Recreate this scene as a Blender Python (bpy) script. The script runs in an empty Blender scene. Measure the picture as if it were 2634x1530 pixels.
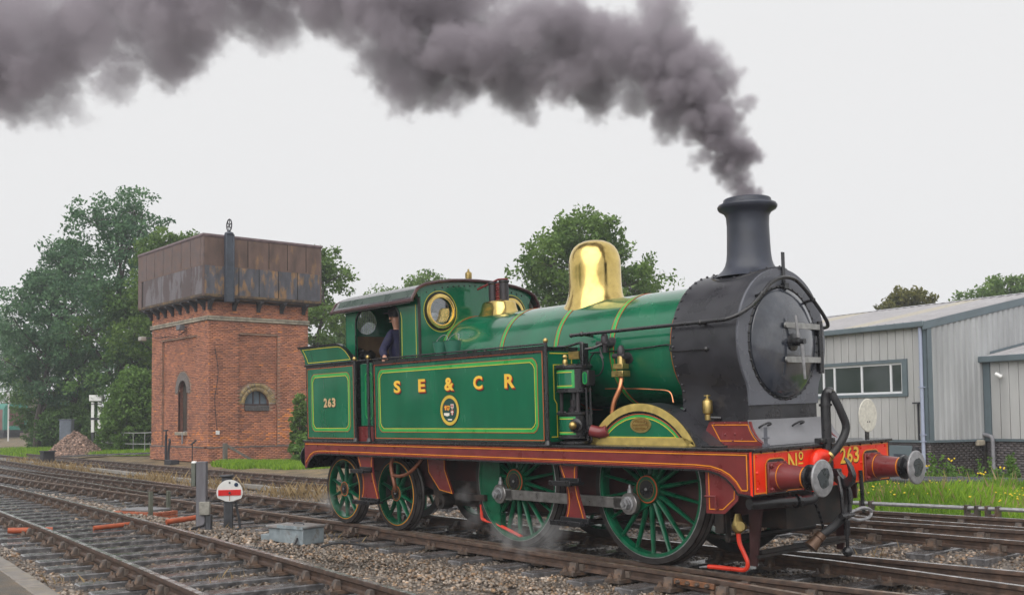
import bpy, bmesh, math, random
import numpy as np
from mathutils import Vector, Matrix
from mathutils.geometry import tessellate_polygon
R = math.radians
rnd = random.Random(7)
scene = bpy.context.scene
col = scene.collection

# ------------------------------------------------------------------ camera
cam = bpy.data.cameras.new('camera')
cam.sensor_fit = 'HORIZONTAL'; cam.sensor_width = 36.0
cam.lens = 2675.34 / 2634 * 36.0
cam.shift_y = (940.05 - 765.0) / 2634
cam.clip_start = 0.1; cam.clip_end = 4000
camo = bpy.data.objects.new('camera', cam); col.objects.link(camo)
CAM = Vector((7.983, -9.5405, 1.6365))
_y, _p, _r = R(49.865), R(2.862), R(-0.617)
_d = Vector((-math.sin(_y) * math.cos(_p), math.cos(_y) * math.cos(_p), math.sin(_p)))
_rt = Vector((math.cos(_y), math.sin(_y), 0)); _up = _rt.cross(_d)
_r2 = _rt * math.cos(_r) + _up * math.sin(_r); _u2 = _up * math.cos(_r) - _rt * math.sin(_r)
m = Matrix((_r2, _u2, -_d)).transposed().to_4x4(); m.translation = CAM
camo.matrix_world = m
scene.camera = camo

# ------------------------------------------------------------------ sky and sun: bright overcast, soft light from over the camera's shoulder
SUN_EL, SUN_AZ = R(45), R(152)          # azimuth measured from +Y towards +X
w = bpy.data.worlds.new('World'); scene.world = w; w.use_nodes = True
nt = w.node_tree; nt.nodes.clear()
sky = nt.nodes.new('ShaderNodeTexSky'); sky.sky_type = 'NISHITA'; sky.sun_disc = False
sky.sun_elevation = SUN_EL; sky.sun_rotation = SUN_AZ; sky.dust_density = 6; sky.air_density = 1.0
hs = nt.nodes.new('ShaderNodeHueSaturation'); hs.inputs['Saturation'].default_value = 0.12; hs.inputs['Value'].default_value = 0.56
sc_ = nt.nodes.new('ShaderNodeMix'); sc_.data_type = 'RGBA'; sc_.inputs['Factor'].default_value = 0.93
sc_.inputs['B'].default_value = (5.02, 5.02, 5.06, 1)          # the even cloud sheet
bg = nt.nodes.new('ShaderNodeBackground'); bg.inputs['Strength'].default_value = 0.1
wo = nt.nodes.new('ShaderNodeOutputWorld')
nt.links.new(sky.outputs[0], hs.inputs['Color']); nt.links.new(hs.outputs[0], sc_.inputs['A'])
nt.links.new(sc_.outputs['Result'], bg.inputs['Color']); nt.links.new(bg.outputs[0], wo.inputs['Surface'])
sl = bpy.data.lights.new('sun', 'SUN'); sl.energy = 1.5; sl.angle = R(85); sl.color = (1, 0.97, 0.93)
so = bpy.data.objects.new('sun', sl); col.objects.link(so)
sdir = Vector((math.sin(SUN_AZ) * math.cos(SUN_EL), math.cos(SUN_AZ) * math.cos(SUN_EL), math.sin(SUN_EL)))
so.rotation_euler = sdir.to_track_quat('Z', 'Y').to_euler()
vs = scene.view_settings; vs.view_transform = 'Standard'; vs.look = 'None'; vs.exposure = 0.82; vs.gamma = 1.0
vs.use_curve_mapping = False
scene.render.engine = 'CYCLES'
cy = scene.cycles
cy.use_denoising = True; cy.max_bounces = 8; cy.diffuse_bounces = 3; cy.glossy_bounces = 3
cy.transmission_bounces = 4; cy.transparent_max_bounces = 8; cy.volume_bounces = 1
cy.volume_step_rate = 1.5; cy.volume_max_steps = 256
cy.use_adaptive_sampling = True; cy.adaptive_threshold = 0.02

# ------------------------------------------------------------------ helpers
class MB:
    """collects vertices and faces (with a material slot each) for one mesh"""
    def __init__(s): s.v = []; s.f = []; s.mi = []
    def add(s, vs, fs, mi=0):
        o = len(s.v); s.v += [tuple(q) for q in vs]
        for f in fs: s.f.append(tuple(i + o for i in f)); s.mi.append(mi)
        return s
    def box(s, x0, x1, y0, y1, z0, z1, mi=0, M=None):
        vs = [(x, y, z) for x in (x0, x1) for y in (y0, y1) for z in (z0, z1)]
        if M is not None: vs = [tuple(M @ Vector(q)) for q in vs]
        return s.add(vs, [(0, 1, 3, 2), (4, 6, 7, 5), (0, 4, 5, 1), (2, 3, 7, 6), (0, 2, 6, 4), (1, 5, 7, 3)], mi)
    def bar(s, a, b, w, h, up=(0, 0, 1), mi=0):
        a, b = Vector(a), Vector(b); d = (b - a).normalized(); u = Vector(up)
        r = d.cross(u)
        if r.length < 1e-4: r = d.cross(Vector((1, 0, 0)))
        r.normalize(); u = r.cross(d)
        vs = [p + r * sx * w / 2 + u * sz * h / 2 for p in (a, b) for sx in (-1, 1) for sz in (-1, 1)]
        return s.add(vs, [(0, 1, 3, 2), (4, 6, 7, 5), (0, 4, 5, 1), (2, 3, 7, 6), (0, 2, 6, 4), (1, 5, 7, 3)], mi)
    def tube(s, pts, r, n=8, mi=0, caps=True):
        pts = [Vector(p) for p in pts]; k = len(pts)
        rs = r if isinstance(r, (list, tuple)) else [r] * k
        t = [(pts[min(i + 1, k - 1)] - pts[max(i - 1, 0)]).normalized() for i in range(k)]
        a = t[0].cross(Vector((0, 0, 1)))
        if a.length < 1e-3: a = t[0].cross(Vector((1, 0, 0)))
        a.normalize(); vs = []
        for i in range(k):
            a = (a - t[i] * a.dot(t[i])).normalized(); b = t[i].cross(a)
            vs += [pts[i] + (a * math.cos(2 * math.pi * j / n) + b * math.sin(2 * math.pi * j / n)) * rs[i] for j in range(n)]
        fs = [(i * n + j, i * n + (j + 1) % n, (i + 1) * n + (j + 1) % n, (i + 1) * n + j) for i in range(k - 1) for j in range(n)]
        if caps: fs += [tuple(range(n - 1, -1, -1)), tuple((k - 1) * n + j for j in range(n))]
        return s.add(vs, fs, mi)
    def lathe(s, prof, o=(0, 0, 0), ax=(0, 0, 1), n=24, mi=0, a0=0, a1=2 * math.pi, sx=1, sy=1, cap=True):
        """prof: list of (radius, distance along axis)"""
        o = Vector(o); ax = Vector(ax).normalized(); u = ax.cross(Vector((0, 0, 1)))
        if u.length < 1e-3: u = Vector((1, 0, 0))
        u.normalize(); v = ax.cross(u); full = abs(a1 - a0 - 2 * math.pi) < 1e-6
        nn = n if full else n + 1; vs = []
        for r, h in prof:
            for j in range(nn):
                a = a0 + (a1 - a0) * j / n
                vs.append(o + ax * h + u * math.cos(a) * r * sx + v * math.sin(a) * r * sy)
        fs = []
        for i in range(len(prof) - 1):
            for j in range(n):
                j2 = (j + 1) % nn
                fs.append((i * nn + j, i * nn + j2, (i + 1) * nn + j2, (i + 1) * nn + j))
        if full and cap:
            if prof[0][0] > 1e-4: fs.append(tuple(range(n - 1, -1, -1)))
            if prof[-1][0] > 1e-4: fs.append(tuple((len(prof) - 1) * n + j for j in range(n)))
        return s.add(vs, fs, mi)
    def ball(s, c, r, n=10, mi=0, sc=(1, 1, 1)):
        k = max(4, n // 2); vs = []; c = Vector(c)
        for i in range(k + 1):
            th = math.pi * i / k
            for j in range(n):
                a = 2 * math.pi * j / n
                vs.append((c.x + r * sc[0] * math.sin(th) * math.cos(a), c.y + r * sc[1] * math.sin(th) * math.sin(a), c.z + r * sc[2] * math.cos(th)))
        fs = [(i * n + j, (i + 1) * n + j, (i + 1) * n + (j + 1) % n, i * n + (j + 1) % n) for i in range(k) for j in range(n)]
        return s.add(vs, fs, mi)
    def plate(s, loops, to3, t, mi=0):
        """loops: outer outline and holes in 2D; to3(u, v, depth); front at depth 0, back at depth -t"""
        tri = tessellate_polygon([[Vector((a, b, 0)) for a, b in L] for L in loops])
        P = [q for L in loops for q in L]; n = len(P)
        vs = [to3(a, b, 0) for a, b in P] + [to3(a, b, -t) for a, b in P]
        fs = [tuple(q) for q in tri] + [tuple(i + n for i in reversed(q)) for q in tri]
        o = 0
        for L in loops:
            k = len(L)
            fs += [(o + i, o + (i + 1) % k, n + o + (i + 1) % k, n + o + i) for i in range(k)]; o += k
        return s.add(vs, fs, mi)
    def ribbon(s, pts, wd, to3, t=0.003, closed=True, mi=0, side=1):
        """a strip of width wd along a 2D line, inside it when closed"""
        k = len(pts); P = [Vector(p) for p in pts]
        if closed:
            ar = sum(P[i].x * P[(i + 1) % k].y - P[(i + 1) % k].x * P[i].y for i in range(k))
            side = 1 if ar > 0 else -1
        Q = []
        for i in range(k):
            a = P[i] - P[i - 1] if (closed or i > 0) else P[1] - P[0]
            b = P[(i + 1) % k] - P[i] if (closed or i < k - 1) else P[-1] - P[-2]
            a.normalize(); b.normalize()
            na = Vector((-a.y, a.x)); nb = Vector((-b.y, b.x)); nn = na + nb
            if nn.length < 1e-6: nn = na
            nn.normalize(); c_ = max(0.35, nn.dot(na))
            Q.append(P[i] + nn * side * wd / c_)
        vs = [to3(p.x, p.y, t) for p in P] + [to3(p.x, p.y, t) for p in Q] + [to3(p.x, p.y, 0) for p in P] + [to3(p.x, p.y, 0) for p in Q]
        fs = []
        for i in range(k if closed else k - 1):
            j = (i + 1) % k
            fs += [(i, j, k + j, k + i), (i, 2 * k + i, 2 * k + j, j), (k + i, k + j, 3 * k + j, 3 * k + i)]
        return s.add(vs, fs, mi)

def finish(name, me, mats, parent=None, smooth=True, ang=35, bevel=0, label=None, cat=None, group=None, kind=None):
    for mt in (mats if isinstance(mats, (list, tuple)) else [mats]): me.materials.append(mt)
    if smooth:
        me.polygons.foreach_set('use_smooth', [True] * len(me.polygons)); me.set_sharp_from_angle(angle=R(ang))
    o = bpy.data.objects.new(name, me); col.objects.link(o)
    if parent: o.parent = parent
    if bevel:
        b = o.modifiers.new('bevel', 'BEVEL'); b.width = bevel; b.segments = 2; b.limit_method = 'ANGLE'; b.angle_limit = R(40)
    return tag(o, label, cat, group, kind)
def obj(name, mb, mats, parent=None, fix=True, **k):
    me = bpy.data.meshes.new(name); me.from_pydata(mb.v, [], mb.f)
    if any(mb.mi): me.polygons.foreach_set('material_index', mb.mi)
    if fix:
        bm = bmesh.new(); bm.from_mesh(me); bmesh.ops.recalc_face_normals(bm, faces=bm.faces); bm.to_mesh(me); bm.free()
    me.update()
    return finish(name, me, mats, parent, **k)
def tag(o, label=None, cat=None, group=None, kind=None):
    if label: o['label'] = label
    if cat: o['category'] = cat
    if group: o['group'] = group
    if kind: o['kind'] = kind
    return o
def empty(name, loc=(0, 0, 0), rot=(0, 0, 0), **k):
    o = bpy.data.objects.new(name, None); col.objects.link(o); o.location = loc; o.rotation_euler = rot
    o.empty_display_size = 0.2
    return tag(o, **k)
def copy_part(o, parent, M=None, name=None):
    c = o.copy(); col.objects.link(c); c.parent = parent
    if M is not None: c.matrix_local = M
    for ch in list(o.children):
        if ch is not c: copy_part(ch, c, ch.matrix_local.copy())
    return c
def raw_mesh(name, V, F, colors=None, n=3):
    """fast mesh from numpy: V (k,3), F (m,n); colors per vertex -> attribute 'tint'"""
    me = bpy.data.meshes.new(name); V = np.asarray(V, np.float32); F = np.asarray(F, np.int32)
    me.vertices.add(len(V)); me.vertices.foreach_set('co', V.ravel())
    me.loops.add(F.size); me.loops.foreach_set('vertex_index', F.ravel())
    me.polygons.add(len(F)); me.polygons.foreach_set('loop_start', np.arange(0, F.size, F.shape[1], dtype=np.int32))
    me.update(calc_edges=True); me.validate()
    if colors is not None:
        a = me.attributes.new('tint', 'FLOAT', 'POINT'); a.data.foreach_set('value', np.asarray(colors, np.float32))
    return me
def arc(cx, cy_, r, a0, a1, n):
    return [(cx + r * math.cos(R(a0 + (a1 - a0) * i / n)), cy_ + r * math.sin(R(a0 + (a1 - a0) * i / n))) for i in range(n + 1)]
def bez(P, n=8):
    """smooth line (Catmull-Rom) through 3D points"""
    P = [Vector(p) for p in P]; out = []
    for i in range(len(P) - 1):
        a, b, c_, d_ = P[max(i - 1, 0)], P[i], P[i + 1], P[min(i + 2, len(P) - 1)]
        for j in range(n):
            t = j / n
            out.append(0.5 * ((2 * b) + (c_ - a) * t + (2 * a - 5 * b + 4 * c_ - d_) * t * t + (3 * b - a - 3 * c_ + d_) * t ** 3))
    return out + [P[-1]]
def chamfer(u0, u1, v0, v1, c_, concave=True):
    if not concave: return [(u0 + c_, v0), (u1 - c_, v0), (u1, v0 + c_), (u1, v1 - c_), (u1 - c_, v1), (u0 + c_, v1), (u0, v1 - c_), (u0, v0 + c_)]
    k = c_ * 0.62; L = []
    for (cu, cv, su, sv) in ((u0, v0, 1, 1), (u1, v0, -1, 1), (u1, v1, -1, -1), (u0, v1, 1, -1)):
        q = [(cu, cv + sv * c_), (cu + su * k * 0.62, cv + sv * k * 0.62), (cu + su * c_, cv)]
        if su * sv < 0: q.reverse()
        L += q
    return L

# ------------------------------------------------------------------ materials
MATS = {}
def mat(name, c, rough=0.5, metal=0.0, coat=0.0, var=0.15, scale=6.0, bump=0.0, bscale=40.0, c2=None, cscale=None, rvar=0.1, spec=0.5, tint=False, streak=0.0, thr=(0.45, 0.62), coords='Object', croughness=0.08):
    """principled paint or metal; noise varies colour and gloss, c2 = second colour in patches, streak = vertical runs"""
    mt = bpy.data.materials.new(name); mt.use_nodes = True; t = mt.node_tree; N = t.nodes; Lk = t.links
    b = N['Principled BSDF']
    tc = N.new('ShaderNodeTexCoord'); src = tc.outputs[coords]
    n1 = N.new('ShaderNodeTexNoise'); n1.inputs['Scale'].default_value = scale; n1.inputs['Detail'].default_value = 6
    mp = N.new('ShaderNodeMapping'); Lk.new(src, mp.inputs['Vector'])
    if streak: mp.inputs['Scale'].default_value = (1, 1, streak)
    Lk.new(mp.outputs[0], n1.inputs['Vector'])
    base = N.new('ShaderNodeRGB'); base.outputs[0].default_value = (*c, 1); out = base.outputs[0]
    if c2:
        n2 = N.new('ShaderNodeTexNoise'); n2.inputs['Scale'].default_value = cscale or scale * 0.5; n2.inputs['Detail'].default_value = 8; n2.inputs['Roughness'].default_value = 0.65
        Lk.new(mp.outputs[0], n2.inputs['Vector'])
        rp = N.new('ShaderNodeMapRange'); rp.inputs['From Min'].default_value = thr[0]; rp.inputs['From Max'].default_value = thr[1]
        Lk.new(n2.outputs['Fac'], rp.inputs['Value'])
        mx = N.new('ShaderNodeMix'); mx.data_type = 'RGBA'; mx.inputs['B'].default_value = (*c2, 1)
        Lk.new(rp.outputs[0], mx.inputs['Factor']); Lk.new(out, mx.inputs['A']); out = mx.outputs['Result']
    if tint:
        at = N.new('ShaderNodeAttribute'); at.attribute_name = 'tint'
        m2 = N.new('ShaderNodeMix'); m2.data_type = 'RGBA'; m2.blend_type = 'MULTIPLY'; m2.inputs['Factor'].default_value = 1
        Lk.new(out, m2.inputs['A']); Lk.new(at.outputs['Fac'], m2.inputs['B']); out = m2.outputs['Result']
    if var:
        r1 = N.new('ShaderNodeMapRange'); r1.inputs['To Min'].default_value = 1 - var; r1.inputs['To Max'].default_value = 1 + var
        r1.inputs['From Min'].default_value = 0.3; r1.inputs['From Max'].default_value = 0.7
        Lk.new(n1.outputs['Fac'], r1.inputs['Value'])
        m3 = N.new('ShaderNodeVectorMath'); m3.operation = 'SCALE'; Lk.new(out, m3.inputs[0]); Lk.new(r1.outputs[0], m3.inputs['Scale']); out = m3.outputs[0]
    Lk.new(out, b.inputs['Base Color'])
    r2 = N.new('ShaderNodeMapRange'); r2.inputs['From Min'].default_value = 0.3; r2.inputs['From Max'].default_value = 0.7
    r2.inputs['To Min'].default_value = max(0.02, rough - rvar); r2.inputs['To Max'].default_value = min(1, rough + rvar)
    Lk.new(n1.outputs['Fac'], r2.inputs['Value']); Lk.new(r2.outputs[0], b.inputs['Roughness'])
    b.inputs['Metallic'].default_value = metal; b.inputs['Coat Weight'].default_value = coat; b.inputs['Coat Roughness'].default_value = croughness
    b.inputs['Specular IOR Level'].default_value = spec
    if bump:
        n3 = N.new('ShaderNodeTexNoise'); n3.inputs['Scale'].default_value = bscale; n3.inputs['Detail'].default_value = 5
        Lk.new(mp.outputs[0], n3.inputs['Vector'])
        bp = N.new('ShaderNodeBump'); bp.inputs['Strength'].default_value = bump; bp.inputs['Distance'].default_value = 0.02
        Lk.new(n3.outputs['Fac'], bp.inputs['Height']); Lk.new(bp.outputs[0], b.inputs['Normal'])
    MATS[name] = mt
    return mt
# ================================================================== the locomotive
green = mat('green_paint', (0.002, 0.122, 0.056), 0.22, coat=0.9, var=0.2, scale=2.2, spec=0.35, rvar=0.08, bump=0.05, bscale=2.6, c2=(0.005, 0.142, 0.074), cscale=1.7, thr=(0.48, 0.75), streak=0.3)
wheelg = mat('shaded_grimy_wheel_green', (0.003, 0.098, 0.045), 0.34, coat=0.2, var=0.35, scale=6, spec=0.35, c2=(0.02, 0.032, 0.022), cscale=4, thr=(0.58, 0.78))  # green darkened to paint in the shade on the wheels; patches are grime
ltgreen = mat('light_green_lining', (0.03, 0.36, 0.075), 0.35, coat=0.3, var=0.1)
yellow = mat('yellow_lining', (0.62, 0.52, 0.04), 0.4, var=0.1)
orange = mat('orange_lining', (0.75, 0.27, 0.015), 0.4, var=0.15)
redline = mat('red_lining', (0.5, 0.09, 0.02), 0.4, var=0.15)
maroon = mat('maroon_paint', (0.165, 0.026, 0.027), 0.33, coat=0.35, var=0.2, scale=5, spec=0.4)
red = mat('red_buffer_beam', (0.85, 0.032, 0.008), 0.35, coat=0.3, var=0.08, spec=0.4)
black = mat('black_enamel', (0.014, 0.014, 0.016), 0.3, coat=0.3, var=0.3, scale=8)
sooty = mat('smokebox_black', (0.030, 0.030, 0.036), 0.33, var=0.3, scale=4, rvar=0.12, bump=0.04, bscale=60)
plateg = mat('smokebox_front_grey', (0.105, 0.11, 0.13), 0.3, var=0.2, scale=3, rvar=0.1)
dirty = mat('underframe_black', (0.016, 0.014, 0.013), 0.6, var=0.5, scale=9, c2=(0.035, 0.022, 0.017), cscale=5)
steel = mat('bright_steel', (0.30, 0.29, 0.285), 0.36, metal=0.75, var=0.25, scale=14, streak=1)
worn = mat('worn_steel', (0.33, 0.33, 0.34), 0.5, metal=0.6, var=0.3, scale=20)
tyre = mat('tyre_steel', (0.035, 0.031, 0.030), 0.45, metal=0.2, var=0.35, scale=10)
treadm = mat('wheel_tread_steel', (0.25, 0.24, 0.235), 0.35, metal=0.8, var=0.2)
brass = mat('polished_brass', (0.76, 0.57, 0.20), 0.2, metal=1.0, var=0.12, scale=5, rvar=0.07, c2=(0.58, 0.42, 0.13), cscale=4, thr=(0.5, 0.7))
brassd = mat('dull_brass', (0.50, 0.37, 0.14), 0.36, metal=0.9, var=0.2, scale=20)
copper = mat('copper_pipe', (0.72, 0.30, 0.15), 0.3, metal=1.0, var=0.15)
copperd = mat('brown_pipe', (0.23, 0.085, 0.045), 0.45, metal=0.3, var=0.3)
rubber = mat('ribbed_rubber', (0.022, 0.022, 0.024), 0.6, var=0.2)
redpipe = mat('red_pipe', (0.72, 0.045, 0.018), 0.35, var=0.15)
cream = mat('cream_paint', (0.62, 0.60, 0.52), 0.5, var=0.15, scale=30)
gilt = mat('gilt_letter', (0.85, 0.52, 0.06), 0.4, var=0.08)
paleg = mat('pale_gold_letter', (0.62, 0.42, 0.22), 0.4, var=0.08)
letred = mat('letter_red_shade', (0.42, 0.018, 0.008), 0.45, var=0.05)
letblk = mat('letter_black_shade', (0.01, 0.012, 0.01), 0.45, var=0)
letwht = mat('letter_white', (0.8, 0.75, 0.66), 0.45, var=0)
cabin_in = mat('cab_interior', (0.022, 0.017, 0.013), 0.6, var=0.4)
def pane_glass(name, refl, c=(0.9, 0.93, 0.95)):
    mt = bpy.data.materials.new(name); mt.use_nodes = True; t = mt.node_tree; N = t.nodes; L = t.links; N.clear()
    tr = N.new('ShaderNodeBsdfTransparent'); tr.inputs[0].default_value = (*c, 1); gl = N.new('ShaderNodeBsdfGlossy'); gl.inputs['Roughness'].default_value = 0.03
    mx = N.new('ShaderNodeMixShader'); mx.inputs[0].default_value = refl; L.new(tr.outputs[0], mx.inputs[1]); L.new(gl.outputs[0], mx.inputs[2])
    o = N.new('ShaderNodeOutputMaterial'); L.new(mx.outputs[0], o.inputs['Surface']); MATS[name] = mt; return mt
glass = pane_glass('spectacle_glass', 0.30)

LOCO = empty('steam_locomotive', (0, 0, 0), (0.0207, 0, 0),
             label='green tank steam locomotive with maroon frames, brass dome and red buffer beam', cat='locomotive')
def P(name, mb, mt, parent=LOCO, **k): return obj(name, mb, mt, parent, **k)
near = lambda u, v, t=0: (u, -1.236 - t, v)
Y_T, Y_P, ZP = 1.235, 1.262, 1.337
def text_mesh(body, bold, x0=0, x1=1, y0=0, y1=1, extr=0.0):
    cu = bpy.data.curves.new('t', 'FONT'); cu.body = body; cu.size = 1; cu.offset = bold; cu.resolution_u = 3
    o = bpy.data.objects.new('t', cu); me = bpy.data.meshes.new_from_object(o)
    V = [v.co.copy() for v in me.vertices]; F = [tuple(p.vertices) for p in me.polygons]
    bpy.data.objects.remove(o); bpy.data.curves.remove(cu); bpy.data.meshes.remove(me)
    ax, bx_ = min(v.x for v in V), max(v.x for v in V); ay, by_ = min(v.y for v in V), max(v.y for v in V)
    return [((v.x - ax) / (bx_ - ax) * (x1 - x0) + x0, (v.y - ay) / (by_ - ay) * (y1 - y0) + y0) for v in V], F
def letter(name, body, u0, u1, v0, v1, to3, parent, face=gilt, sh=(letblk, letred), off=(0.014, -0.016), bold=0.02):
    V, F = text_mesh(body, bold, u0, u1, v0, v1)
    mb = MB(); mts = [face]
    n = len(sh)
    for i, mt in enumerate(sh):
        k = n - i
        mb.add([to3(u + off[0] * k, v + off[1] * k, 0.002 + 0.0012 * i) for u, v in V], F, i + 1); mts.append(mt)
        if i == n - 1:       # thicken the coloured block shade
            mb.add([to3(u + off[0] * 0.5, v + off[1] * 0.5, 0.002 + 0.0012 * i + 0.0006) for u, v in V], F, i + 1)
    mb.add([to3(u, v, 0.0065) for u, v in V], F, 0)
    return obj(name, mb, mts, parent, smooth=False, fix=False)

# ---- running plate, valances, frames
mb = MB().box(-7.06, 1.80, -Y_P, Y_P, 1.308, ZP); plate = P('running_plate', mb, black, bevel=0.006)
for s in (-1, 1):
    o2 = lambda u, v, t=0, s=s: (u, s * (1.245 + t), v)
    bot = [(-7.03, 0.905), (-6.97, 0.905)] + [(-6.93, 0.97), (-6.85, 1.05), (-6.74, 1.105), (-6.6, 1.13), (-6.45, 1.136)] + \
          [(1.05, 1.122), (1.22, 1.115), (1.34, 1.09), (1.44, 1.045), (1.52, 0.98), (1.58, 0.90)] + [(1.745, 0.885)]
    mb = MB().plate([bot + [(1.745, 1.306), (-7.03, 1.306)]], o2, 0.016); va = P('valance', mb, maroon)
    mb = MB().ribbon([p for p in bot], 0.02, lambda u, v, t, s=s: (u, s * (1.2465 + t), v - 0.001), 0.004, closed=False, side=-1); P('valance_edge', mb, black, va)
    if s < 0:
        o3 = lambda u, v, t=0: (u, -1.2475 - t, v)
        mb = MB(); mb.ribbon([(-7.0, 1.283), (1.70, 1.280)], 0.011, o3, closed=False, side=-1)
        mb.ribbon([(1.702, 1.283), (1.702, 0.94), (1.69, 0.925), (1.625, 0.925)], 0.011, o3, closed=False, side=-1)
        lo = [(-7.0, 0.98)] + [(-6.93, 1.04), (-6.85, 1.105), (-6.74, 1.148), (-6.6, 1.166), (-6.45, 1.17)] + [(1.05, 1.160), (1.25, 1.15), (1.38, 1.12), (1.48, 1.075), (1.56, 1.01), (1.62, 0.93)]
        mb.ribbon(lo, 0.011, o3, closed=False, side=1); P('orange_line', mb, orange, va)
        mb = MB().ribbon([(u, v - 0.017) for u, v in lo], 0.006, o3, 0.0025, closed=False, side=1)
        mb.ribbon([(-7.0, 1.297), (1.72, 1.294)], 0.005, o3, 0.0025, closed=False, side=-1); P('red_line', mb, redline, va)
    mb = MB(); yy = s * 0.62
    mb.plate([[(-4.4, 0.62), (-3.4, 0.5), (-2.9, 0.45), (-1.6, 0.45), (-0.7, 0.52), (0.6, 0.45), (1.2, 0.62), (1.73, 0.72), (1.73, 1.306), (-7.0, 1.306), (-7.0, 0.85), (-5.2, 0.85)]], lambda u, v, t=0, s=s: (u, s * (0.62 + t), v), 0.03)
    P('frame_plate', mb, mat('shaded_frame_maroon', (0.042, 0.013, 0.013), 0.5, var=0.4) if s < 0 else MATS['shaded_frame_maroon'])  # maroon darkened so its colour carries the shade under the running plate
mb = MB().box(-4.2, -1.4, -0.58, 0.58, 0.42, 1.3).box(-1.0, 0.9, -0.55, 0.55, 0.62, 1.3).box(0.9, 1.6, -0.5, 0.5, 0.48, 1.3); P('ashpan', mb, dirty)
mb = MB().box(-7.05, -7.02, -1.24, 1.24, 0.89, 1.305); P('rear_beam', mb, black)
mb = MB()
for s in (-1, 1): mb.lathe([(0.13, 0), (0.10, -0.36), (0.10, -0.42), (0.2, -0.44), (0.2, -0.46)], (-7.05, s * 0.87, 1.05), (1, 0, 0), 16)
P('rear_buffer', mb, black)

# ---- buffer beam
BB = P('buffer_beam', MB().box(1.728, 1.757, -1.246, 1.246, 0.877, 1.306), red)
fr = lambda u, v, t=0: (1.757 + t, u, v)
P('beam_edging', MB().ribbon([(-1.246, 0.877), (1.246, 0.877), (1.246, 1.306), (-1.246, 1.306)], 0.014, fr, 0.003), black, BB)
for s in (-1, 1):
    a, b_ = sorted((s * 0.71, s * 1.03))
    notch = [(a, 0.885), (a, 1.17), (a + 0.03, 1.21), (a + 0.07, 1.222), (b_ - 0.07, 1.222), (b_ - 0.03, 1.21), (b_, 1.17), (b_, 0.885)]
    P('buffer_recess_panel', MB().plate([notch], fr, -0.004), black, BB)
    P('beam_line', MB().ribbon(notch, 0.011, lambda u, v, t: fr(u, v, t + 0.002), 0.003, closed=False, side=1), orange, BB)
    mb = MB()
    y0 = -1.215 if s < 0 else 1.03; y1 = -1.03 if s < 0 else 1.215
    mb.ribbon([(y0, 0.9), (y0, 1.285)] if s < 0 else [(y1, 1.285), (y1, 0.9)], 0.01, fr, closed=False, side=-1); mb.box(1.757, 1.76, y0, y1, 0.895, 0.905)
    P('beam_line', mb, orange, BB)
P('beam_line', MB().box(1.757, 1.76, -1.215, 1.215, 1.281, 1.290).box(1.757, 1.76, -0.7, -0.42, 0.895, 0.905).box(1.757, 1.76, 0.32, 0.7, 0.895, 0.905), orange, BB)
mb = MB()
for y in (-1.17, -0.62, 0.67, 1.17):
    for z in (0.94, 1.1, 1.26): mb.ball((1.757, y, z), 0.016, 8)
P('beam_rivets', mb, red, BB)
mb = MB()
for y in np.linspace(-1.1, 1.1, 11): mb.ball((1.762, y, 1.296), 0.014, 6)
P('plate_bolts', mb, black, BB)
letter('number_prefix', 'N', -0.665, -0.515, 1.075, 1.265, fr, BB, gilt, (letblk,), (0.012, -0.012), 0.012)
letter('number_prefix', 'o', -0.485, -0.405, 1.185, 1.275, fr, BB, gilt, (letblk,), (0.01, -0.01), 0.012)
P('prefix_dash', MB().box(1.758, 1.763, -0.485, -0.41, 1.145, 1.16), gilt, BB); P('prefix_dot', MB().box(1.758, 1.763, -0.458, -0.435, 1.085, 1.108), gilt, BB)
for ch, a, b_ in (('2', 0.265, 0.375), ('6', 0.395, 0.50), ('3', 0.52, 0.625)):
    letter('beam_digit', ch, a, b_, 1.108, 1.278, fr, BB, gilt, (letblk,), (0.014, -0.012), 0.022)

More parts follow.
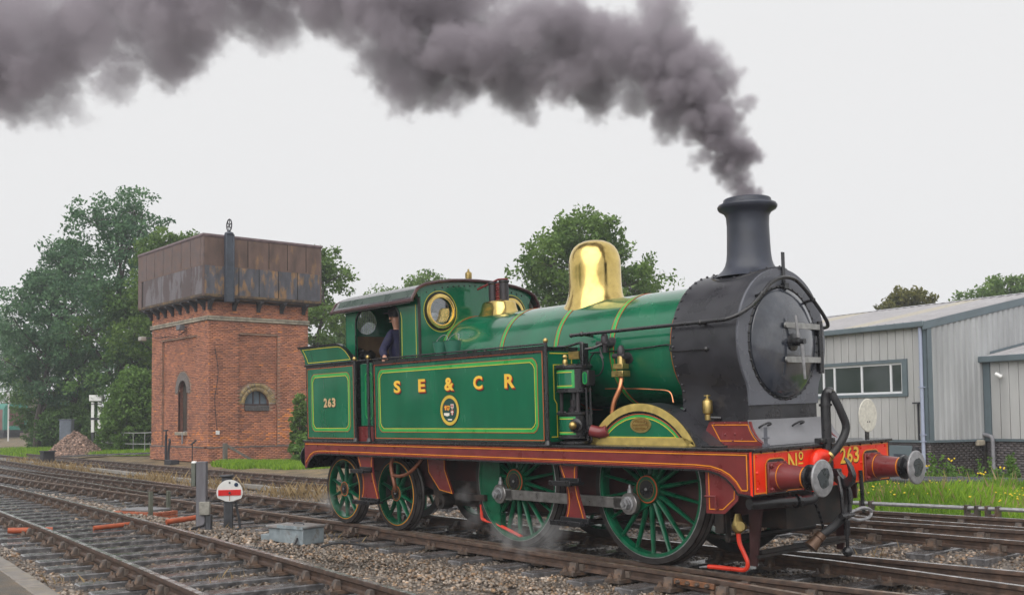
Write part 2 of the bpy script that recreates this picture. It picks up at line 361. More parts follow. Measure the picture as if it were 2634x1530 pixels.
for s in (-1, 1):                    # buffers
    y = s * 0.87
    bf = P('buffer', MB().box(1.757, 1.785, y - 0.155, y + 0.155, 0.895, 1.195), maroon, bevel=0.008)
    mb = MB().lathe([(0.145, 1.785), (0.135, 1.82), (0.128, 1.86), (0.112, 2.0), (0.103, 2.1), (0.10, 2.135)], (0, y, 1.048), (1, 0, 0), 28); P('buffer_housing', mb, maroon, bf)
    P('buffer_line', MB().lathe([(0.1325, 1.845), (0.1325, 1.855)], (0, y, 1.048), (1, 0, 0), 28, cap=False), orange, bf); P('buffer_line', MB().lathe([(0.1045, 2.10), (0.1045, 2.112)], (0, y, 1.048), (1, 0, 0), 28, cap=False), orange, bf)
    mb = MB().lathe([(0.10, 2.13), (0.128, 2.137), (0.128, 2.168), (0.10, 2.176), (0.075, 2.18), (0.075, 2.265)], (0, y, 1.048), (1, 0, 0), 28); P('buffer_collar', mb, black, bf)
    mb = MB().lathe([(0.08, 2.255), (0.165, 2.268), (0.178, 2.276), (0.18, 2.286), (0.172, 2.295), (0.1, 2.303), (0.0, 2.307)], (0, y, 1.048), (1, 0, 0), 36); P('buffer_head', mb, worn, bf)
    pts = [(0.088 * (1 + 0.16 * math.sin(3 * a + s) + 0.08 * math.sin(7 * a)) * math.cos(a) + y, 1.05 + 0.105 * (1 + 0.12 * math.sin(2 * a + 1)) * math.sin(a)) for a in np.linspace(0, 2 * math.pi, 30, endpoint=False)]
    P('grease_patch', MB().plate([pts], lambda u, v, t=0: (2.3085 + t, u, v), 0.012), mat('buffer_grease', (0.035, 0.045, 0.05), 0.3, var=0.3, scale=20) if s < 0 else MATS['buffer_grease'], bf)
    mb = MB()
    for dy in (-0.12, 0.12):
        for dz in (-0.115, 0.115): mb.lathe([(0.022, 1.785), (0.022, 1.803), (0.012, 1.81), (0.012, 1.82)], (0, y + dy, 1.045 + dz), (1, 0, 0), 6)
    P('buffer_bolts', mb, maroon, bf)

# ---- drawhook, screw coupling, hoses
dh = P('drawhook', MB().box(1.757, 1.79, -0.1, 0.1, 0.95, 1.15).bar((1.75, 0, 1.04), (1.93, 0, 1.04), 0.05, 0.075), black, bevel=0.006)
hk = [(1.90, 1.08), (1.955, 1.075), (1.99, 1.02), (2.04, 0.985), (2.085, 1.0), (2.10, 1.05), (2.08, 1.12), (2.035, 1.20), (2.09, 1.165), (2.15, 1.10), (2.185, 1.02), (2.17, 0.945), (2.11, 0.895), (2.03, 0.89), (1.95, 0.93), (1.90, 1.0)]
P('hook', MB().plate([hk], lambda u, v, t=0: (1.757 + (u - 1.757) * 0.80, 0.03 + t, v), 0.06), black, dh, bevel=0.014)
mb = MB()
mb.tube(bez([(1.93, -0.05, 1.0), (1.97, -0.07, 0.85), (1.98, -0.06, 0.62), (1.98, 0, 0.58), (1.98, 0.06, 0.62), (1.97, 0.07, 0.85), (1.93, 0.05, 1.0)], 5), 0.021, 8)
P('coupling_link', mb, black, dh)
mb = MB().tube([(1.98, -0.11, 0.60), (1.98, 0.11, 0.60)], 0.03, 10).tube([(1.98, 0, 0.60), (1.97, 0.01, 0.22)], 0.018, 8).ball((1.97, 0.01, 0.23), 0.055, 12).tube([(1.98, 0.0, 0.55), (1.97, 0.01, 0.4)], 0.032, 10)
P('coupling_screw', mb, black, dh)
mb = MB().tube(bez([(1.98, 0.05, 0.62), (2.02, 0.22, 0.66), (2.03, 0.34, 0.64), (2.02, 0.40, 0.60), (2.02, 0.34, 0.55), (2.0, 0.18, 0.54), (1.98, 0.05, 0.58)], 5), 0.018, 8)
P('coupling_shackle', mb, worn, dh)
vp = P('vacuum_pipe', MB().tube([(1.80, -0.03, 1.15), (1.80, -0.03, 1.76)], 0.052, 16).lathe([(0.07, 0), (0.07, 0.05)], (1.80, -0.03, 1.345), n=16), black)
P('pipe_bracket', MB().box(1.74, 1.84, -0.17, 0.07, 1.34, 1.395), black, vp, bevel=0.01)
P('swan_neck', MB().tube(bez([(1.80, -0.03, 1.72), (1.805, -0.025, 1.81), (1.83, -0.02, 1.865), (1.865, -0.005, 1.855)], 6), 0.053, 14).lathe([(0.068, -0.012), (0.068, 0.012)], (1.80, -0.03, 1.735), n=16), black, vp)
hs_ = bez([(1.86, -0.01, 1.862), (1.89, 0.01, 1.79), (1.92, 0.06, 1.665), (1.935, 0.117, 1.535), (1.93, 0.112, 1.446), (1.91, 0.06, 1.35), (1.875, 0.01, 1.27), (1.84, -0.06, 1.205)], 12)
P('vacuum_hose', MB().tube(hs_, [0.039 + 0.005 * (i % 2) for i in range(len(hs_))], 14), rubber, vp, ang=80)
P('hose_clip', MB().tube([hs_[-5], hs_[-1]], 0.05, 14).tube([(1.85, -0.04, 1.20), (1.80, -0.05, 1.13)], 0.03, 10), brassd, vp)
P('red_branch_pipe', MB().tube(bez([(1.80, -0.03, 1.18), (1.80, -0.06, 1.21), (1.80, -0.16, 1.225), (1.80, -0.24, 1.20), (1.80, -0.26, 1.12), (1.80, -0.26, 0.86)], 5), 0.062, 16).lathe([(0.075, 0), (0.075, 0.02)], (1.80, -0.26, 1.02), n=16), red, vp)
P('main_train_pipe', MB().tube(bez([(1.80, -0.26, 0.88), (1.79, -0.28, 0.80), (1.77, -0.4, 0.775), (1.72, -0.8, 0.785), (1.66, -1.18, 0.795)], 5), 0.055, 14).lathe([(0.07, 0), (0.07, 0.03)], (1.755, -0.55, 0.78), (0.15, 1, 0), 14), black, vp)
lh = bez([(1.85, 0.12, 0.94), (1.90, 0.15, 0.85), (1.93, 0.125, 0.735), (1.92, 0.07, 0.622), (1.885, -0.01, 0.525), (1.85, -0.11, 0.462), (1.81, -0.20, 0.412)], 12)
hh = P('heating_hose', MB().tube(lh, [0.042 + 0.003 * (i % 2) for i in range(len(lh))], 14), rubber, ang=80)
P('hose_elbow', MB().tube(bez([(1.76, 0.05, 0.99), (1.79, 0.07, 0.99), (1.83, 0.10, 0.97), (1.865, 0.13, 0.92)], 4), 0.05, 12), mat('brown_fitting', (0.12, 0.07, 0.045), 0.4, metal=0.4, var=0.3), hh)
P('hose_end', MB().lathe([(0.058, 0), (0.06, 0.05), (0.052, 0.06), (0.06, 0.11), (0.075, 0.18), (0.06, 0.18)], (1.81, -0.20, 0.415), (-0.35, -0.6, -0.7), 14), MATS['brown_fitting'], hh)
mb = MB()
ch = [(1.78, -0.33, 0.86), (1.8, -0.2, 0.6), (1.78, -0.12, 0.42), (1.74, -0.12, 0.3), (1.72, -0.2, 0.25)]
cp = bez(ch, 9)
for i in range(len(cp) - 1): mb.bar(cp[i], cp[i + 1], 0.03 if i % 2 else 0.012, 0.012 if i % 2 else 0.03)
P('safety_chain', mb, black, hh)
P('far_hanger_pipe', MB().tube(bez([(1.79, 0.60, 1.02), (1.80, 0.60, 0.8), (1.80, 0.60, 0.66), (1.84, 0.55, 0.61), (1.9, 0.45, 0.6)], 4), 0.022, 8), black)
gi = MATS['shaded_frame_maroon']
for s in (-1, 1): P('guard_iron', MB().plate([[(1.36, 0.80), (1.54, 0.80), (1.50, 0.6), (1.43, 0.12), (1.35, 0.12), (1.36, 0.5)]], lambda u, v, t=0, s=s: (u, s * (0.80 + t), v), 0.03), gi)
P('front_crossbar', MB().bar((1.45, -0.8, 0.22), (1.45, 0.8, 0.22), 0.05, 0.03).bar((1.45, -0.75, 0.26), (1.45, 0.78, 0.26), 0.03, 0.04), dirty)

# ---- wheels
def wheel(name, x, s, Rt, rim, hub, nsp, weight=None, crank=None, sp_w=(0.055, 0.034), hubface=0.03, yw=0.0):
    """s = -1 near side; wheel lies in the y plane"""
    wz = Rt; O = (x, 0, wz); ax = (0, s, 0)
    W = empty('tmp'); bpy.data.objects.remove(W)
    ty = P(name, MB().lathe([(Rt - 0.075, 0.68), (Rt + 0.03, 0.68), (Rt + 0.028, 0.70), (Rt + 0.004, 0.715), (Rt, 0.73), (Rt - 0.003, 0.80), (Rt - 0.008, 0.815), (Rt - 0.075, 0.815), (Rt - 0.075, 0.68)], O, ax, 72, cap=False), tyre, ang=30)
    P('tread', MB().lathe([(Rt + 0.0012, 0.732), (Rt - 0.0012, 0.797)], O, ax, 72, cap=False), treadm, ty)
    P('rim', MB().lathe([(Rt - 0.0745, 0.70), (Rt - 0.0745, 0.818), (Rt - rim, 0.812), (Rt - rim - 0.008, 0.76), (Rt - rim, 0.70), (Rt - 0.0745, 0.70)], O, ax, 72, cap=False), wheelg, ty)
    P('tyre_line', MB().lathe([(Rt - 0.069, 0.8165), (Rt - 0.074, 0.8195), (Rt - 0.080, 0.8195)], O, ax, 72, cap=False), orange if Rt < 0.7 else worn, ty)
    mb = MB()
    for k in range(nsp):
        a = 2 * math.pi * (k + 0.5) / nsp; da = Vector((math.cos(a), 0, math.sin(a))); db = Vector((-math.sin(a), 0, math.cos(a)))
        r0, r1 = hub * 0.8, Rt - rim + 0.004; vs = []
        for r, wd, th in ((r0, sp_w[0] * 1.15, 0.052), (r0 + 0.1, sp_w[0], 0.046), (r1 - 0.05, sp_w[1], 0.034), (r1, sp_w[1] * 1.5, 0.036)):
            for q in range(8):
                t = 2 * math.pi * q / 8
                vs.append(Vector((x, s * (0.757 + th * math.cos(t)), wz)) + da * r + db * wd / 2 * math.sin(t))
        mb.add(vs, [(i * 8 + j, i * 8 + (j + 1) % 8, i * 8 + 8 + (j + 1) % 8, i * 8 + 8 + j) for i in range(3) for j in range(8)])
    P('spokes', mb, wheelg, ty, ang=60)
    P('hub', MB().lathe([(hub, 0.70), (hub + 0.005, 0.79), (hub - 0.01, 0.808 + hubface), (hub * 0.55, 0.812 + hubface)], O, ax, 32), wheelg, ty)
    P('axle_end', MB().lathe([(hub * 0.62, 0.80), (hub * 0.60, 0.818 + hubface), (0.03, 0.82 + hubface), (0.03, 0.826 + hubface), (0, 0.827 + hubface)], O, ax, 28), black, ty)
    P('axle_centre', MB().lathe([(0.022, 0.82 + hubface), (0.015, 0.834 + hubface), (0, 0.836 + hubface)], O, ax, 12), worn, ty)
    P('hub_line', MB().lathe([(hub * 0.66, 0.8125 + hubface), (hub * 0.66, 0.8165 + hubface), (hub * 0.645, 0.8165 + hubface)], O, ax, 32, cap=False).lathe([(hub - 0.008, 0.805 + hubface), (hub - 0.012, 0.812 + hubface), (hub - 0.022, 0.812 + hubface)], O, ax, 32, cap=False), redline, ty)
    if weight:
        a0, a1, rin = weight; pts = [(x + (Rt - rim - 0.002) * math.cos(R(a)), wz + (Rt - rim - 0.002) * math.sin(R(a))) for a in np.linspace(a0, a1, 24)]
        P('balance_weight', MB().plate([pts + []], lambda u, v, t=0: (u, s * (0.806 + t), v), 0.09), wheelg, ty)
    if crank:
        cx, cz = crank; n = 14; ang = math.atan2(cz, cx); L = math.hypot(cx, cz)
        pts = [(x + (hub + 0.0) * math.cos(ang + t), wz + hub * math.sin(ang + t)) for t in np.linspace(math.pi * 0.5, -math.pi * 0.5, n)]
        pts += [(x + cx + 0.115 * math.cos(ang + t), wz + cz + 0.115 * math.sin(ang + t)) for t in np.linspace(-math.pi * 0.5, math.pi * 0.5, n)]
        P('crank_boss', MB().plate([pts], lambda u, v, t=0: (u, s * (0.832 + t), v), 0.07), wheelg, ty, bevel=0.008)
        P('crank_pin', MB().lathe([(0.075, 0.82), (0.075, 0.96)], (x + cx, 0, wz + cz), ax, 20), dirty, ty)
    return ty
CP = (-0.19, -0.163)
for s in (-1, 1):
    cpk = CP if s < 0 else (0.163, -0.19)
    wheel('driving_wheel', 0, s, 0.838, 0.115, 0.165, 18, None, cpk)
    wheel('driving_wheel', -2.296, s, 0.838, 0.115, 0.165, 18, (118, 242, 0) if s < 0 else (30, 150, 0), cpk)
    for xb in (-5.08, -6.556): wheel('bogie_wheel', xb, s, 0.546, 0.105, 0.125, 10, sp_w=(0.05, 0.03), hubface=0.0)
P('axles', MB().tube([(0, -0.7, 0.838), (0, 0.7, 0.838)], 0.09, 14).tube([(-2.296, -0.7, 0.838), (-2.296, 0.7, 0.838)], 0.09, 14).tube([(-5.08, -0.7, 0.546), (-5.08, 0.7, 0.546)], 0.07, 12).tube([(-6.556, -0.7, 0.546), (-6.556, 0.7, 0.546)], 0.07, 12), dirty)
mb = MB()
for s in (-1, 1): mb.plate([[(-6.9, 0.5), (-6.9, 0.75), (-6.3, 0.85), (-5.3, 0.85), (-4.75, 0.75), (-4.75, 0.5), (-5.3, 0.42), (-6.3, 0.42)]], lambda u, v, t=0, s=s: (u, s * (0.6 + t), v), 0.04)
mb.box(-6.2, -5.4, -0.5, 0.5, 0.6, 1.28); P('bogie_frame', mb, dirty)
# coupling rod
xa, xb, zr = CP[0], -2.296 + CP[0], 0.838 + CP[1]
rod = P('coupling_rod', MB().box(xb + 0.08, xa - 0.08, -0.935, -0.885, zr - 0.062, zr + 0.062), steel, bevel=0.006)
for x in (xa, xb):
    P('rod_end', MB().lathe([(0.122, 0.875), (0.125, 0.88), (0.125, 0.94), (0.118, 0.947)], (x, 0, zr), (0, -1, 0), 28), steel, rod)
    P('oil_cup', MB().lathe([(0.035, 0), (0.03, 0.05), (0.022, 0.055), (0.02, 0.085), (0.012, 0.10)], (x + 0.0, -0.91, zr + 0.115), (0, 0, 1), 12), worn, rod)
    P('rod_nut', MB().lathe([(0.085, 0.945), (0.085, 0.96), (0.062, 0.965), (0.062, 0.985)], (x, 0, zr), (0, -1, 0), 24).lathe([(0.058, 0.98), (0.058, 1.02)], (x, 0, zr), (0, -1, 0), 6).lathe([(0.03, 1.02), (0.028, 1.04)], (x, 0, zr), (0, -1, 0), 14), worn, rod)
P('rod_taper', MB().bar((xa - 0.05, -0.91, zr), (xa - 0.24, -0.91, zr), 0.05, 0.14).bar((xb + 0.05, -0.91, zr), (xb + 0.24, -0.91, zr), 0.05, 0.14), steel, rod)

# ---- steps, brackets, brake gear, sanding pipes
def step(x0a, x1a, x0b, x1b, zt, zb, xt):
    n = 8; lf = [(x0a + (x0b - x0a) * (0.5 - 0.5 * math.cos(math.pi * t)) + 0.09 * math.sin(math.pi * t), zt + (zb - zt) * t) for t in np.linspace(0, 1, n)]
    rt = [(x1a + (x1b - x1a) * (0.5 - 0.5 * math.cos(math.pi * t)) - 0.06 * math.sin(math.pi * t), zt + (zb - zt) * t) for t in np.linspace(0, 1, n)]
    f3 = lambda u, v, t=0: (u, -1.17 - t, v)
    st = P('footstep', MB().plate([lf + rt[::-1]], f3, 0.018), maroon)
    P('step_line', MB().ribbon([(u + 0.03, v) for u, v in lf], 0.009, f3, closed=False, side=1).ribbon([(u - 0.03, v) for u, v in rt], 0.009, f3, closed=False, side=-1), orange, st)
    for z, w_ in ((0.895, 0.17), (zb - 0.035, 0.24)):
        c_ = xt if z < 0.6 else (x0a + x1a) / 2 + 0.03
        P('step_tread', MB().box(c_ - w_ - 0.02, c_ + w_, -1.33, -1.10, z - 0.02, z + 0.015).box(c_ - w_ - 0.02, c_ + w_, -1.335, -1.318, z - 0.025, z + 0.035).box(c_ - w_ + 0.02, c_ + w_, -1.195, -1.15, z, z + 0.06), black, st, bevel=0.005)
step(-1.10, -0.76, -1.0, -0.65, 1.125, 0.475, -0.83)
step(-5.58, -5.12, -5.48, -4.98, 1.125, 0.475, -5.22)
f3 = lambda u, v, t=0: (u, -1.19 - t, v)
fp = [(1.13, 1.13), (1.13, 0.675), (1.36, 0.68), (1.53, 0.82), (1.55, 1.0), (1.48, 1.13)]
gp = P('front_step_plate', MB().plate([fp], f3, 0.015), maroon)
P('plate_line', MB().ribbon([(1.17, 1.1), (1.17, 0.715), (1.345, 0.72), (1.49, 0.835), (1.505, 1.0)], 0.009, f3, closed=False, side=1), orange, gp)
P('grab_handle', MB().tube([(1.16, -1.19, 0.85), (1.16, -1.235, 0.85), (1.29, -1.235, 0.855), (1.29, -1.235, 0.73), (1.29, -1.19, 0.73)], 0.012, 6), maroon, gp)
br_ = [(-4.13, 1.12), (-3.72, 1.12), (-3.72, 0.95), (-3.55, 0.62), (-3.85, 0.66), (-4.1, 0.9)]
bk = P('spring_bracket', MB().plate([br_], lambda u, v, t=0: (u, -0.9 - t, v), 0.03), maroon)
P('bracket_line', MB().ribbon(br_, 0.009, lambda u, v, t=0: (u, -0.9 - t, v)), orange, bk)
mb = MB().box(-4.3, -1.45, -0.68, -0.64, 0.55, 0.78).box(-3.55, -2.9, -0.86, -0.70, 0.55, 0.63); P('equaliser_bar', mb, dirty)
mb = MB().tube([(-3.85, -0.9, 0.5), (-3.85, -0.72, 0.5)], 0.11, 16).lathe([(0.05, 0.9), (0.05, 0.94)], (-3.85, 0, 0.5), (0, -1, 0), 12); P('brake_cylinder', mb, dirty)
for x, dx in ((1.0, 0.06), (-1.28, 0.06)):
    for s in (-1, 1):
        bh = P('brake_hanger', MB().bar((x + 0.02, s * 0.76, 1.05), (x + dx, s * 0.76, 0.35), 0.06, 0.03, up=(1, 0, 0)), dirty)
        pts = [(x - 0.10 + 0.02, 0.72), (x + 0.06, 0.72), (x + 0.06, 0.40), (x - 0.12, 0.40)]
        P('brake_block', MB().box(x - 0.07, x + 0.05, s * 0.76 - 0.06, s * 0.76 + 0.06, 0.42, 0.74), dirty, bh, bevel=0.01)
P('brake_rigging', MB().tube([(1.06, -0.78, 0.36), (1.06, 0.78, 0.36)], 0.035, 10).bar((1.06, -0.5, 0.33), (-3.5, -0.4, 0.4), 0.06, 0.04).tube([(-1.22, -0.78, 0.36), (-1.22, 0.78, 0.36)], 0.035, 10), dirty)
sp1 = P('sanding_pipe', MB().tube(bez([(1.22, -0.80, 0.45), (1.23, -0.80, 0.34), (1.28, -0.79, 0.23), (1.32, -0.79, 0.14), (1.27, -0.78, 0.07), (1.12, -0.77, 0.06), (0.90, -0.765, 0.055), (0.78, -0.762, 0.05)], 5), 0.024, 8), redpipe)
P('sand_trap', MB().lathe([(0.03, 0), (0.06, 0.03), (0.07, 0.08), (0.05, 0.13), (0.03, 0.2)], (1.22, -0.80, 0.44), n=12).lathe([(0.05, 0), (0.05, 0.05)], (1.30, -0.83, 0.52), (0.2, -1, 0.1), 12), brassd, sp1)
P('pipe_nozzle', MB().tube([(0.80, -0.762, 0.05), (0.66, -0.758, 0.03)], [0.016, 0.01], 8), worn, sp1)
sp2 = P('sanding_pipe', MB().tube(bez([(-3.04, -0.80, 0.60), (-3.04, -0.80, 0.38), (-3.03, -0.80, 0.31), (-2.95, -0.80, 0.285), (-2.7, -0.79, 0.245), (-2.30, -0.78, 0.14), (-2.25, -0.78, 0.125)], 4), 0.022, 8), redpipe)
P('pipe_clip', MB().bar((-2.72, -0.80, 0.24), (-2.6, -0.62, 0.45), 0.03, 0.03).tube([(-3.04, -0.8, 0.58), (-3.04, -0.8, 0.5)], 0.035, 8), dirty, sp2)
P('flexible_pipe', MB().tube(bez([(-4.82, -1.0, 1.12), (-4.87, -1.02, 1.0), (-4.85, -1.02, 0.86), (-4.80, -1.02, 0.72), (-4.80, -1.0, 0.64), (-4.88, -0.95, 0.60)], 5), 0.03, 8).tube(bez([(-4.83, -1.02, 0.84), (-4.65, -1.02, 0.83), (-4.45, -1.0, 0.88), (-4.3, -0.95, 1.0), (-4.25, -0.9, 1.1)], 5), 0.026, 8), copperd)

# ---- splashers, front frames, apron
for s in (-1, 1):
    rr, cz = 0.905, 0.895; ha = math.degrees(math.asin((ZP - cz) / rr)); full = arc(0, cz, rr, ha, 180 - ha, 36)
    f3 = lambda u, v, t=0, s=s: (u, s * (0.92 + t), v)
    mb = MB(); vs = [(u, s * yy, v) for yy in (0.62, 0.918) for u, v in full]; k = len(full)
    mb.add(vs, [(i, i + 1, k + i + 1, k + i) for i in range(k - 1)]); spl = P('splasher', mb, sooty)
    P('splasher_face', MB().plate([full], f3, 0.01), black, spl)
    if s < 0:
        P('brass_rim', MB().ribbon(full, 0.085, lambda u, v, t=0: f3(u, v, t), 0.016), mat('rim_brass', (0.66, 0.50, 0.16), 0.42, metal=0.55, var=0.15, scale=12), spl)
        r2 = rr - 0.115; a2 = math.degrees(math.asin((1.385 - cz) / r2)); inn = arc(0, cz, r2, a2, 180 - a2, 30)
        P('green_panel', MB().plate([inn], lambda u, v, t=0: f3(u, v, t + 0.004), 0.004), green, spl)
        P('red_line', MB().ribbon(inn, 0.008, lambda u, v, t=0: f3(u, v, t + 0.004), 0.002), redline, spl)
        r3 = rr - 0.13; a3 = math.degrees(math.asin((1.40 - cz) / r3)); P('light_green_line', MB().ribbon(arc(0, cz, r3, a3, 180 - a3, 30), 0.022, lambda u, v, t=0: f3(u, v, t + 0.004), 0.002), ltgreen, spl)
        r4 = rr - 0.154; a4 = math.degrees(math.asin((1.42 - cz) / r4)); P('yellow_line', MB().ribbon(arc(0, cz, r4, a4, 180 - a4, 30), 0.008, lambda u, v, t=0: f3(u, v, t + 0.004), 0.0025), yellow, spl)
        ov = [(0.02 + 0.155 * math.cos(a), 1.56 + 0.088 * math.sin(a)) for a in np.linspace(0, 2 * math.pi, 32, endpoint=False)]
        mp_ = P('makers_plate', MB().plate([ov], lambda u, v, t=0: f3(u, v, t + 0.014), 0.012), brassd, spl)
        mb = MB().ribbon([(0.02 + (u - 0.02) * 0.8, 1.56 + (v - 1.56) * 0.74) for u, v in ov], 0.006, lambda u, v, t=0: f3(u, v, t + 0.014), 0.003)
        for z0, a in ((1.597, 0.07), (1.56, 0.105), (1.523, 0.07)):
            for q in np.arange(-a, a, 0.022): mb.box(q + 0.02, q + 0.034, -0.938, -0.934, z0 - 0.011, z0 + 0.009)
        P('plate_lettering', mb, mat('plate_shadow', (0.22, 0.13, 0.03), 0.5, metal=0.5), mp_)
# curved skirt between splasher and smokebox, then the side plates of the apron
for s in (-1, 1):
    f3 = lambda u, v, t=0, s=s: (u, s * (0.68 + t), v)
    sh = [(0.66, ZP), (0.79, 1.585), (1.33, 1.585), (1.345, 1.53), (1.375, 1.47), (1.42, 1.41), (1.48, 1.362), (1.53, ZP)]
    sd = P('apron_side_plate', MB().plate([sh], f3, 0.02), maroon)
    if s < 0:
        inn = [(0.93, 1.378), (0.82, 1.555), (1.30, 1.555), (1.325, 1.49), (1.36, 1.435), (1.41, 1.378)]
        P('plate_line', MB().ribbon(inn, 0.009, f3), orange, sd)
        mb = MB()
        for u, v in ((0.97, 1.36), (1.1, 1.385), (1.22, 1.4), (0.86, 1.565), (1.0, 1.57), (1.2, 1.57), (1.0, 1.45), (1.13, 1.455)): mb.ball((u, -0.682, v), 0.013, 8)
        P('plate_bolts', mb, maroon, sd)
    P('splasher_fairing', MB().add([(0.80, s * 0.62, 1.335), (0.80, s * 0.915, 1.337), (0.45, s * 0.915, 1.675), (0.45, s * 0.62, 1.675), (0.98, s * 0.62, 1.34), (0.98, s * 0.90, 1.338)], [(0, 1, 2, 3), (0, 4, 5, 1), (1, 5, 2), (4, 3, 2, 5)]), sooty)
apr = [(1.30, 1.60), (1.31, 1.56), (1.335, 1.50), (1.375, 1.44), (1.43, 1.39), (1.50, 1.352), (1.56, 1.340)]
mb = MB(); k = len(apr); mb.add([(x, y, z) for y in (-0.69, 0.80) for x, z in apr], [(i, i + 1, k + i + 1, k + i) for i in range(k - 1)])
ap = P('apron', mb, mat('pale_grey_apron', (0.20, 0.20, 0.215), 0.4, var=0.15, scale=4))
for y in (-0.46, 0.13): P('apron_handle', MB().tube(bez([(1.325, y - 0.08, 1.515), (1.38, y - 0.06, 1.55), (1.40, y, 1.565), (1.38, y + 0.06, 1.55), (1.325, y + 0.08, 1.535)], 4), 0.011, 8), black, ap)
P('lamp_iron', MB().box(1.60, 1.612, -0.83, -0.785, 1.337, 1.53).box(1.585, 1.63, -0.84, -0.775, 1.337, 1.36).box(1.59, 1.625, -0.845, -0.77, 1.415, 1.43), plateg)
P('plate_cover', MB().box(1.05, 1.28, -1.14, -1.0, ZP, ZP + 0.018), black, bevel=0.005)

# ---- boiler, smokebox
ZB = 2.43
P('boiler_barrel', MB().lathe([(0.70, -4.06), (0.70, 0.37)], (0, 0, ZB), (1, 0, 0), 96), green)
P('firebox_wrapper', MB().box(-4.06, -2.75, -0.56, 0.56, 1.2, 2.3), green, bevel=0.03)
for x in (-4.02, -2.67, -1.59, -0.615, 0.33):
    bd_ = P('boiler_band', MB().lathe([(0.70, x - 0.026), (0.7055, x - 0.026), (0.7055, x + 0.026), (0.70, x + 0.026)], (0, 0, ZB), (1, 0, 0), 96, cap=False), ltgreen)
    P('band_edge', MB().lathe([(0.70, x - 0.035), (0.7065, x - 0.035), (0.7065, x - 0.028), (0.70, x - 0.028)], (0, 0, ZB), (1, 0, 0), 96, cap=False).lathe([(0.70, x + 0.028), (0.7065, x + 0.028), (0.7065, x + 0.035), (0.70, x + 0.035)], (0, 0, ZB), (1, 0, 0), 96, cap=False), redline, bd_)
P('smokebox_brass_ring', MB().lathe([(0.70, 0.37), (0.715, 0.37), (0.715, 0.395), (0.70, 0.395)], (0, 0, ZB), (1, 0, 0), 96, cap=False), brassd)
def sbox(Rr, w=1.0, n=44):
    a1 = 214                                     # circle down to below the centre line, then the waist curves into the saddle
    top = arc(0, 2.435, Rr, -34, 214, n)
    ex, ez = top[-1]; L = [(ex, ez), (-0.632 * w, 1.93), (-0.622 * w, 1.85), (-0.617 * w, 1.75), (-0.615 * w, ZP)]
    Rg = [(-u, v) for u, v in L]
    return top[:-1] + L + Rg[::-1][:-1]
sb = sbox(0.79); k = len(sb)
mb = MB(); mb.add([(x, y, z) for x in (0.38, 1.262) for y, z in sb], [(i, (i + 1) % k, k + (i + 1) % k, k + i) for i in range(k)] + [tuple(range(k)), tuple(range(2 * k - 1, k - 1, -1))])
SB = P('smokebox', mb, sooty, ang=28)
P('smokebox_front', MB().plate([[(y * 1.0, z) for y, z in sb if z > 1.55] ], lambda u, v, t=0: (1.288 + t, u, v), 0.03), plateg, SB, bevel=0.012)
mb = MB()
for q in range(-34, 215, 8):
    mb.ball((0.41, 0.792 * math.cos(R(q)), 2.435 + 0.792 * math.sin(R(q))), 0.017, 8)
for s in (-1, 1):
    for z in (1.92, 1.82, 1.72, 1.62, 1.52): mb.ball((0.41, s * 0.63, z), 0.017, 8)
P('rivets', mb, sooty, SB)
DZ = 2.415
door = P('smokebox_door', MB().lathe([(0.585, 1.288), (0.585, 1.305), (0.57, 1.318), (0.5, 1.345), (0.4, 1.372), (0.28, 1.392), (0.14, 1.404), (0, 1.408)], (0, 0, DZ), (1, 0, 0), 72), mat('smokebox_door_paint', (0.035, 0.041, 0.056), 0.16, coat=1.0, var=0.35, scale=2.5, rvar=0.06, c2=(0.07, 0.075, 0.088), cscale=2.2))
P('door_ring', MB().lathe([(0.588, 1.288), (0.605, 1.30), (0.622, 1.288)], (0, 0, DZ), (1, 0, 0), 72, cap=False), black, door)
mb = MB()
for q in range(0, 360, 9): mb.ball((1.292, 0.612 * math.cos(R(q)), DZ + 0.612 * math.sin(R(q))), 0.015, 8)
P('door_rivets', mb, black, door)
for z in (2.595, 2.228):
    P('hinge_strap', MB().bar((1.425, -0.13, z), (1.345, 0.62, z), 0.02, 0.062, up=(0, 0, 1)).lathe([(0.031, -0.012), (0.031, 0.012)], (1.425, -0.13, z), (1, 0.1, 0), 14), mat('strap_steel', (0.33, 0.33, 0.32), 0.45, metal=0.4, var=0.3, scale=15) if z > 2.5 else MATS['strap_steel'], door)
P('hinge_post', MB().tube([(1.34, 0.62, 2.08), (1.34, 0.62, 2.66)], 0.032, 12).box(1.29, 1.34, 0.6, 0.64, 2.1, 2.2).box(1.29, 1.34, 0.6, 0.64, 2.5, 2.62), black, door)
P('door_hub', MB().lathe([(0.095, 1.395), (0.095, 1.418), (0.045, 1.425), (0.045, 1.50), (0.03, 1.51), (0.03, 1.56)], (0, 0, DZ), (1, 0, 0), 20), black, door)
P('dart_handle', MB().tube([(1.47, 0.02, DZ), (1.475, -0.03, DZ + 0.28)], [0.02, 0.013], 8).tube([(1.52, 0.0, DZ), (1.525, 0.03, DZ - 0.40)], [0.02, 0.014], 8), worn, door)
P('top_lamp_iron', MB().bar((1.30, 0.03, 2.98), (1.30, 0.03, 3.40), 0.012, 0.05, up=(0, 1, 0)).box(1.288, 1.34, -0.01, 0.07, 3.0, 3.06), black)
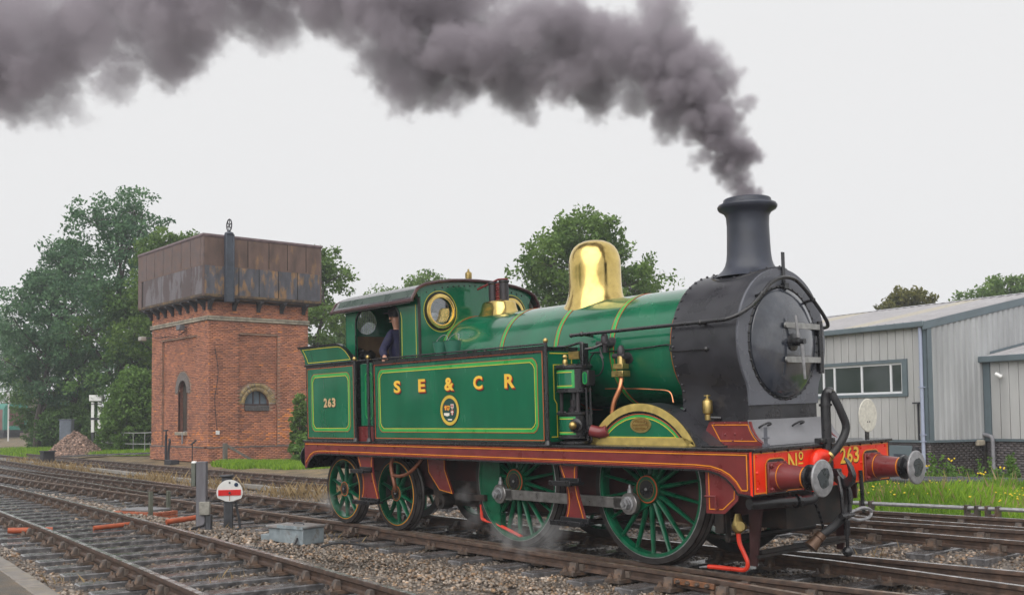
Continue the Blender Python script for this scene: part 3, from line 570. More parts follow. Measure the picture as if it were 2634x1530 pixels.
# chimney
cpr = [(0.40, 3.17), (0.35, 3.205), (0.30, 3.25), (0.268, 3.30), (0.25, 3.36), (0.241, 3.44), (0.236, 3.58), (0.232, 3.75), (0.238, 3.85), (0.262, 3.895), (0.315, 3.925), (0.328, 3.945), (0.33, 3.965), (0.318, 3.985), (0.268, 4.0), (0.262, 4.04), (0.250, 4.05), (0.19, 4.05), (0.185, 3.7), (0.0, 3.7)]
CH = P('chimney', MB().lathe(cpr, (0.875, 0, 0), (0, 0, 1), 56), mat('chimney_black', (0.036, 0.041, 0.058), 0.4, var=0.25, scale=4, rvar=0.1))
mb = MB(); n = 56
fl = []
for r in (0.385, 0.425):
    for j in range(n):
        a = 2 * math.pi * j / n; x = 0.875 + r * 0.98 * math.cos(a); y = r * math.sin(a); fl.append((x, y, 2.435 + math.sqrt(0.79 ** 2 - y * y) + 0.016))
for r in (0.425,):
    for j in range(n):
        a = 2 * math.pi * j / n; x = 0.875 + r * 0.98 * math.cos(a); y = r * math.sin(a); fl.append((x, y, 2.435 + math.sqrt(0.79 ** 2 - y * y) - 0.02))
mb.add(fl, [(i * n + j, i * n + (j + 1) % n, (i + 1) * n + (j + 1) % n, (i + 1) * n + j) for i in range(2) for j in range(n)]); P('chimney_flange', mb, sooty, CH)
mb = MB()
for j in range(14):
    a = 2 * math.pi * j / 14; x = 0.875 + 0.40 * math.cos(a); y = 0.405 * math.sin(a); mb.ball((x, y, 2.435 + math.sqrt(0.79 ** 2 - y * y) + 0.018), 0.015, 6)
P('flange_bolts', mb, sooty, CH)
# dome: flared skirt follows the barrel
mb = MB(); n = 56; xd = -1.56; prof = [(0.425, -1), (0.385, 0.02), (0.352, 0.10), (0.340, 0.19), (0.337, 0.32)]
vs = []
for i, (r, h) in enumerate(prof):
    for j in range(n):
        a = 2 * math.pi * j / n; x = xd + r * math.cos(a); y = r * math.sin(a); zb = ZB + math.sqrt(0.70 ** 2 - y * y)
        z = zb - 0.012 if h < 0 else zb * (1 - i / 4) + (i / 4) * (3.14) + h if i < 4 else 3.46
        vs.append((x, y, z))
for r, z in [(0.337, 3.56), (0.334, 3.64), (0.322, 3.71), (0.298, 3.775), (0.262, 3.83), (0.21, 3.872), (0.14, 3.902), (0.06, 3.915)]:
    for j in range(n):
        a = 2 * math.pi * j / n; vs.append((xd + r * math.cos(a), r * math.sin(a), z))
k = len(vs) // n; mb.add(vs, [(i * n + j, i * n + (j + 1) % n, (i + 1) * n + (j + 1) % n, (i + 1) * n + j) for i in range(k - 1) for j in range(n)] + [tuple((k - 1) * n + j for j in range(n))])
P('brass_dome', mb, brass, ang=70)
# safety valve cover and columns
mb = MB(); n = 40; vs = []; xs = -3.53
for sc, z in ((1.22, -1), (1.08, 3.15), (1.0, 3.2), (0.95, 3.27), (0.88, 3.30), (0.7, 3.31)):
    for j in range(n):
        a = 2 * math.pi * j / n; ca, sa = math.cos(a), math.sin(a); q = 1 / (abs(ca) ** 3.2 + abs(sa) ** 3.2) ** (1 / 3.2)
        x, y = xs + 0.27 * sc * ca * q, 0.19 * sc * sa * q
        vs.append((x, y, (ZB + math.sqrt(0.49 - y * y) - 0.01) if z < 0 else z))
mb.add(vs, [(i * n + j, i * n + (j + 1) % n, (i + 1) * n + (j + 1) % n, (i + 1) * n + j) for i in range(5) for j in range(n)] + [tuple(5 * n + j for j in range(n))])
SV = P('safety_valve_cover', mb, brass, ang=60)
for dx in (-0.125, 0.125): P('valve_column', MB().lathe([(0.066, 3.30), (0.066, 3.56), (0.078, 3.575), (0.078, 3.60), (0.05, 3.605)], (xs + dx, 0.0, 0), n=18), mat('dark_metal', (0.05, 0.045, 0.05), 0.4, metal=0.4) if dx < 0 else MATS['dark_metal'], SV)
sp = [(xs + 0.035 * math.cos(a), 0.035 * math.sin(a), 3.31 + 0.25 * a / (2 * math.pi * 7)) for a in np.linspace(0, 2 * math.pi * 7, 84)]
P('valve_spring', MB().tube(sp, 0.011, 6).tube([(xs + 0.2, 0, 3.61), (xs, 0, 3.625), (xs - 0.42, -0.05, 3.52)], 0.016, 6), mat('spring_red', (0.22, 0.03, 0.03), 0.4), SV)
# handrails and pipes along the barrel
hr = bez([(-1.13, -0.86, 2.636), (0.3, -0.86, 2.642), (1.0, -0.86, 2.645), (1.24, -0.84, 2.66), (1.36, -0.68, 2.76), (1.385, -0.48, 2.915), (1.385, -0.33, 3.03), (1.385, -0.13, 3.105), (1.385, 0.1, 3.10), (1.385, 0.28, 3.01), (1.385, 0.44, 2.89), (1.385, 0.62, 2.74), (1.36, 0.75, 2.63), (1.24, 0.84, 2.60), (0.9, 0.86, 2.60), (-1.1, 0.86, 2.60)], 7)
HR = P('handrail', MB().tube(hr, 0.021, 10), black)
mb = MB()
for x in (-0.95, 0.86):
    for s in (-1, 1): mb.tube([(x, s * 0.68, 2.62), (x, s * 0.86, 2.64)], 0.016, 8).ball((x, s * 0.86, 2.64), 0.032, 10)
mb.tube([(1.28, -0.46, 2.90), (1.385, -0.48, 2.915)], 0.016, 8).ball((1.385, -0.48, 2.915), 0.03, 10).tube([(1.28, 0.42, 2.87), (1.385, 0.44, 2.89)], 0.016, 8).ball((1.385, 0.44, 2.89), 0.03, 10).ball((-1.13, -0.86, 2.636), 0.028, 8)
P('handrail_stanchions', mb, black, HR)
P('ejector_pipe', MB().tube(bez([(-0.95, -0.72, 2.42), (-0.5, -0.725, 2.42), (0.0, -0.73, 2.43), (0.30, -0.735, 2.44), (0.38, -0.80, 2.37), (0.55, -0.81, 2.36), (0.86, -0.80, 2.36)], 6), 0.010, 6).ball((0.88, -0.795, 2.36), 0.03, 8), black)
for x, z, dy in ((-0.62, 2.505, 0), (-0.36, 2.345, 0)):
    cv = P('clack_valve', MB().lathe([(0.085, 0), (0.085, 0.03), (0.05, 0.04), (0.045, 0.14)], (x, -0.66, z), (0, -1, 0), 16).tube([(x - 0.13, -0.80, z + 0.01), (x + 0.06, -0.80, z)], 0.032, 10).lathe([(0.036, -0.1), (0.042, 0.0), (0.05, 0.02), (0.04, 0.10), (0.02, 0.13)], (x - 0.01, -0.80, z), n=12), MATS['dark_metal'])
P('copper_feed_pipe', MB().tube(bez([(-0.37, -0.80, 2.10), (-0.375, -0.83, 1.98), (-0.44, -0.86, 1.83), (-0.47, -0.87, 1.70), (-0.47, -0.87, 1.60)], 6), 0.032, 12).lathe([(0.045, 0), (0.045, 0.05)], (-0.47, -0.87, 1.6), n=10), copper)
P('pipe_union', MB().box(-0.47, -0.29, -0.87, -0.74, 2.11, 2.18).box(-0.45, -0.30, -0.86, -0.75, 2.2, 2.26).lathe([(0.05, 0), (0.045, 0.1), (0.03, 0.2)], (-0.37, -0.80, 2.24), n=10), brassd, bevel=0.006)
P('oil_line', MB().tube(bez([(-0.7, -0.74, 1.98), (-0.3, -0.72, 1.97), (0.05, -0.71, 1.95), (0.26, -0.70, 1.92), (0.33, -0.72, 1.80)], 5), 0.008, 6), copper)
P('pipe_coil', MB().tube([(-0.72 + 0.0 + 0.115 * math.sin(a), -0.86, 2.27 + 0.135 * math.cos(a)) for a in np.linspace(0.6, 5.9, 26)], 0.009, 6).tube(bez([(-0.66, -0.84, 2.48), (-0.655, -0.85, 2.42), (-0.6, -0.86, 2.33)], 4), 0.009, 6), MATS['dark_metal'])
lb = P('lubricator', MB().lathe([(0.02, 1.60), (0.034, 1.605), (0.034, 1.66), (0.028, 1.665), (0.05, 1.675), (0.055, 1.69), (0.055, 1.80), (0.048, 1.815), (0.03, 1.82), (0.03, 1.835), (0.012, 1.84), (0.012, 1.875)], (0.79, -0.70, 0), n=18).bar((0.75, -0.70, 1.865), (0.83, -0.70, 1.865), 0.014, 0.014)  , brassd)
P('lubricator_pipe', MB().tube([(0.79, -0.70, 1.63), (0.9, -0.62, 1.62)], 0.02, 8), black, lb)
P('wash_plugs', MB().ball((-3.42, -0.72, 2.56), 0.035, 8).ball((-3.62, -0.72, 2.56), 0.035, 8).ball((-3.20, -0.725, 2.56), 0.035, 8).ball((-2.95, -0.74, 2.54), 0.03, 8), black)

# ---- side tanks
def lined_panel(parent, u0, u1, v0, v1, f3, c_=0.085, w_=0.04, out=True):
    if out: P('red_line', MB().ribbon([(u0 - 0.105, v0 - 0.10), (u1 + 0.105, v0 - 0.10), (u1 + 0.105, v1 + 0.085), (u0 - 0.105, v1 + 0.085)], 0.011, f3), redline, parent)
    pts = chamfer(u0, u1, v0, v1, c_)
    P('lining_edge', MB().ribbon(chamfer(u0 - 0.008, u1 + 0.008, v0 - 0.008, v1 + 0.008, c_), 0.008, f3, 0.0025), redline, parent)
    P('light_green_line', MB().ribbon(pts, w_, f3, 0.003), ltgreen, parent)
    P('yellow_line', MB().ribbon(chamfer(u0 + w_, u1 - w_, v0 + w_, v1 - w_, c_ * 0.96), 0.009, f3, 0.0035), yellow, parent)
for s in (-1, 1):
    y0, y1 = sorted((s * 0.66, s * Y_T))
    tk = P('side_tank', MB().box(-4.955, -1.20, y0, y1, ZP, 2.485), green, bevel=0.012)
    P('tank_edging', MB().box(-4.97, -1.185, s * 1.20, s * 1.2475, 2.455, 2.512).box(-4.97, -1.19, y0 - 0.002, y1 + 0.002, 2.484, 2.5), black, tk)
    if s < 0:
        P('tank_base_band', MB().ribbon([(-4.952, ZP + 0.001), (-1.203, ZP + 0.001), (-1.203, 2.46), (-4.952, 2.46)], 0.034, near, 0.0025), black, tk)
        lined_panel(tk, -4.835, -1.35, 1.482, 2.372, near)
        ft = lambda u, v, t=0: (-1.199 + t, u, v)
        P('front_edge', MB().ribbon([(-1.232, ZP + 0.002), (-0.67, ZP + 0.002), (-0.67, 2.48), (-1.232, 2.48)], 0.03, ft), black, tk)
        P('front_yellow_line', MB().ribbon([(-1.165, 2.43), (-0.8, 2.43), (-0.8, 2.28), (-1.1, 2.28), (-1.1, 1.88), (-1.06, 1.82), (-1.06, 1.42), (-1.165, 1.42)], 0.012, ft, closed=False, side=-1), yellow, tk)
for ch, uc, wd in (('S', -4.343, 0.17), ('E', -3.738, 0.165), ('&', -3.109, 0.21), ('C', -2.494, 0.19), ('R', -1.86, 0.20)):
    letter('tank_letter', ch, uc - wd / 2, uc + wd / 2, 2.03, 2.205, near, LOCO, gilt, (letblk, letred), (0.012, -0.014), 0.035)
# crest
def oval(a, b, n=40): return [(-3.112 + a * math.cos(t), 1.77 + b * math.sin(t)) for t in np.linspace(0, 2 * math.pi, n, endpoint=False)]
cr = P('crest', MB().plate([oval(0.21, 0.205)], lambda u, v, t=0: near(u, v, t + 0.003), 0.004), mat('crest_field', (0.01, 0.06, 0.05), 0.4))
P('crest_garter', MB().ribbon(oval(0.205, 0.20), 0.042, lambda u, v, t: near(u, v, t + 0.002), 0.004), mat('crest_gold', (0.62, 0.44, 0.06), 0.4), cr)
P('crest_line', MB().ribbon(oval(0.214, 0.209), 0.01, near, 0.005), letblk, cr)
n3 = lambda u, v, t=0: near(u, v, t + 0.0045)
sh_ = lambda cx, cz, w_, h_: [(cx - w_, cz + h_), (cx + w_, cz + h_), (cx + w_, cz), (cx + w_ * 0.6, cz - h_ * 0.6), (cx, cz - h_), (cx - w_ * 0.6, cz - h_ * 0.6), (cx - w_, cz)]
for cx, cz, m1, m2 in ((-3.055, 1.815, letwht, letred), (-3.055, 1.735, letred, letwht), (-3.145, 1.795, gilt, letred), (-3.20, 1.80, letred, gilt)):
    s_ = P('crest_shield', MB().plate([sh_(cx, cz, 0.033, 0.036)], n3, 0.001), m1, cr)
    P('shield_cross', MB().box(cx - 0.008, cx + 0.008, -1.2425, -1.2408, cz - 0.028, cz + 0.032).box(cx - 0.03, cx + 0.03, -1.2425, -1.2408, cz + 0.006, cz + 0.018), m2, s_)
P('crest_scroll', MB().plate([[(-3.24, 1.735), (-3.12, 1.735), (-3.12, 1.70), (-3.17, 1.69), (-3.24, 1.705)]], n3, 0.001).plate([[(-3.16, 1.655), (-3.06, 1.655), (-3.07, 1.637), (-3.15, 1.637)]], n3, 0.001), letwht, cr)

# ---- bunker
BK = P('bunker', MB().box(-6.96, -5.485, -Y_T, Y_T, ZP, 2.51), green, bevel=0.012)
P('bunker_beading', MB().box(-6.99, -5.46, -1.252, 1.252, 2.508, 2.535), black, BK)
P('bunker_edging', MB().ribbon([(-6.957, ZP + 0.001), (-5.488, ZP + 0.001), (-5.488, 2.507), (-6.957, 2.507)], 0.03, near, 0.0025), black, BK)
P('red_line', MB().ribbon([(-6.925, 1.372), (-5.52, 1.372), (-5.52, 2.475), (-6.925, 2.475)], 0.009, near), redline, BK)
lined_panel(BK, -6.79, -5.625, 1.485, 2.375, near, out=False)
for ch, a in (('2', -6.405), ('6', -6.28), ('3', -6.155)): letter('bunker_digit', ch, a, a + 0.108, 1.855, 1.998, near, BK, paleg, (letblk,), (0.012, -0.012), 0.045)
for s in (-1, 1):
    fl = [(-6.97, 2.536), (-6.99, 2.62), (-7.03, 2.70), (-7.09, 2.78), (-7.15, 2.835), (-6.3, 2.835), (-5.95, 2.83), (-5.84, 2.815), (-5.72, 2.76), (-5.6, 2.66), (-5.5, 2.536)]
    f3 = lambda u, v, t=0, s=s: (u, s * (1.225 + max(0, v - 2.55) * 0.12 + t), v)
    fx = P('bunker_coping', MB().plate([fl], f3, 0.012), green, BK)
    P('coping_edge', MB().ribbon(fl[4:], 0.03, lambda u, v, t=0: f3(u, v, t - 0.004), 0.022, closed=False, side=-1).ribbon(fl[4:], 0.012, lambda u, v, t=0: f3(u, v, t - 0.03), 0.06, closed=False, side=-1), black, fx)
    if s < 0:
        P('coping_line', MB().ribbon([(-6.90, 2.565), (-6.93, 2.64), (-6.98, 2.72), (-7.04, 2.79), (-6.3, 2.79), (-5.93, 2.785), (-5.83, 2.765), (-5.72, 2.70), (-5.62, 2.60), (-5.60, 2.565)], 0.011, f3), yellow, fx)
mb = MB(); rr_ = [(-6.97, 2.536), (-6.99, 2.62), (-7.03, 2.70), (-7.09, 2.78), (-7.15, 2.835)]
mb.add([(x, y, z) for y in (-1.24, 1.24) for x, z in rr_], [(i, i + 1, 5 + i + 1, 5 + i) for i in range(4)]); P('rear_coping', mb, green, BK)
mb = MB(); r5 = random.Random(5)
for q in range(90):
    c_ = Vector((r5.uniform(-6.8, -5.75), r5.uniform(-1.05, 1.05), r5.uniform(2.5, 2.68))); s_ = r5.uniform(0.08, 0.16)
    mb.ball(c_, s_, 6, sc=(r5.uniform(0.7, 1.2), r5.uniform(0.7, 1.2), r5.uniform(0.6, 1)))
P('coal', mb, mat('coal_black', (0.012, 0.012, 0.013), 0.35, var=0.4), BK, smooth=False)
# doorway, pillars
P('cab_door', MB().box(-5.40, -5.0, -1.19, -1.17, 1.56, 2.49), green, bevel=0.01)
P('door_line', MB().ribbon(chamfer(-5.26, -5.06, 1.66, 2.36, 0.06), 0.012, lambda u, v, t=0: (u, -1.192 - t, v)), ltgreen, bpy.data.objects['cab_door'])
P('door_kick_plate', MB().box(-5.46, -4.96, -1.20, -1.18, ZP, 1.555), maroon, bpy.data.objects['cab_door'])
for x, zt in ((-5.42, 2.545), (-5.05, 2.55), (-1.145, 2.545)):
    pl = P('handrail_pillar', MB().tube([(x, -1.27, ZP), (x, -1.27, zt)], 0.022, 10).lathe([(0.045, ZP), (0.03, ZP + 0.05)], (x, -1.27, 0), n=12), black)
    P('pillar_knob', MB().ball((x, -1.27, zt + 0.022), 0.033, 10), brassd, pl)
P('doorway_posts', MB().box(-5.487, -5.455, -1.236, -1.1, ZP, 2.52).box(-4.99, -4.953, -1.236, -1.1, ZP, 2.52), black)
P('top_rail', MB().tube([(-6.9, -1.265, 2.535), (-1.13, -1.265, 2.532)], 0.013, 6), black)

# ---- cab
def rrect(u0, u1, v0, v1, r0, r1, n=6):
    L = arc(u0 + r0, v0 + r0, r0, 180, 270, n) + arc(u1 - r0, v0 + r0, r0, 270, 360, n) + arc(u1 - r1, v1 - r1, r1, 0, 90, n) + arc(u0 + r1, v1 - r1, r1, 90, 180, n)
    return L
for s in (-1, 1):
    f3 = lambda u, v, t=0, s=s: (u, s * (1.03 + t), v)
    op = rrect(-5.745, -4.555, 2.0, 3.30, 0.05, 0.2)
    cs = P('cab_side', MB().plate([[(-6.03, 1.6), (-4.04, 1.6), (-4.04, 3.36), (-6.05, 3.36)], op], f3, 0.02), green)
    P('opening_edge', MB().ribbon(rrect(-5.765, -4.535, 1.98, 3.32, 0.05, 0.21), 0.028, f3, 0.012), black, cs)
    P('side_lining', MB().ribbon([(-4.50, 2.53), (-4.49, 3.10), (-4.52, 3.2)], 0.009, f3, closed=False, side=1).ribbon([(-4.14, 2.53), (-4.14, 3.28)], 0.009, f3, closed=False, side=1), yellow, cs)
    P('corner_bead', MB().tube([(-4.045, s * 1.04, 2.48), (-4.045, s * 1.04, 3.36)], 0.022, 8), dirty, cs)
prof = [(-1.19, 3.335), (-1.17, 3.375), (-1.14, 3.42), (-1.10, 3.48), (-1.03, 3.522), (-0.95, 3.556), (-0.72, 3.605), (-0.47, 3.637), (-0.22, 3.652), (0, 3.656)]
prof = prof + [(-y, z) for y, z in prof[:-1][::-1]]
hole = lambda c_: [(c_ + 0.198 * math.cos(a), 3.185 + 0.198 * math.sin(a)) for a in np.linspace(0, 2 * math.pi, 32, endpoint=False)]
for x, nm in ((-4.05, 'cab_front'), (-6.03, 'cab_back')):
    f3 = lambda u, v, t=0, x=x: (x + t, u, v)
    h_ = [hole(-0.665), hole(0.665)]
    cf = P(nm, MB().plate([[(-1.03, 1.6), (1.03, 1.6), (1.03, 3.36)] + [(y * 0.985, z - 0.012) for y, z in prof[::-1] if abs(y) < 1.12] + [(-1.03, 3.36)]] + h_, f3, 0.02), green)
    for y in (-0.665, 0.665):
        if nm == 'cab_front':
            P('spectacle_ring', MB().lathe([(0.19, 0.012), (0.195, 0.03), (0.222, 0.034), (0.25, 0.022), (0.252, 0)], (x, y, 3.185), (1, 0, 0), 40, cap=False), brass, cf)
            P('ring_line', MB().lathe([(0.288, 0.003), (0.297, 0.003)], (x, y, 3.185), (1, 0, 0), 40, cap=False), yellow, cf)
            P('spectacle_edge', MB().lathe([(0.252, 0.004), (0.280, 0.004)], (x, y, 3.185), (1, 0, 0), 40, cap=False), letblk, cf)
        else:
            mb = MB()
            for q in range(-5, 6): mb.box(x - 0.03, x - 0.018, y + q * 0.035 - 0.006, y + q * 0.035 + 0.006, 2.99, 3.38)
            P('window_bars', mb, steel, cf)
        P('spectacle_glass', MB().lathe([(0.198, -0.008), (0.0, -0.008)], (x, y, 3.185), (1, 0, 0), 32), glass, cf)
    if nm == 'cab_front':
        mb = MB()
        for y, z in [(-1.02, 3.40), (-0.9, 3.47), (-0.75, 3.515)] + [(q, 3.60 - 0.13 * q * q) for q in np.arange(-0.62, 0.9, 0.1)]: mb.ball((x + 0.003, y, z - 0.02), 0.012, 6)
        P('front_rivets', mb, black, cf)
k = len(prof); mb = MB()
mb.add([(x, y, z + dz) for x, dz in ((-6.22, -0.04), (-6.1, 0), (-4.0, 0)) for y, z in prof], [(i * k + j, i * k + j + 1, (i + 1) * k + j + 1, (i + 1) * k + j) for i in range(2) for j in range(k - 1)])
mb.add([(x, y, z + dz - 0.02) for x, dz in ((-6.22, -0.04), (-6.1, 0), (-4.0, 0)) for y, z in prof], [(i * k + j, i * k + j + 1, (i + 1) * k + j + 1, (i + 1) * k + j) for i in range(2) for j in range(k - 1)])
RF = P('cab_roof', mb, mat('roof_grey', (0.05, 0.052, 0.056), 0.22, var=0.2, scale=3, coat=0.4), fix=False)
for x in (-6.22, -4.0):
    dz = -0.04 if x < -5 else 0
    P('roof_rim', MB().tube([(x, y, z + dz) for y, z in prof], 0.024, 8), mat('roof_maroon', (0.065, 0.024, 0.028), 0.35, coat=0.3) if x < -5 else MATS['roof_maroon'], RF)
for s in (-1, 1):
    P('eave_strip', MB().box(-6.22, -3.985, s * 1.19 - 0.02, s * 1.19 + 0.02, 3.30, 3.345), MATS['roof_maroon'], RF, bevel=0.008)
    P('eave_panel', MB().add([(-6.05, s * 1.185, 3.345), (-4.03, s * 1.185, 3.345), (-4.03, s * 1.118, 3.478), (-6.05, s * 1.118, 3.478)], [(0, 1, 2, 3)]), mat('eave_grey_green', (0.055, 0.085, 0.07), 0.3, coat=0.3) if s < 0 else MATS['eave_grey_green'], RF)
P('whistle', MB().lathe([(0.02, 3.64), (0.02, 3.70), (0.045, 3.71), (0.05, 3.73), (0.05, 3.80), (0.03, 3.82), (0.014, 3.83), (0.014, 3.86)], (-4.25, 0.02, 0), n=14), brassd, RF)
P('cab_floor', MB().box(-6.0, -4.1, -1.0, 1.0, 1.46, 1.50), cabin_in)
P('backhead', MB().box(-4.5, -4.09, -0.6, 0.6, 1.4, 3.0).box(-4.55, -4.1, -0.98, -0.62, 1.4, 2.1).tube([(-4.55, -0.3, 2.5), (-4.7, 0.4, 2.7)], 0.03, 8), cabin_in, bevel=0.04)
buff = mat('cab_buff', (0.16, 0.105, 0.06), 0.6, var=0.35, scale=5)
P('cab_rear_lining', MB().box(-6.005, -5.99, -1.0, 1.0, 1.4, 2.95), buff)
mb = MB(); ip = [(y * 0.975, z - 0.045) for y, z in prof]; k = len(ip); mb.add([(x, y, z) for x in (-6.02, -4.09) for y, z in ip], [(j, j + 1, k + j + 1, k + j) for j in range(k - 1)]); P('cab_ceiling', mb, mat('cab_ceiling_cream', (0.62, 0.62, 0.60), 0.5, var=0.1), RF)

# ---- air pump in front of the tank
px, py = -0.975, -0.985
PU = P('air_pump', MB().lathe([(0.20, 1.345), (0.20, 1.375), (0.12, 1.39), (0.205, 1.41), (0.205, 1.43), (0.185, 1.44), (0.185, 1.68), (0.215, 1.69), (0.215, 1.715), (0.05, 1.72), (0.045, 1.94), (0.215, 1.95), (0.215, 1.975), (0.20, 1.985), (0.20, 2.225), (0.225, 2.235), (0.225, 2.262), (0.17, 2.28), (0.06, 2.285)], (px, py, 0), n=36), black)
for z0, z1, r in ((1.455, 1.665, 0.1865), (2.0, 2.21, 0.2015)):
    P('pump_panel', MB().lathe([(r, z0), (r, z1)], (px, py, 0), n=20, a0=R(200), a1=R(318)), green, PU)
    mb = MB()
    for a, b_ in ((z0, z0 + 0.022), (z1 - 0.022, z1)): mb.lathe([(r + 0.002, a), (r + 0.002, b_)], (px, py, 0), n=20, a0=R(200), a1=R(318))
    for a in (200, 308): mb.lathe([(r + 0.002, z0), (r + 0.002, z1)], (px, py, 0), n=3, a0=R(a), a1=R(a + 10))
    P('pump_light_line', mb, ltgreen, PU)
    mb = MB()
    for a, b_ in ((z0 + 0.022, z0 + 0.030), (z1 - 0.030, z1 - 0.022)): mb.lathe([(r + 0.003, a), (r + 0.003, b_)], (px, py, 0), n=20, a0=R(208), a1=R(310))
    P('pump_yellow_line', mb, yellow, PU)
P('pump_rods', MB().tube([(px - 0.13, py - 0.09, 1.7), (px - 0.13, py - 0.09, 1.97)], 0.022, 8).tube([(px + 0.14, py - 0.08, 1.7), (px + 0.14, py - 0.08, 1.97)], 0.022, 8).lathe([(0.05, 1.72), (0.055, 1.76), (0.03, 1.78), (0.035, 1.86)], (px, py - 0.03, 0), n=10), MATS['dark_metal'], PU)
mb = MB()
for a in range(0, 360, 40):
    for z, r in ((2.265, 0.2), (1.718, 0.195)): mb.ball((px + r * math.cos(R(a)), py + r * math.sin(R(a)), z), 0.016, 6)
P('pump_studs', mb, MATS['dark_metal'], PU)
P('valve_chest', MB().box(px + 0.19, px + 0.30, py - 0.06, py + 0.06, 2.02, 2.20).box(px + 0.16, px + 0.21, py - 0.05, py + 0.05, 2.1, 2.52), black, PU, bevel=0.008)
P('valve_plate', MB().plate([chamfer(px + 0.215, px + 0.285, 2.04, 2.18, 0.02, False)], lambda u, v, t=0: (u, py - 0.064 - t, v), 0.003), green, PU)
P('valve_plate_line', MB().ribbon(chamfer(px + 0.215, px + 0.285, 2.04, 2.18, 0.02, False), 0.012, lambda u, v, t=0: (u, py - 0.065 - t, v), 0.002), ltgreen, PU)
P('oil_pot', MB().box(px - 0.02, px + 0.15, py - 0.06, py + 0.04, 2.34, 2.43).lathe([(0.03, 2.28), (0.035, 2.31), (0.025, 2.34)], (px - 0.04, py - 0.1, 0), n=10).ball((px - 0.04, py - 0.1, 2.37), 0.03, 8), brassd, PU)
P('pump_pipes', MB().tube(bez([(px + 0.2, py, 2.5), (px + 0.1, py + 0.02, 2.53), (px - 0.15, py + 0.03, 2.50), (-1.3, py + 0.05, 2.51)], 5), 0.016, 8).tube([(px + 0.23, py - 0.03, 2.0), (px + 0.23, py - 0.02, 1.38)], 0.014, 8).tube([(px + 0.27, py, 2.0), (px + 0.27, py, 1.38)], 0.012, 8).tube(bez([(px + 0.2, py, 2.45), (-0.7, -0.92, 2.46), (-0.62, -0.85, 2.50)], 4), 0.018, 8), black, PU)
P('drain_cock', MB().lathe([(0.085, 0), (0.085, 0.03), (0.055, 0.035), (0.05, 0.10), (0.03, 0.12)], (px + 0.15, py - 0.12, 1.56), (0.35, -0.9, 0), 16).tube(bez([(px + 0.24, py - 0.05, 1.52), (-0.68, -0.95, 1.48), (-0.6, -0.92, 1.44)], 3), 0.055, 10), black, PU)
P('cock_ball', MB().ball((px + 0.205, py - 0.235, 1.565), 0.048, 12), brassd, PU)
P('maroon_reservoir', MB().tube(bez([(px + 0.28, py - 0.02, 1.50), (-0.58, -0.95, 1.475), (-0.50, -0.92, 1.50)], 3), 0.068, 12), maroon, PU)
# ================================================================== ground, tracks, ballast
def lerp_tab(v, tab):
    return np.interp(v, [t[0] for t in tab], [t[1] for t in tab])
TR = [(-40, -0.10), (-7.8, -0.10), (-6.4, -0.145), (-3.2, -0.145), (-2.6, -0.13), (-2.15, -0.16), (-1.75, -0.235), (1.4, -0.235), (2.2, -0.15), (2.7, -0.10), (6.0, -0.10), (6.8, -0.06), (8, -0.08), (12, -0.2), (17, -0.36), (22, -0.42), (300, -0.4)]
TL = [(-40, -0.10), (-7.5, -0.10), (-5.6, -0.13), (-2.6, -0.14), (-1.8, -0.16), (-1.3, -0.225), (2.2, -0.22), (4.2, -0.31), (7, -0.30), (9, -0.14), (14, -0.08), (300, 0.0)]
def G(x, y):
    x = np.asarray(x, float); y = np.asarray(y, float)
    t = np.clip((-8 - x) / 9, 0, 1); t = t * t * (3 - 2 * t)
    return lerp_tab(y, TR) * (1 - t) + lerp_tab(y, TL) * t
def gz(x, y): return float(G(x, y))

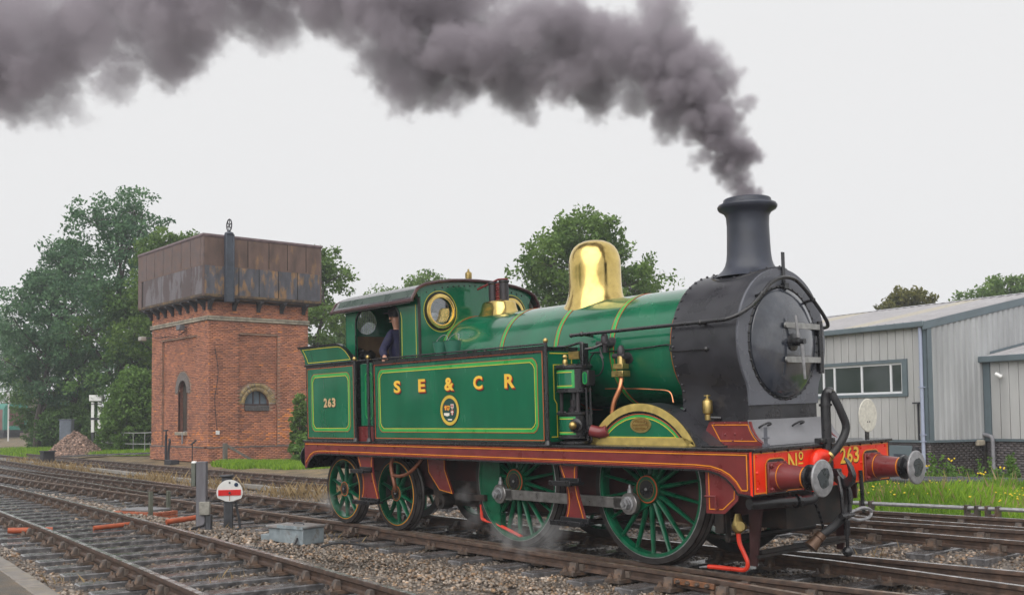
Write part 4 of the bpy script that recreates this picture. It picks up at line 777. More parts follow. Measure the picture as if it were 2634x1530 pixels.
def ground_material():
    mt = bpy.data.materials.new('track_bed_gravel'); mt.use_nodes = True; t = mt.node_tree; N = t.nodes; L = t.links; b = N['Principled BSDF']
    tc = N.new('ShaderNodeTexCoord'); vo = N.new('ShaderNodeTexVoronoi'); vo.inputs['Scale'].default_value = 19; L.new(tc.outputs['Object'], vo.inputs['Vector'])
    rp = N.new('ShaderNodeValToRGB'); L.new(vo.outputs['Color'], rp.inputs['Fac'])
    e = rp.color_ramp.elements; e[0].color = (0.06, 0.052, 0.047, 1); e[1].color = (0.24, 0.20, 0.165, 1); m_ = e.new(0.5); m_.color = (0.12, 0.10, 0.088, 1)
    n1 = N.new('ShaderNodeTexNoise'); n1.inputs['Scale'].default_value = 0.9; n1.inputs['Detail'].default_value = 7; L.new(tc.outputs['Object'], n1.inputs['Vector'])
    mr = N.new('ShaderNodeMapRange'); mr.inputs['From Min'].default_value = 0.42; mr.inputs['From Max'].default_value = 0.64; L.new(n1.outputs['Fac'], mr.inputs['Value'])
    mx = N.new('ShaderNodeMix'); mx.data_type = 'RGBA'; mx.inputs['B'].default_value = (0.075, 0.062, 0.052, 1); L.new(rp.outputs[0], mx.inputs['A'])
    ml = N.new('ShaderNodeMath'); ml.operation = 'MULTIPLY'; ml.inputs[1].default_value = 0.7; L.new(mr.outputs[0], ml.inputs[0]); L.new(ml.outputs[0], mx.inputs['Factor'])
    at = N.new('ShaderNodeAttribute'); at.attribute_name = 'tint'          # 1 where bare soil and thin grass take over from ballast
    n2 = N.new('ShaderNodeTexNoise'); n2.inputs['Scale'].default_value = 1.6; n2.inputs['Detail'].default_value = 9; L.new(tc.outputs['Object'], n2.inputs['Vector'])
    soil = N.new('ShaderNodeValToRGB'); L.new(n2.outputs['Fac'], soil.inputs['Fac']); e = soil.color_ramp.elements
    e[0].position = 0.3; e[0].color = (0.09, 0.07, 0.045, 1); e[1].position = 0.7; e[1].color = (0.26, 0.19, 0.10, 1); q = e.new(0.5); q.color = (0.17, 0.13, 0.075, 1)
    m2 = N.new('ShaderNodeMix'); m2.data_type = 'RGBA'; L.new(at.outputs['Fac'], m2.inputs['Factor']); L.new(mx.outputs['Result'], m2.inputs['A']); L.new(soil.outputs[0], m2.inputs['B'])
    L.new(m2.outputs['Result'], b.inputs['Base Color'])
    b.inputs['Roughness'].default_value = 0.6
    bp = N.new('ShaderNodeBump'); bp.inputs['Strength'].default_value = 0.9; bp.inputs['Distance'].default_value = 0.03; bp.invert = True
    L.new(vo.outputs['Distance'], bp.inputs['Height']); L.new(bp.outputs[0], b.inputs['Normal'])
    return mt
gx = np.concatenate([[-420, -300, -200, -150, -120], np.arange(-100, -30, 2.0), np.arange(-30, 12, 0.35), [14, 20, 30, 60, 120, 300, 420]])
gy = np.concatenate([[-420, -150, -60, -30, -20], np.arange(-15, 24, 0.35), np.arange(24, 60, 3.0), [70, 100, 150, 250, 420]])
XX, YY = np.meshgrid(gx, gy, indexing='ij')
nr = np.random.default_rng(3)
ZZ = G(XX, YY) + np.where((np.abs(XX) < 60) & (np.abs(YY) < 25), nr.normal(0, 0.008, XX.shape), 0)
nx, ny = XX.shape
idx = np.arange(nx * ny).reshape(nx, ny)
F4 = np.stack([idx[:-1, :-1], idx[1:, :-1], idx[1:, 1:], idx[:-1, 1:]], -1).reshape(-1, 4)
def soilness(x, y):
    a = np.clip((y - 6.6) / 1.2, 0, 1) * np.clip((x + 11) / 3, 0, 1)                       # verge right of the tracks
    b = np.clip((y - 2.4) / 0.6, 0, 1) * np.clip((4.3 - y) / 0.5, 0, 1) * np.clip((-12 - x) / 3, 0, 1) * 0.8
    c = np.clip((y - 7.2 - np.clip(-x - 40, 0, 99) * 0.05) / 0.8, 0, 1) * np.clip((-8 - x) / 3, 0, 1)
    return np.maximum(np.maximum(a, b), c)
me = raw_mesh('ground', np.stack([XX, YY, ZZ], -1).reshape(-1, 3), F4, soilness(XX, YY).ravel())
finish('ground', me, ground_material(), kind='structure', label='gravel yard ground running under all tracks', ang=60)

sleeperm = mat('wet_sleeper_timber', (0.085, 0.083, 0.086), 0.22, var=0.45, scale=9, c2=(0.15, 0.145, 0.148), cscale=4, bump=0.10, bscale=35, rvar=0.14, coat=0.35, spec=0.7, croughness=0.15)
chairm = mat('cast_iron_chair', (0.075, 0.062, 0.055), 0.5, var=0.4, scale=12, c2=(0.12, 0.075, 0.05), cscale=8)
keym = mat('timber_key', (0.15, 0.12, 0.10), 0.55, var=0.3)
railside = mat('rusty_rail_side', (0.065, 0.043, 0.034), 0.55, var=0.35, scale=12, c2=(0.10, 0.06, 0.042), cscale=9)
railtop = mat('polished_rail_head', (0.50, 0.49, 0.485), 0.24, metal=0.75, var=0.25, scale=9)
railworn = mat('rusty_rail_head', (0.20, 0.13, 0.085), 0.42, metal=0.35, var=0.35, scale=16, c2=(0.32, 0.27, 0.23), cscale=7)
RP = [(-0.033, 0.0), (0.033, 0.0), (0.036, -0.012), (0.035, -0.042), (0.012, -0.058), (0.010, -0.10), (0.031, -0.115), (0.033, -0.140), (-0.033, -0.140), (-0.031, -0.115), (-0.010, -0.10), (-0.012, -0.058), (-0.035, -0.042), (-0.036, -0.012)]
def rail_mesh(pts, worn_=False):
    """pts: (x, y, z of the rail top); first profile edge is the running surface"""
    mb = MB(); k = len(RP); pts = [Vector(p) for p in pts]; vs = []
    for i, p in enumerate(pts):
        t = (pts[min(i + 1, len(pts) - 1)] - pts[max(i - 1, 0)]); t.z = 0; t.normalize(); nrm = Vector((-t.y, t.x, 0))
        vs += [p + nrm * a + Vector((0, 0, b)) for a, b in RP]
    o = len(mb.v); mb.v += [tuple(v) for v in vs]
    for i in range(len(pts) - 1):
        for j in range(k):
            mb.f.append((i * k + j, i * k + (j + 1) % k, (i + 1) * k + (j + 1) % k, (i + 1) * k + j)); mb.mi.append(1 if j in (0, 1, 13) and j == 0 else 0)
    mb.f += [tuple(range(k)), tuple((len(pts) - 1) * k + j for j in range(k))]; mb.mi += [0, 0]
    return mb
def mk_sleeper():
    mb = MB(); mb.box(-0.125, 0.125, -1.3, 1.3, -0.13, 0)
    me = bpy.data.meshes.new('sleeper'); bm = bmesh.new()
    me.from_pydata(mb.v, [], mb.f); bm.from_mesh(me); bmesh.ops.recalc_face_normals(bm, faces=bm.faces)
    bmesh.ops.bevel(bm, geom=bm.edges[:], offset=0.012, segments=1, affect='EDGES'); bm.to_mesh(me); bm.free(); me.materials.append(sleeperm); return me
def mk_chair():
    mb = MB()
    mb.box(-0.10, 0.10, -0.19, 0.19, 0, 0.035)
    for s in (-1, 1):
        mb.add([(-0.055, s * 0.045, 0.03), (0.055, s * 0.045, 0.03), (0.055, s * 0.125, 0.03), (-0.055, s * 0.125, 0.03), (-0.045, s * 0.05, 0.13), (0.045, s * 0.05, 0.13), (0.04, s * 0.085, 0.125), (-0.04, s * 0.085, 0.125)], [(0, 1, 2, 3), (4, 5, 6, 7), (0, 1, 5, 4), (1, 2, 6, 5), (2, 3, 7, 6), (3, 0, 4, 7)])
        for dx in (-0.06, 0.06): mb.lathe([(0.03, 0.035), (0.026, 0.055), (0.016, 0.058), (0.014, 0.085)], (dx, s * 0.155, 0), n=6)
    mb.box(-0.10, 0.10, 0.012, 0.05, 0.045, 0.11, 1)
    me = bpy.data.meshes.new('rail_chair'); me.from_pydata(mb.v, [], mb.f); me.polygons.foreach_set('material_index', mb.mi)
    bm = bmesh.new(); bm.from_mesh(me); bmesh.ops.recalc_face_normals(bm, faces=bm.faces); bm.to_mesh(me); bm.free()
    me.materials.append(chairm); me.materials.append(keym); return me
SLP, CHR = mk_sleeper(), mk_chair()
SLEEPERS = []          # (x, y, angle, length scale) for keeping ballast off them
def place(me, name, parent, x, y, z, a, sc=(1, 1, 1)):
    o = bpy.data.objects.new(name, me); col.objects.link(o); o.parent = parent; o.location = (x, y, z); o.rotation_euler = (0, 0, a); o.scale = sc; return o
trk_rnd = random.Random(11)
def track(label, fn, x0, x1, zr, sp=0.76, rails=(True, True), chairs_to=-70, ext=0.0, dz=(0, 0), jit=0.03, chair=True, sl_from=None):
    T = empty('railway_track', kind='structure', label=label)
    xs = np.arange(x0, x1 + 0.01, 0.5)
    def off(x, d):
        h = 0.05; t = Vector((2 * h, fn(x + h) - fn(x - h))).normalized(); return Vector((x - t.y * d, fn(x) + t.x * d)), math.atan2(t.y, t.x)
    for i, d in enumerate((-0.7525, 0.7525)):
        if rails[i]:
            pts = [(*off(x, d)[0], zr + dz[i]) for x in xs]; obj('rail', rail_mesh(pts), [railside, railtop], T, ang=30)
    x = x0
    while x < x1:
        a = off(x, 0)[1]; p = off(x, 0)[0]; L = 1.0 + ext * 0.0 + trk_rnd.uniform(-0.02, 0.02)
        aj = a + trk_rnd.uniform(-jit, jit)
        place(SLP, 'sleeper', T, p.x, p.y, zr - 0.178 + trk_rnd.uniform(-0.008, 0.004), aj, (trk_rnd.uniform(0.92, 1.08), L + ext, 1))
        SLEEPERS.append((p.x, p.y, aj, 1.3 * (L + ext)))
        if chair and x > chairs_to:
            for i, d in enumerate((-0.7525, 0.7525)):
                if rails[i]:
                    q = off(x, d)[0]; place(CHR, 'rail_chair', T, q.x, q.y, zr - 0.178 + dz[i], a + (math.pi if d < 0 else 0))
        x += sp + trk_rnd.uniform(-0.02, 0.02)
    return T
fB = lambda x: 0.0
fA = lambda x: -0.0013 * x * x - 0.111 * x - 4.985
fD = lambda x: 5.30 + 0.0009 * min(0, x + 15) ** 2
fB2 = lambda x: -0.078 * (x + 14.5) + 0.22 * math.exp((x + 14.5) * 0.12)
fE = lambda x: 3.655 + 0.01 * x
fE2 = lambda x: 4.60 + 0.12 * x
TA = track('nearest track curving across the lower left corner with wide gaps between sleepers', fA, -24, 3.2, 0.10)
TB = track('track the locomotive stands on', fB, -62, 8, 0.0, rails=(False, False), jit=0.05, ext=0.16)
def zc(y): return y * 0.0207
far = [(x, 0.752, zc(0.75)) for x in np.arange(-62, 0.01, 1.0)] + [(0.6, 0.735, 0.016), (1.2, 0.70, 0.016), (2.2, 0.62, 0.015), (3.6, 0.45, 0.012), (5.5, 0.16, 0.01), (8, -0.3, 0)]
nearr = [(x, -0.752, zc(-0.75)) for x in np.arange(-62, 0.51, 1.0)] + [(1.2, -0.745, -0.015), (2.2, -0.68, -0.014), (3.2, -0.57, -0.012), (5, -0.3, -0.01), (8, 0.2, 0)]
obj('rail', rail_mesh(nearr), [railside, railworn], TB, ang=30); obj('rail', rail_mesh(far), [railside, railtop], TB, ang=30)
near2 = [(-5.5, -0.835, -0.02), (-3.5, -0.90, -0.02), (-1.2, -1.0, -0.02), (0.6, -1.06, -0.02), (1.5, -1.14, -0.02), (2.6, -1.27, -0.02), (4.5, -1.6, -0.02), (7, -2.1, -0.02)]
obj('rail', rail_mesh([tuple(p) for p in bez(near2, 4)]), [railside, railworn], TB, ang=30)
far1 = [(0.28, 1.03, 0.02), (0.42, 0.985, 0.02), (1.05, 1.12, 0.02), (1.9, 1.2, 0.02), (3.2, 1.30, 0.02), (5, 1.5, 0.02), (8, 1.9, 0.02)]
obj('rail', rail_mesh([tuple(p) for p in bez(far1, 4)]), [railside, railtop], TB, ang=30)
for x in np.arange(-20, 7.5, 0.76):
    for y, z in ((-0.752 if x < 0.6 else -0.745 + (x - 0.6) * 0.06, -0.0155), (0.752, 0.0155)):
        place(CHR, 'rail_chair', TB, x, y, z - 0.178, math.pi if y < 0 else 0, (1.0, 1.1, 1.05))
    if x > -1.0: place(CHR, 'rail_chair', TB, x + 0.05, float(np.interp(x, [-1.2, 0.6, 2.6, 7], [-1.0, -1.06, -1.27, -2.1])) , -0.198, math.pi, (1.15, 1.1, 1.1))
for x in np.arange(-58, -20.2, 0.76):
    for y in (-0.752, 0.752): place(CHR, 'rail_chair', TB, x, y, -0.178, math.pi if y < 0 else 0)
# fishplate joint on the near diverging rail
fb = MB().box(0.62, 1.16, -1.145, -1.10, -0.125, -0.065); fpo = obj('fishplate', fb, mat('rusty_fishplate', (0.13, 0.065, 0.035), 0.5, var=0.4, c2=(0.22, 0.09, 0.04), cscale=12), TB, bevel=0.006)
for i in range(4): obj('fishplate_bolt', MB().lathe([(0.026, 0), (0.024, 0.03), (0.012, 0.045)], (0.69 + 0.13 * i, -1.145, -0.095), (0, -1, 0), 6), chairm, fpo)
track('far track joining the locomotive line from the left', fB2, -62, -15.5, 0.01, chairs_to=-45)
track('overgrown track passing in front of the water tower', fD, -74, -9, -0.09, chairs_to=-45)
track('second track beside the grass bank', fE2, -9, 9, 0.13, sp=0.8)
track('track just behind the locomotive', fE, -9, 9, 0.13, sp=0.8)

# ------------------------------------------------------------------ loose ballast
def sleeper_mask(X, Y):
    S = np.array(SLEEPERS); keep = np.ones(len(X), bool); onsl = np.zeros(len(X), bool)
    order = np.argsort(S[:, 0]); S = S[order]
    for sx, sy, a, hl in S:
        m_ = np.abs(X - sx) < 1.6
        if not m_.any(): continue
        ii = np.nonzero(m_)[0]; dx, dy = X[ii] - sx, Y[ii] - sy
        u = dx * math.cos(a) + dy * math.sin(a); v = -dx * math.sin(a) + dy * math.cos(a)
        onsl[ii] |= (np.abs(u) < 0.135) & (np.abs(v) < hl)
    return onsl
cam_d, cam_r, cam_u = np.array(_d), np.array(_r2), np.array(_u2); cam_c = np.array(CAM)
def project(Pn):
    v = Pn - cam_c; z = v @ cam_d
    return 1317 + 2675.34 * (v @ cam_r) / z, 940.05 - 2675.34 * (v @ cam_u) / z, z
def scatter(n, x0, x1, y0, y1, rg): return rg.uniform(x0, x1, n), rg.uniform(y0, y1, n)
def stones(name, X, Y, Z, size, rg, mt, label, flat=0.75, tint=None):
    n = len(X)
    base = np.array([(1, 0, 0), (-1, 0, 0), (0, 1, 0), (0, -1, 0), (0, 0, 1), (0, 0, -1)], float)
    Fb = np.array([(0, 2, 4), (2, 1, 4), (1, 3, 4), (3, 0, 4), (2, 0, 5), (1, 2, 5), (3, 1, 5), (0, 3, 5)])
    V = base[None] * rg.uniform(0.55, 1.25, (n, 6, 1)) + rg.normal(0, 0.18, (n, 6, 3))
    q = rg.normal(0, 1, (n, 4)); q /= np.linalg.norm(q, axis=1, keepdims=True); a, b, c_, d_ = q.T
    Rm = np.stack([np.stack([1 - 2 * (c_ * c_ + d_ * d_), 2 * (b * c_ - a * d_), 2 * (b * d_ + a * c_)], -1), np.stack([2 * (b * c_ + a * d_), 1 - 2 * (b * b + d_ * d_), 2 * (c_ * d_ - a * b)], -1), np.stack([2 * (b * d_ - a * c_), 2 * (c_ * d_ + a * b), 1 - 2 * (b * b + c_ * c_)], -1)], 1)
    V = np.einsum('nij,nkj->nki', Rm, V) * size[:, None, None]; V[:, :, 2] *= flat
    V += np.stack([X, Y, Z], -1)[:, None]
    F = (Fb[None] + 6 * np.arange(n)[:, None, None]).reshape(-1, 3)
    t = rg.choice([0.45, 0.62, 0.8, 1.0, 1.25, 1.7], n, p=[0.17, 0.22, 0.22, 0.2, 0.13, 0.06]) if tint is None else tint
    me = raw_mesh(name, V.reshape(-1, 3), F, np.repeat(t, 6))
    return finish(name, me, mt, smooth=False, kind='stuff', label=label)
def stone_mat():
    mt = mat('ballast_stone', (0.265, 0.218, 0.178), 0.42, var=0.25, scale=25, tint=True, c2=(0.27, 0.165, 0.09), cscale=9, thr=(0.50, 0.58), rvar=0.2, spec=0.65)
    return mt
rg = np.random.default_rng(21); XS, YS, SZ = [], [], []
for dens, x0, x1, y0, y1, size, dmin, dmax in ((430, -12, 6.5, -7.6, 4, 0.030, 0, 14.5), (190, -18, 6.5, -6.5, 6.6, 0.040, 14.5, 23), (60, -32, 3, -5, 6.8, 0.055, 23, 40)):
    n = int(dens * (x1 - x0) * (y1 - y0)); X, Y = scatter(n, x0, x1, y0, y1, rg)
    px_, py_, dz_ = project(np.stack([X, Y, G(X, Y)], -1))
    k = (dz_ > max(dmin, 6)) & (dz_ <= dmax) & (px_ > -350) & (px_ < 2990) & (py_ < 1640)
    X, Y = X[k], Y[k]
    lim = np.array([fA(v) for v in X]) - 1.55; k = Y > lim + rg.normal(0, 0.12, len(Y))     # walkway edge
    X, Y = X[k], Y[k]
    k = rg.uniform(0, 1, len(X)) > soilness(X, Y); X, Y = X[k], Y[k]
    on = sleeper_mask(X, Y); k = ~on | (rg.uniform(0, 1, len(X)) < 0.05); X, Y = X[k], Y[k]
    XS.append(X); YS.append(Y); SZ.append(size * rg.uniform(0.6, 1.25, len(X)))
X, Y, S = np.concatenate(XS), np.concatenate(YS), np.concatenate(SZ)
# darker, oily stones in the four-foot; paler brown heap in the six-foot
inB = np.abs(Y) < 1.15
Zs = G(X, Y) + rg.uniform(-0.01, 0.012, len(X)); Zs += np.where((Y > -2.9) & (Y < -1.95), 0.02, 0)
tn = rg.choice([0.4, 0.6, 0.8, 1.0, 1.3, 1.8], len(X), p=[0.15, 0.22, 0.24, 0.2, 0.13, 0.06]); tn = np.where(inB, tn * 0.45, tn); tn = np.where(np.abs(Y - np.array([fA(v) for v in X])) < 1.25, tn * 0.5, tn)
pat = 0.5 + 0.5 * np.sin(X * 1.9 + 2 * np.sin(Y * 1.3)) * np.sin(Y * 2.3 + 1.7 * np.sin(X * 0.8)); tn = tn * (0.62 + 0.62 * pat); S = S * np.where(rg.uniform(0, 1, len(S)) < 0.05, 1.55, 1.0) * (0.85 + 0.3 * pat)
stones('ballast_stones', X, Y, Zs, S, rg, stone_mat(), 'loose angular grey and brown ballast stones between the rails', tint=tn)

# ------------------------------------------------------------------ walkway and concrete edging in the near left corner
wk = MB(); xs = np.arange(-12, 3, 0.5); k = len(xs)
wk.add([(x, fA(x) - 1.84, -0.045) for x in xs] + [(x, fA(x) - 6, -0.045) for x in xs], [(i, i + 1, k + i + 1, k + i) for i in range(k - 1)])
obj('walkway', wk, mat('wet_tarmac', (0.075, 0.065, 0.055), 0.5, var=0.4, scale=5, c2=(0.14, 0.10, 0.06), cscale=1.8, bump=0.5, bscale=90), kind='structure', label='dark wet tarmac walkway in the near left corner')
ED = empty('walkway_edging', kind='structure', label='pale concrete edging slabs along the walkway')
slab = mat('concrete_slab', (0.21, 0.185, 0.165), 0.5, var=0.35, scale=8, c2=(0.20, 0.17, 0.13), cscale=4, bump=0.2)
x = -10.0
while x < 2:
    a = math.atan2(fA(x + 0.5) - fA(x), 0.5); L = 0.6
    c_ = Vector((x + 0.3, fA(x + 0.3) - 1.72, -0.06)); M = Matrix.Translation(c_) @ Matrix.Rotation(a, 4, 'Z')
    obj('edging_slab', MB().box(-L / 2 + 0.008, L / 2 - 0.008, -0.12, 0.09, -0.08, 0.03 + rnd.uniform(-0.006, 0.006), M=M), slab, ED, bevel=0.01); x += 0.6
# ================================================================== water tower
def brick_mat(name, stops):
    mt = bpy.data.materials.new(name); mt.use_nodes = True; t = mt.node_tree; N = t.nodes; L = t.links; b = N['Principled BSDF']
    at = N.new('ShaderNodeAttribute'); at.attribute_name = 'tint'; rp = N.new('ShaderNodeValToRGB'); L.new(at.outputs['Fac'], rp.inputs['Fac'])
    e = rp.color_ramp.elements; e[0].position, e[0].color = stops[0][0], (*stops[0][1], 1); e[1].position, e[1].color = stops[-1][0], (*stops[-1][1], 1)
    for p_, c_ in stops[1:-1]: q = e.new(p_); q.color = (*c_, 1)
    tc = N.new('ShaderNodeTexCoord'); n1 = N.new('ShaderNodeTexNoise'); n1.inputs['Scale'].default_value = 1.1; n1.inputs['Detail'].default_value = 6; L.new(tc.outputs['Object'], n1.inputs['Vector'])
    mr = N.new('ShaderNodeMapRange'); mr.inputs['From Min'].default_value = 0.3; mr.inputs['From Max'].default_value = 0.7; mr.inputs['To Min'].default_value = 0.75; mr.inputs['To Max'].default_value = 1.2; L.new(n1.outputs['Fac'], mr.inputs['Value'])
    m3 = N.new('ShaderNodeVectorMath'); m3.operation = 'SCALE'; L.new(rp.outputs[0], m3.inputs[0]); L.new(mr.outputs[0], m3.inputs['Scale']); L.new(m3.outputs[0], b.inputs['Base Color'])
    b.inputs['Roughness'].default_value = 0.75
    return mt
BRK = {}
def brick_mesh(mt, q, bw, bh, joint):
    k_ = (mt.name, q)
    if k_ not in BRK:
        a, b_ = bw / 2 - joint / 2, bh / 2 - joint / 2
        V = [(u, v, 0) for u, v in ((-a, -b_), (a, -b_), (a, b_), (-a, b_))] + [(u, v, -0.03) for u, v in ((-a, -b_), (a, -b_), (a, b_), (-a, b_))]
        me = raw_mesh('brick', V, [(0, 1, 2, 3), (0, 4, 5, 1), (1, 5, 6, 2), (2, 6, 7, 3), (3, 7, 4, 0)], [(q + 0.5) / 10] * 8)
        me.materials.append(mt); BRK[k_] = me
    return BRK[k_]
def brickwork(name, parent, faces, mt, seed, tintf=None, bw=0.225, bh=0.075, joint=0.011, singles=0, near_=(0, 0, 0)):
    """faces: (to3, u0, u1, v0, v1, keep(u0,u1,v)); every brick is a little block of its own; the nearest whole ones are separate objects"""
    rg_ = np.random.default_rng(seed); L_ = []
    for fi, (to3, u0, u1, v0, v1, keep) in enumerate(faces):
        row = 0; v = v0
        while v + bh <= v1 + 1e-6:
            u = u0 - (bw / 2 if row % 2 else 0)
            while u < u1 - 1e-6:
                a, b_ = max(u, u0), min(u + bw, u1)
                if b_ - a > 0.03 and (keep is None or keep(a, b_, v)):
                    tv = rg_.uniform(0.1, 0.7) + (rg_.uniform(0, 0.4) if rg_.random() < 0.08 else 0)
                    if tintf: tv = tintf(tv, (a + b_) / 2, v, rg_)
                    c_ = to3((a + b_) / 2, v + bh / 2, 0); L_.append((fi, a, b_, v, rg_.uniform(-0.004, 0.004), min(0.999, max(0, tv)), (Vector(c_) - Vector(near_)).length, b_ - a > bw - 1e-4))
                u += bw
            v += bh; row += 1
    order = sorted([i for i, b in enumerate(L_) if b[7]], key=lambda i: L_[i][6])[:singles]; one = set(order)
    for i in order:
        fi, a, b_, v, d_, tv, _, _ = L_[i]; to3 = faces[fi][0]; c_ = Vector(to3((a + b_) / 2, v + bh / 2, d_)); o0 = Vector(to3(0, 0, 0))
        M = Matrix((Vector(to3(1, 0, 0)) - o0, Vector(to3(0, 1, 0)) - o0, Vector(to3(0, 0, 1)) - o0)).transposed().to_4x4(); M.translation = c_
        o = bpy.data.objects.new('brick', brick_mesh(mt, int(tv * 10), bw, bh, joint)); col.objects.link(o); o.parent = parent; o.matrix_local = M
    V, F, T = [], [], []
    for i, (fi, a, b_, v, d_, tv, _, _) in enumerate(L_):
        if i in one: continue
        to3 = faces[fi][0]; o = len(V)
        q = [(a + joint / 2, v + joint / 2), (b_ - joint / 2, v + joint / 2), (b_ - joint / 2, v + bh - joint / 2), (a + joint / 2, v + bh - joint / 2)]
        V += [to3(*p_, d_) for p_ in q] + [to3(*p_, -0.03) for p_ in q]; T += [tv] * 8
        F += [(o, o + 1, o + 2, o + 3), (o, o + 4, o + 5, o + 1), (o + 1, o + 5, o + 6, o + 2), (o + 2, o + 6, o + 7, o + 3), (o + 3, o + 7, o + 4, o)]
    me = raw_mesh(name, V, F, T)
    bm = bmesh.new(); bm.from_mesh(me); bmesh.ops.recalc_face_normals(bm, faces=bm.faces); bm.to_mesh(me); bm.free()
    return finish(name, me, mt, parent, smooth=False, kind='stuff')
redbrick = brick_mat('red_brick', [(0, (0.20, 0.10, 0.075)), (0.25, (0.35, 0.148, 0.095)), (0.55, (0.47, 0.20, 0.12)), (0.8, (0.56, 0.225, 0.11)), (1, (0.70, 0.26, 0.08))])
mortar = mat('lime_mortar', (0.31, 0.20, 0.145), 0.85, var=0.25, scale=3)
stonem = mat('pale_stone', (0.36, 0.32, 0.25), 0.7, var=0.25, scale=5, c2=(0.22, 0.20, 0.16), cscale=3)
TX, TY, TZ = -34.09, 9.034, -0.12
WT = empty('water_tower', (TX, TY, TZ), label='red brick water tower carrying a rusty rectangular iron tank', cat='water tower')
WL, WR, HB = 6.3, 4.78, 6.86
fA_ = lambda u, v, t=0: (u, -t, v)              # left face, u from -WL to 0
fB_ = lambda u, v, t=0: (t, u, v)               # right face, u from 0 to WR
fAr = lambda u, v, t=0: (u, 0.11 - t, v); fBr = lambda u, v, t=0: (-0.11 + t, u, v)
PA = (-5.115, -1.168, 0.62, 5.44); PB = (1.389, 3.29, 0.62, 5.5)
inA = lambda a, b_, v: PA[0] < (a + b_) / 2 < PA[1] and PA[2] <= v < PA[3]
inB_ = lambda a, b_, v: PB[0] < (a + b_) / 2 < PB[1] and PB[2] <= v < PB[3]
ca_, cza = -2.93, 3.08
winA = lambda u, v: (abs(u - ca_) < 0.48 and 1.28 < v <= cza) or (v > cza and (u - ca_) ** 2 / 0.48 ** 2 + (v - cza) ** 2 / 0.52 ** 2 < 1)
hoodA = lambda u, v: v > 2.95 and (u - ca_) ** 2 / 0.80 ** 2 + (v - 3.0) ** 2 / 0.98 ** 2 < 1
cb_, czb = 2.305, 2.487
winB = lambda u, v: (abs(u - cb_) < 0.575 and 2.17 < v <= czb) or (v > czb and (u - cb_) ** 2 + (v - czb) ** 2 < 0.575 ** 2)
archB = lambda u, v: v > czb - 0.02 and (u - cb_) ** 2 + (v - czb) ** 2 < 0.92 ** 2
kAr = lambda a, b_, v: not any(winA(u, v + 0.04) or hoodA(u, v + 0.04) for u in (a, (a + b_) / 2, b_))
kBr = lambda a, b_, v: not any(winB(u, v + 0.04) or archB(u, v + 0.04) for u in (a, (a + b_) / 2, b_))
def tw(tv, u, v, g):
    if 0.6 < v < 1.25 and g.random() < 0.55: tv += 0.3
    if u > 3.3 and 1.0 < v < 2.2 and g.random() < 0.6: tv += 0.35
    return tv
brickwork('brickwork', WT, [
    (fA_, -WL, 0, 0.62, 6.05, lambda a, b_, v: not inA(a, b_, v)), (fB_, 0, WR, 0.62, 6.05, lambda a, b_, v: not inB_(a, b_, v)),
    (lambda u, v, t=0: fA_(u, v, t + 0.045), -WL - 0.045, 0.045, 0.0, 0.6, None), (lambda u, v, t=0: fB_(u, v, t + 0.045), -0.045, WR, 0.0, 0.6, None),
    (fA_, -WL, 0, 6.25, HB, None), (fB_, 0, WR, 6.25, HB, None),
    (fAr, PA[0], PA[1], PA[2], PA[3], kAr), (fBr, PB[0], PB[1], PB[2], PB[3], kBr)], redbrick, 5, tw, singles=300, near_=(0.5, -0.5, 2.6))
obj('mortar_core', MB().box(-WL + 0.02, -0.37, 0.37, WR - 0.02, 0, HB + 0.3).plate([[(PA[0], 0), (PA[1], 0), (PA[1], PA[3]), (PA[0], PA[3])], [(ca_ - 0.48, 1.28), (ca_ + 0.48, 1.28)] + [(ca_ + 0.48 * math.cos(R(a)), cza + 0.52 * math.sin(R(a))) for a in range(0, 181, 12)]], lambda u, v, t=0: (u, 0.131 - t, v), 0.05).plate([[(PB[0], 0), (PB[1], 0), (PB[1], PB[3]), (PB[0], PB[3])], [(cb_ - 0.575, 2.17), (cb_ + 0.575, 2.17)] + [(cb_ + 0.575 * math.cos(R(a)), czb + 0.575 * math.sin(R(a))) for a in range(0, 181, 12)]], lambda u, v, t=0: (-0.131 + t, u, v), 0.05).box(-WL + 0.02, PA[0], 0.02, 0.3, 0, HB).box(PA[1], -0.02, 0.02, 0.3, 0, HB).box(PA[0], PA[1], 0.02, 0.3, PA[3], HB).box(-0.3, -0.02, 0.02, PB[0], 0, HB).box(-0.3, -0.021, PB[1], WR - 0.02, 0, HB).box(-0.3, -0.022, PB[0], PB[1], PB[3], HB).box(-WL, 0.02, -0.022, 0.3, 0, 0.6).box(-0.3, 0.022, -0.022, WR, 0, 0.6), mortar, WT, fix=True)
obj('plinth_course', MB().box(-WL - 0.06, 0.06, -0.06, 0.25, 0.6, 0.66).box(-0.25, 0.061, -0.06, WR + 0.02, 0.599, 0.659), mat('blue_brick', (0.13, 0.11, 0.10), 0.6, var=0.3), WT)
for z in (6.055, 6.155): obj('string_course', MB().box(-WL - 0.075, 0.075, -0.075, WR + 0.05, z, z + 0.085), stonem, WT, bevel=0.015)
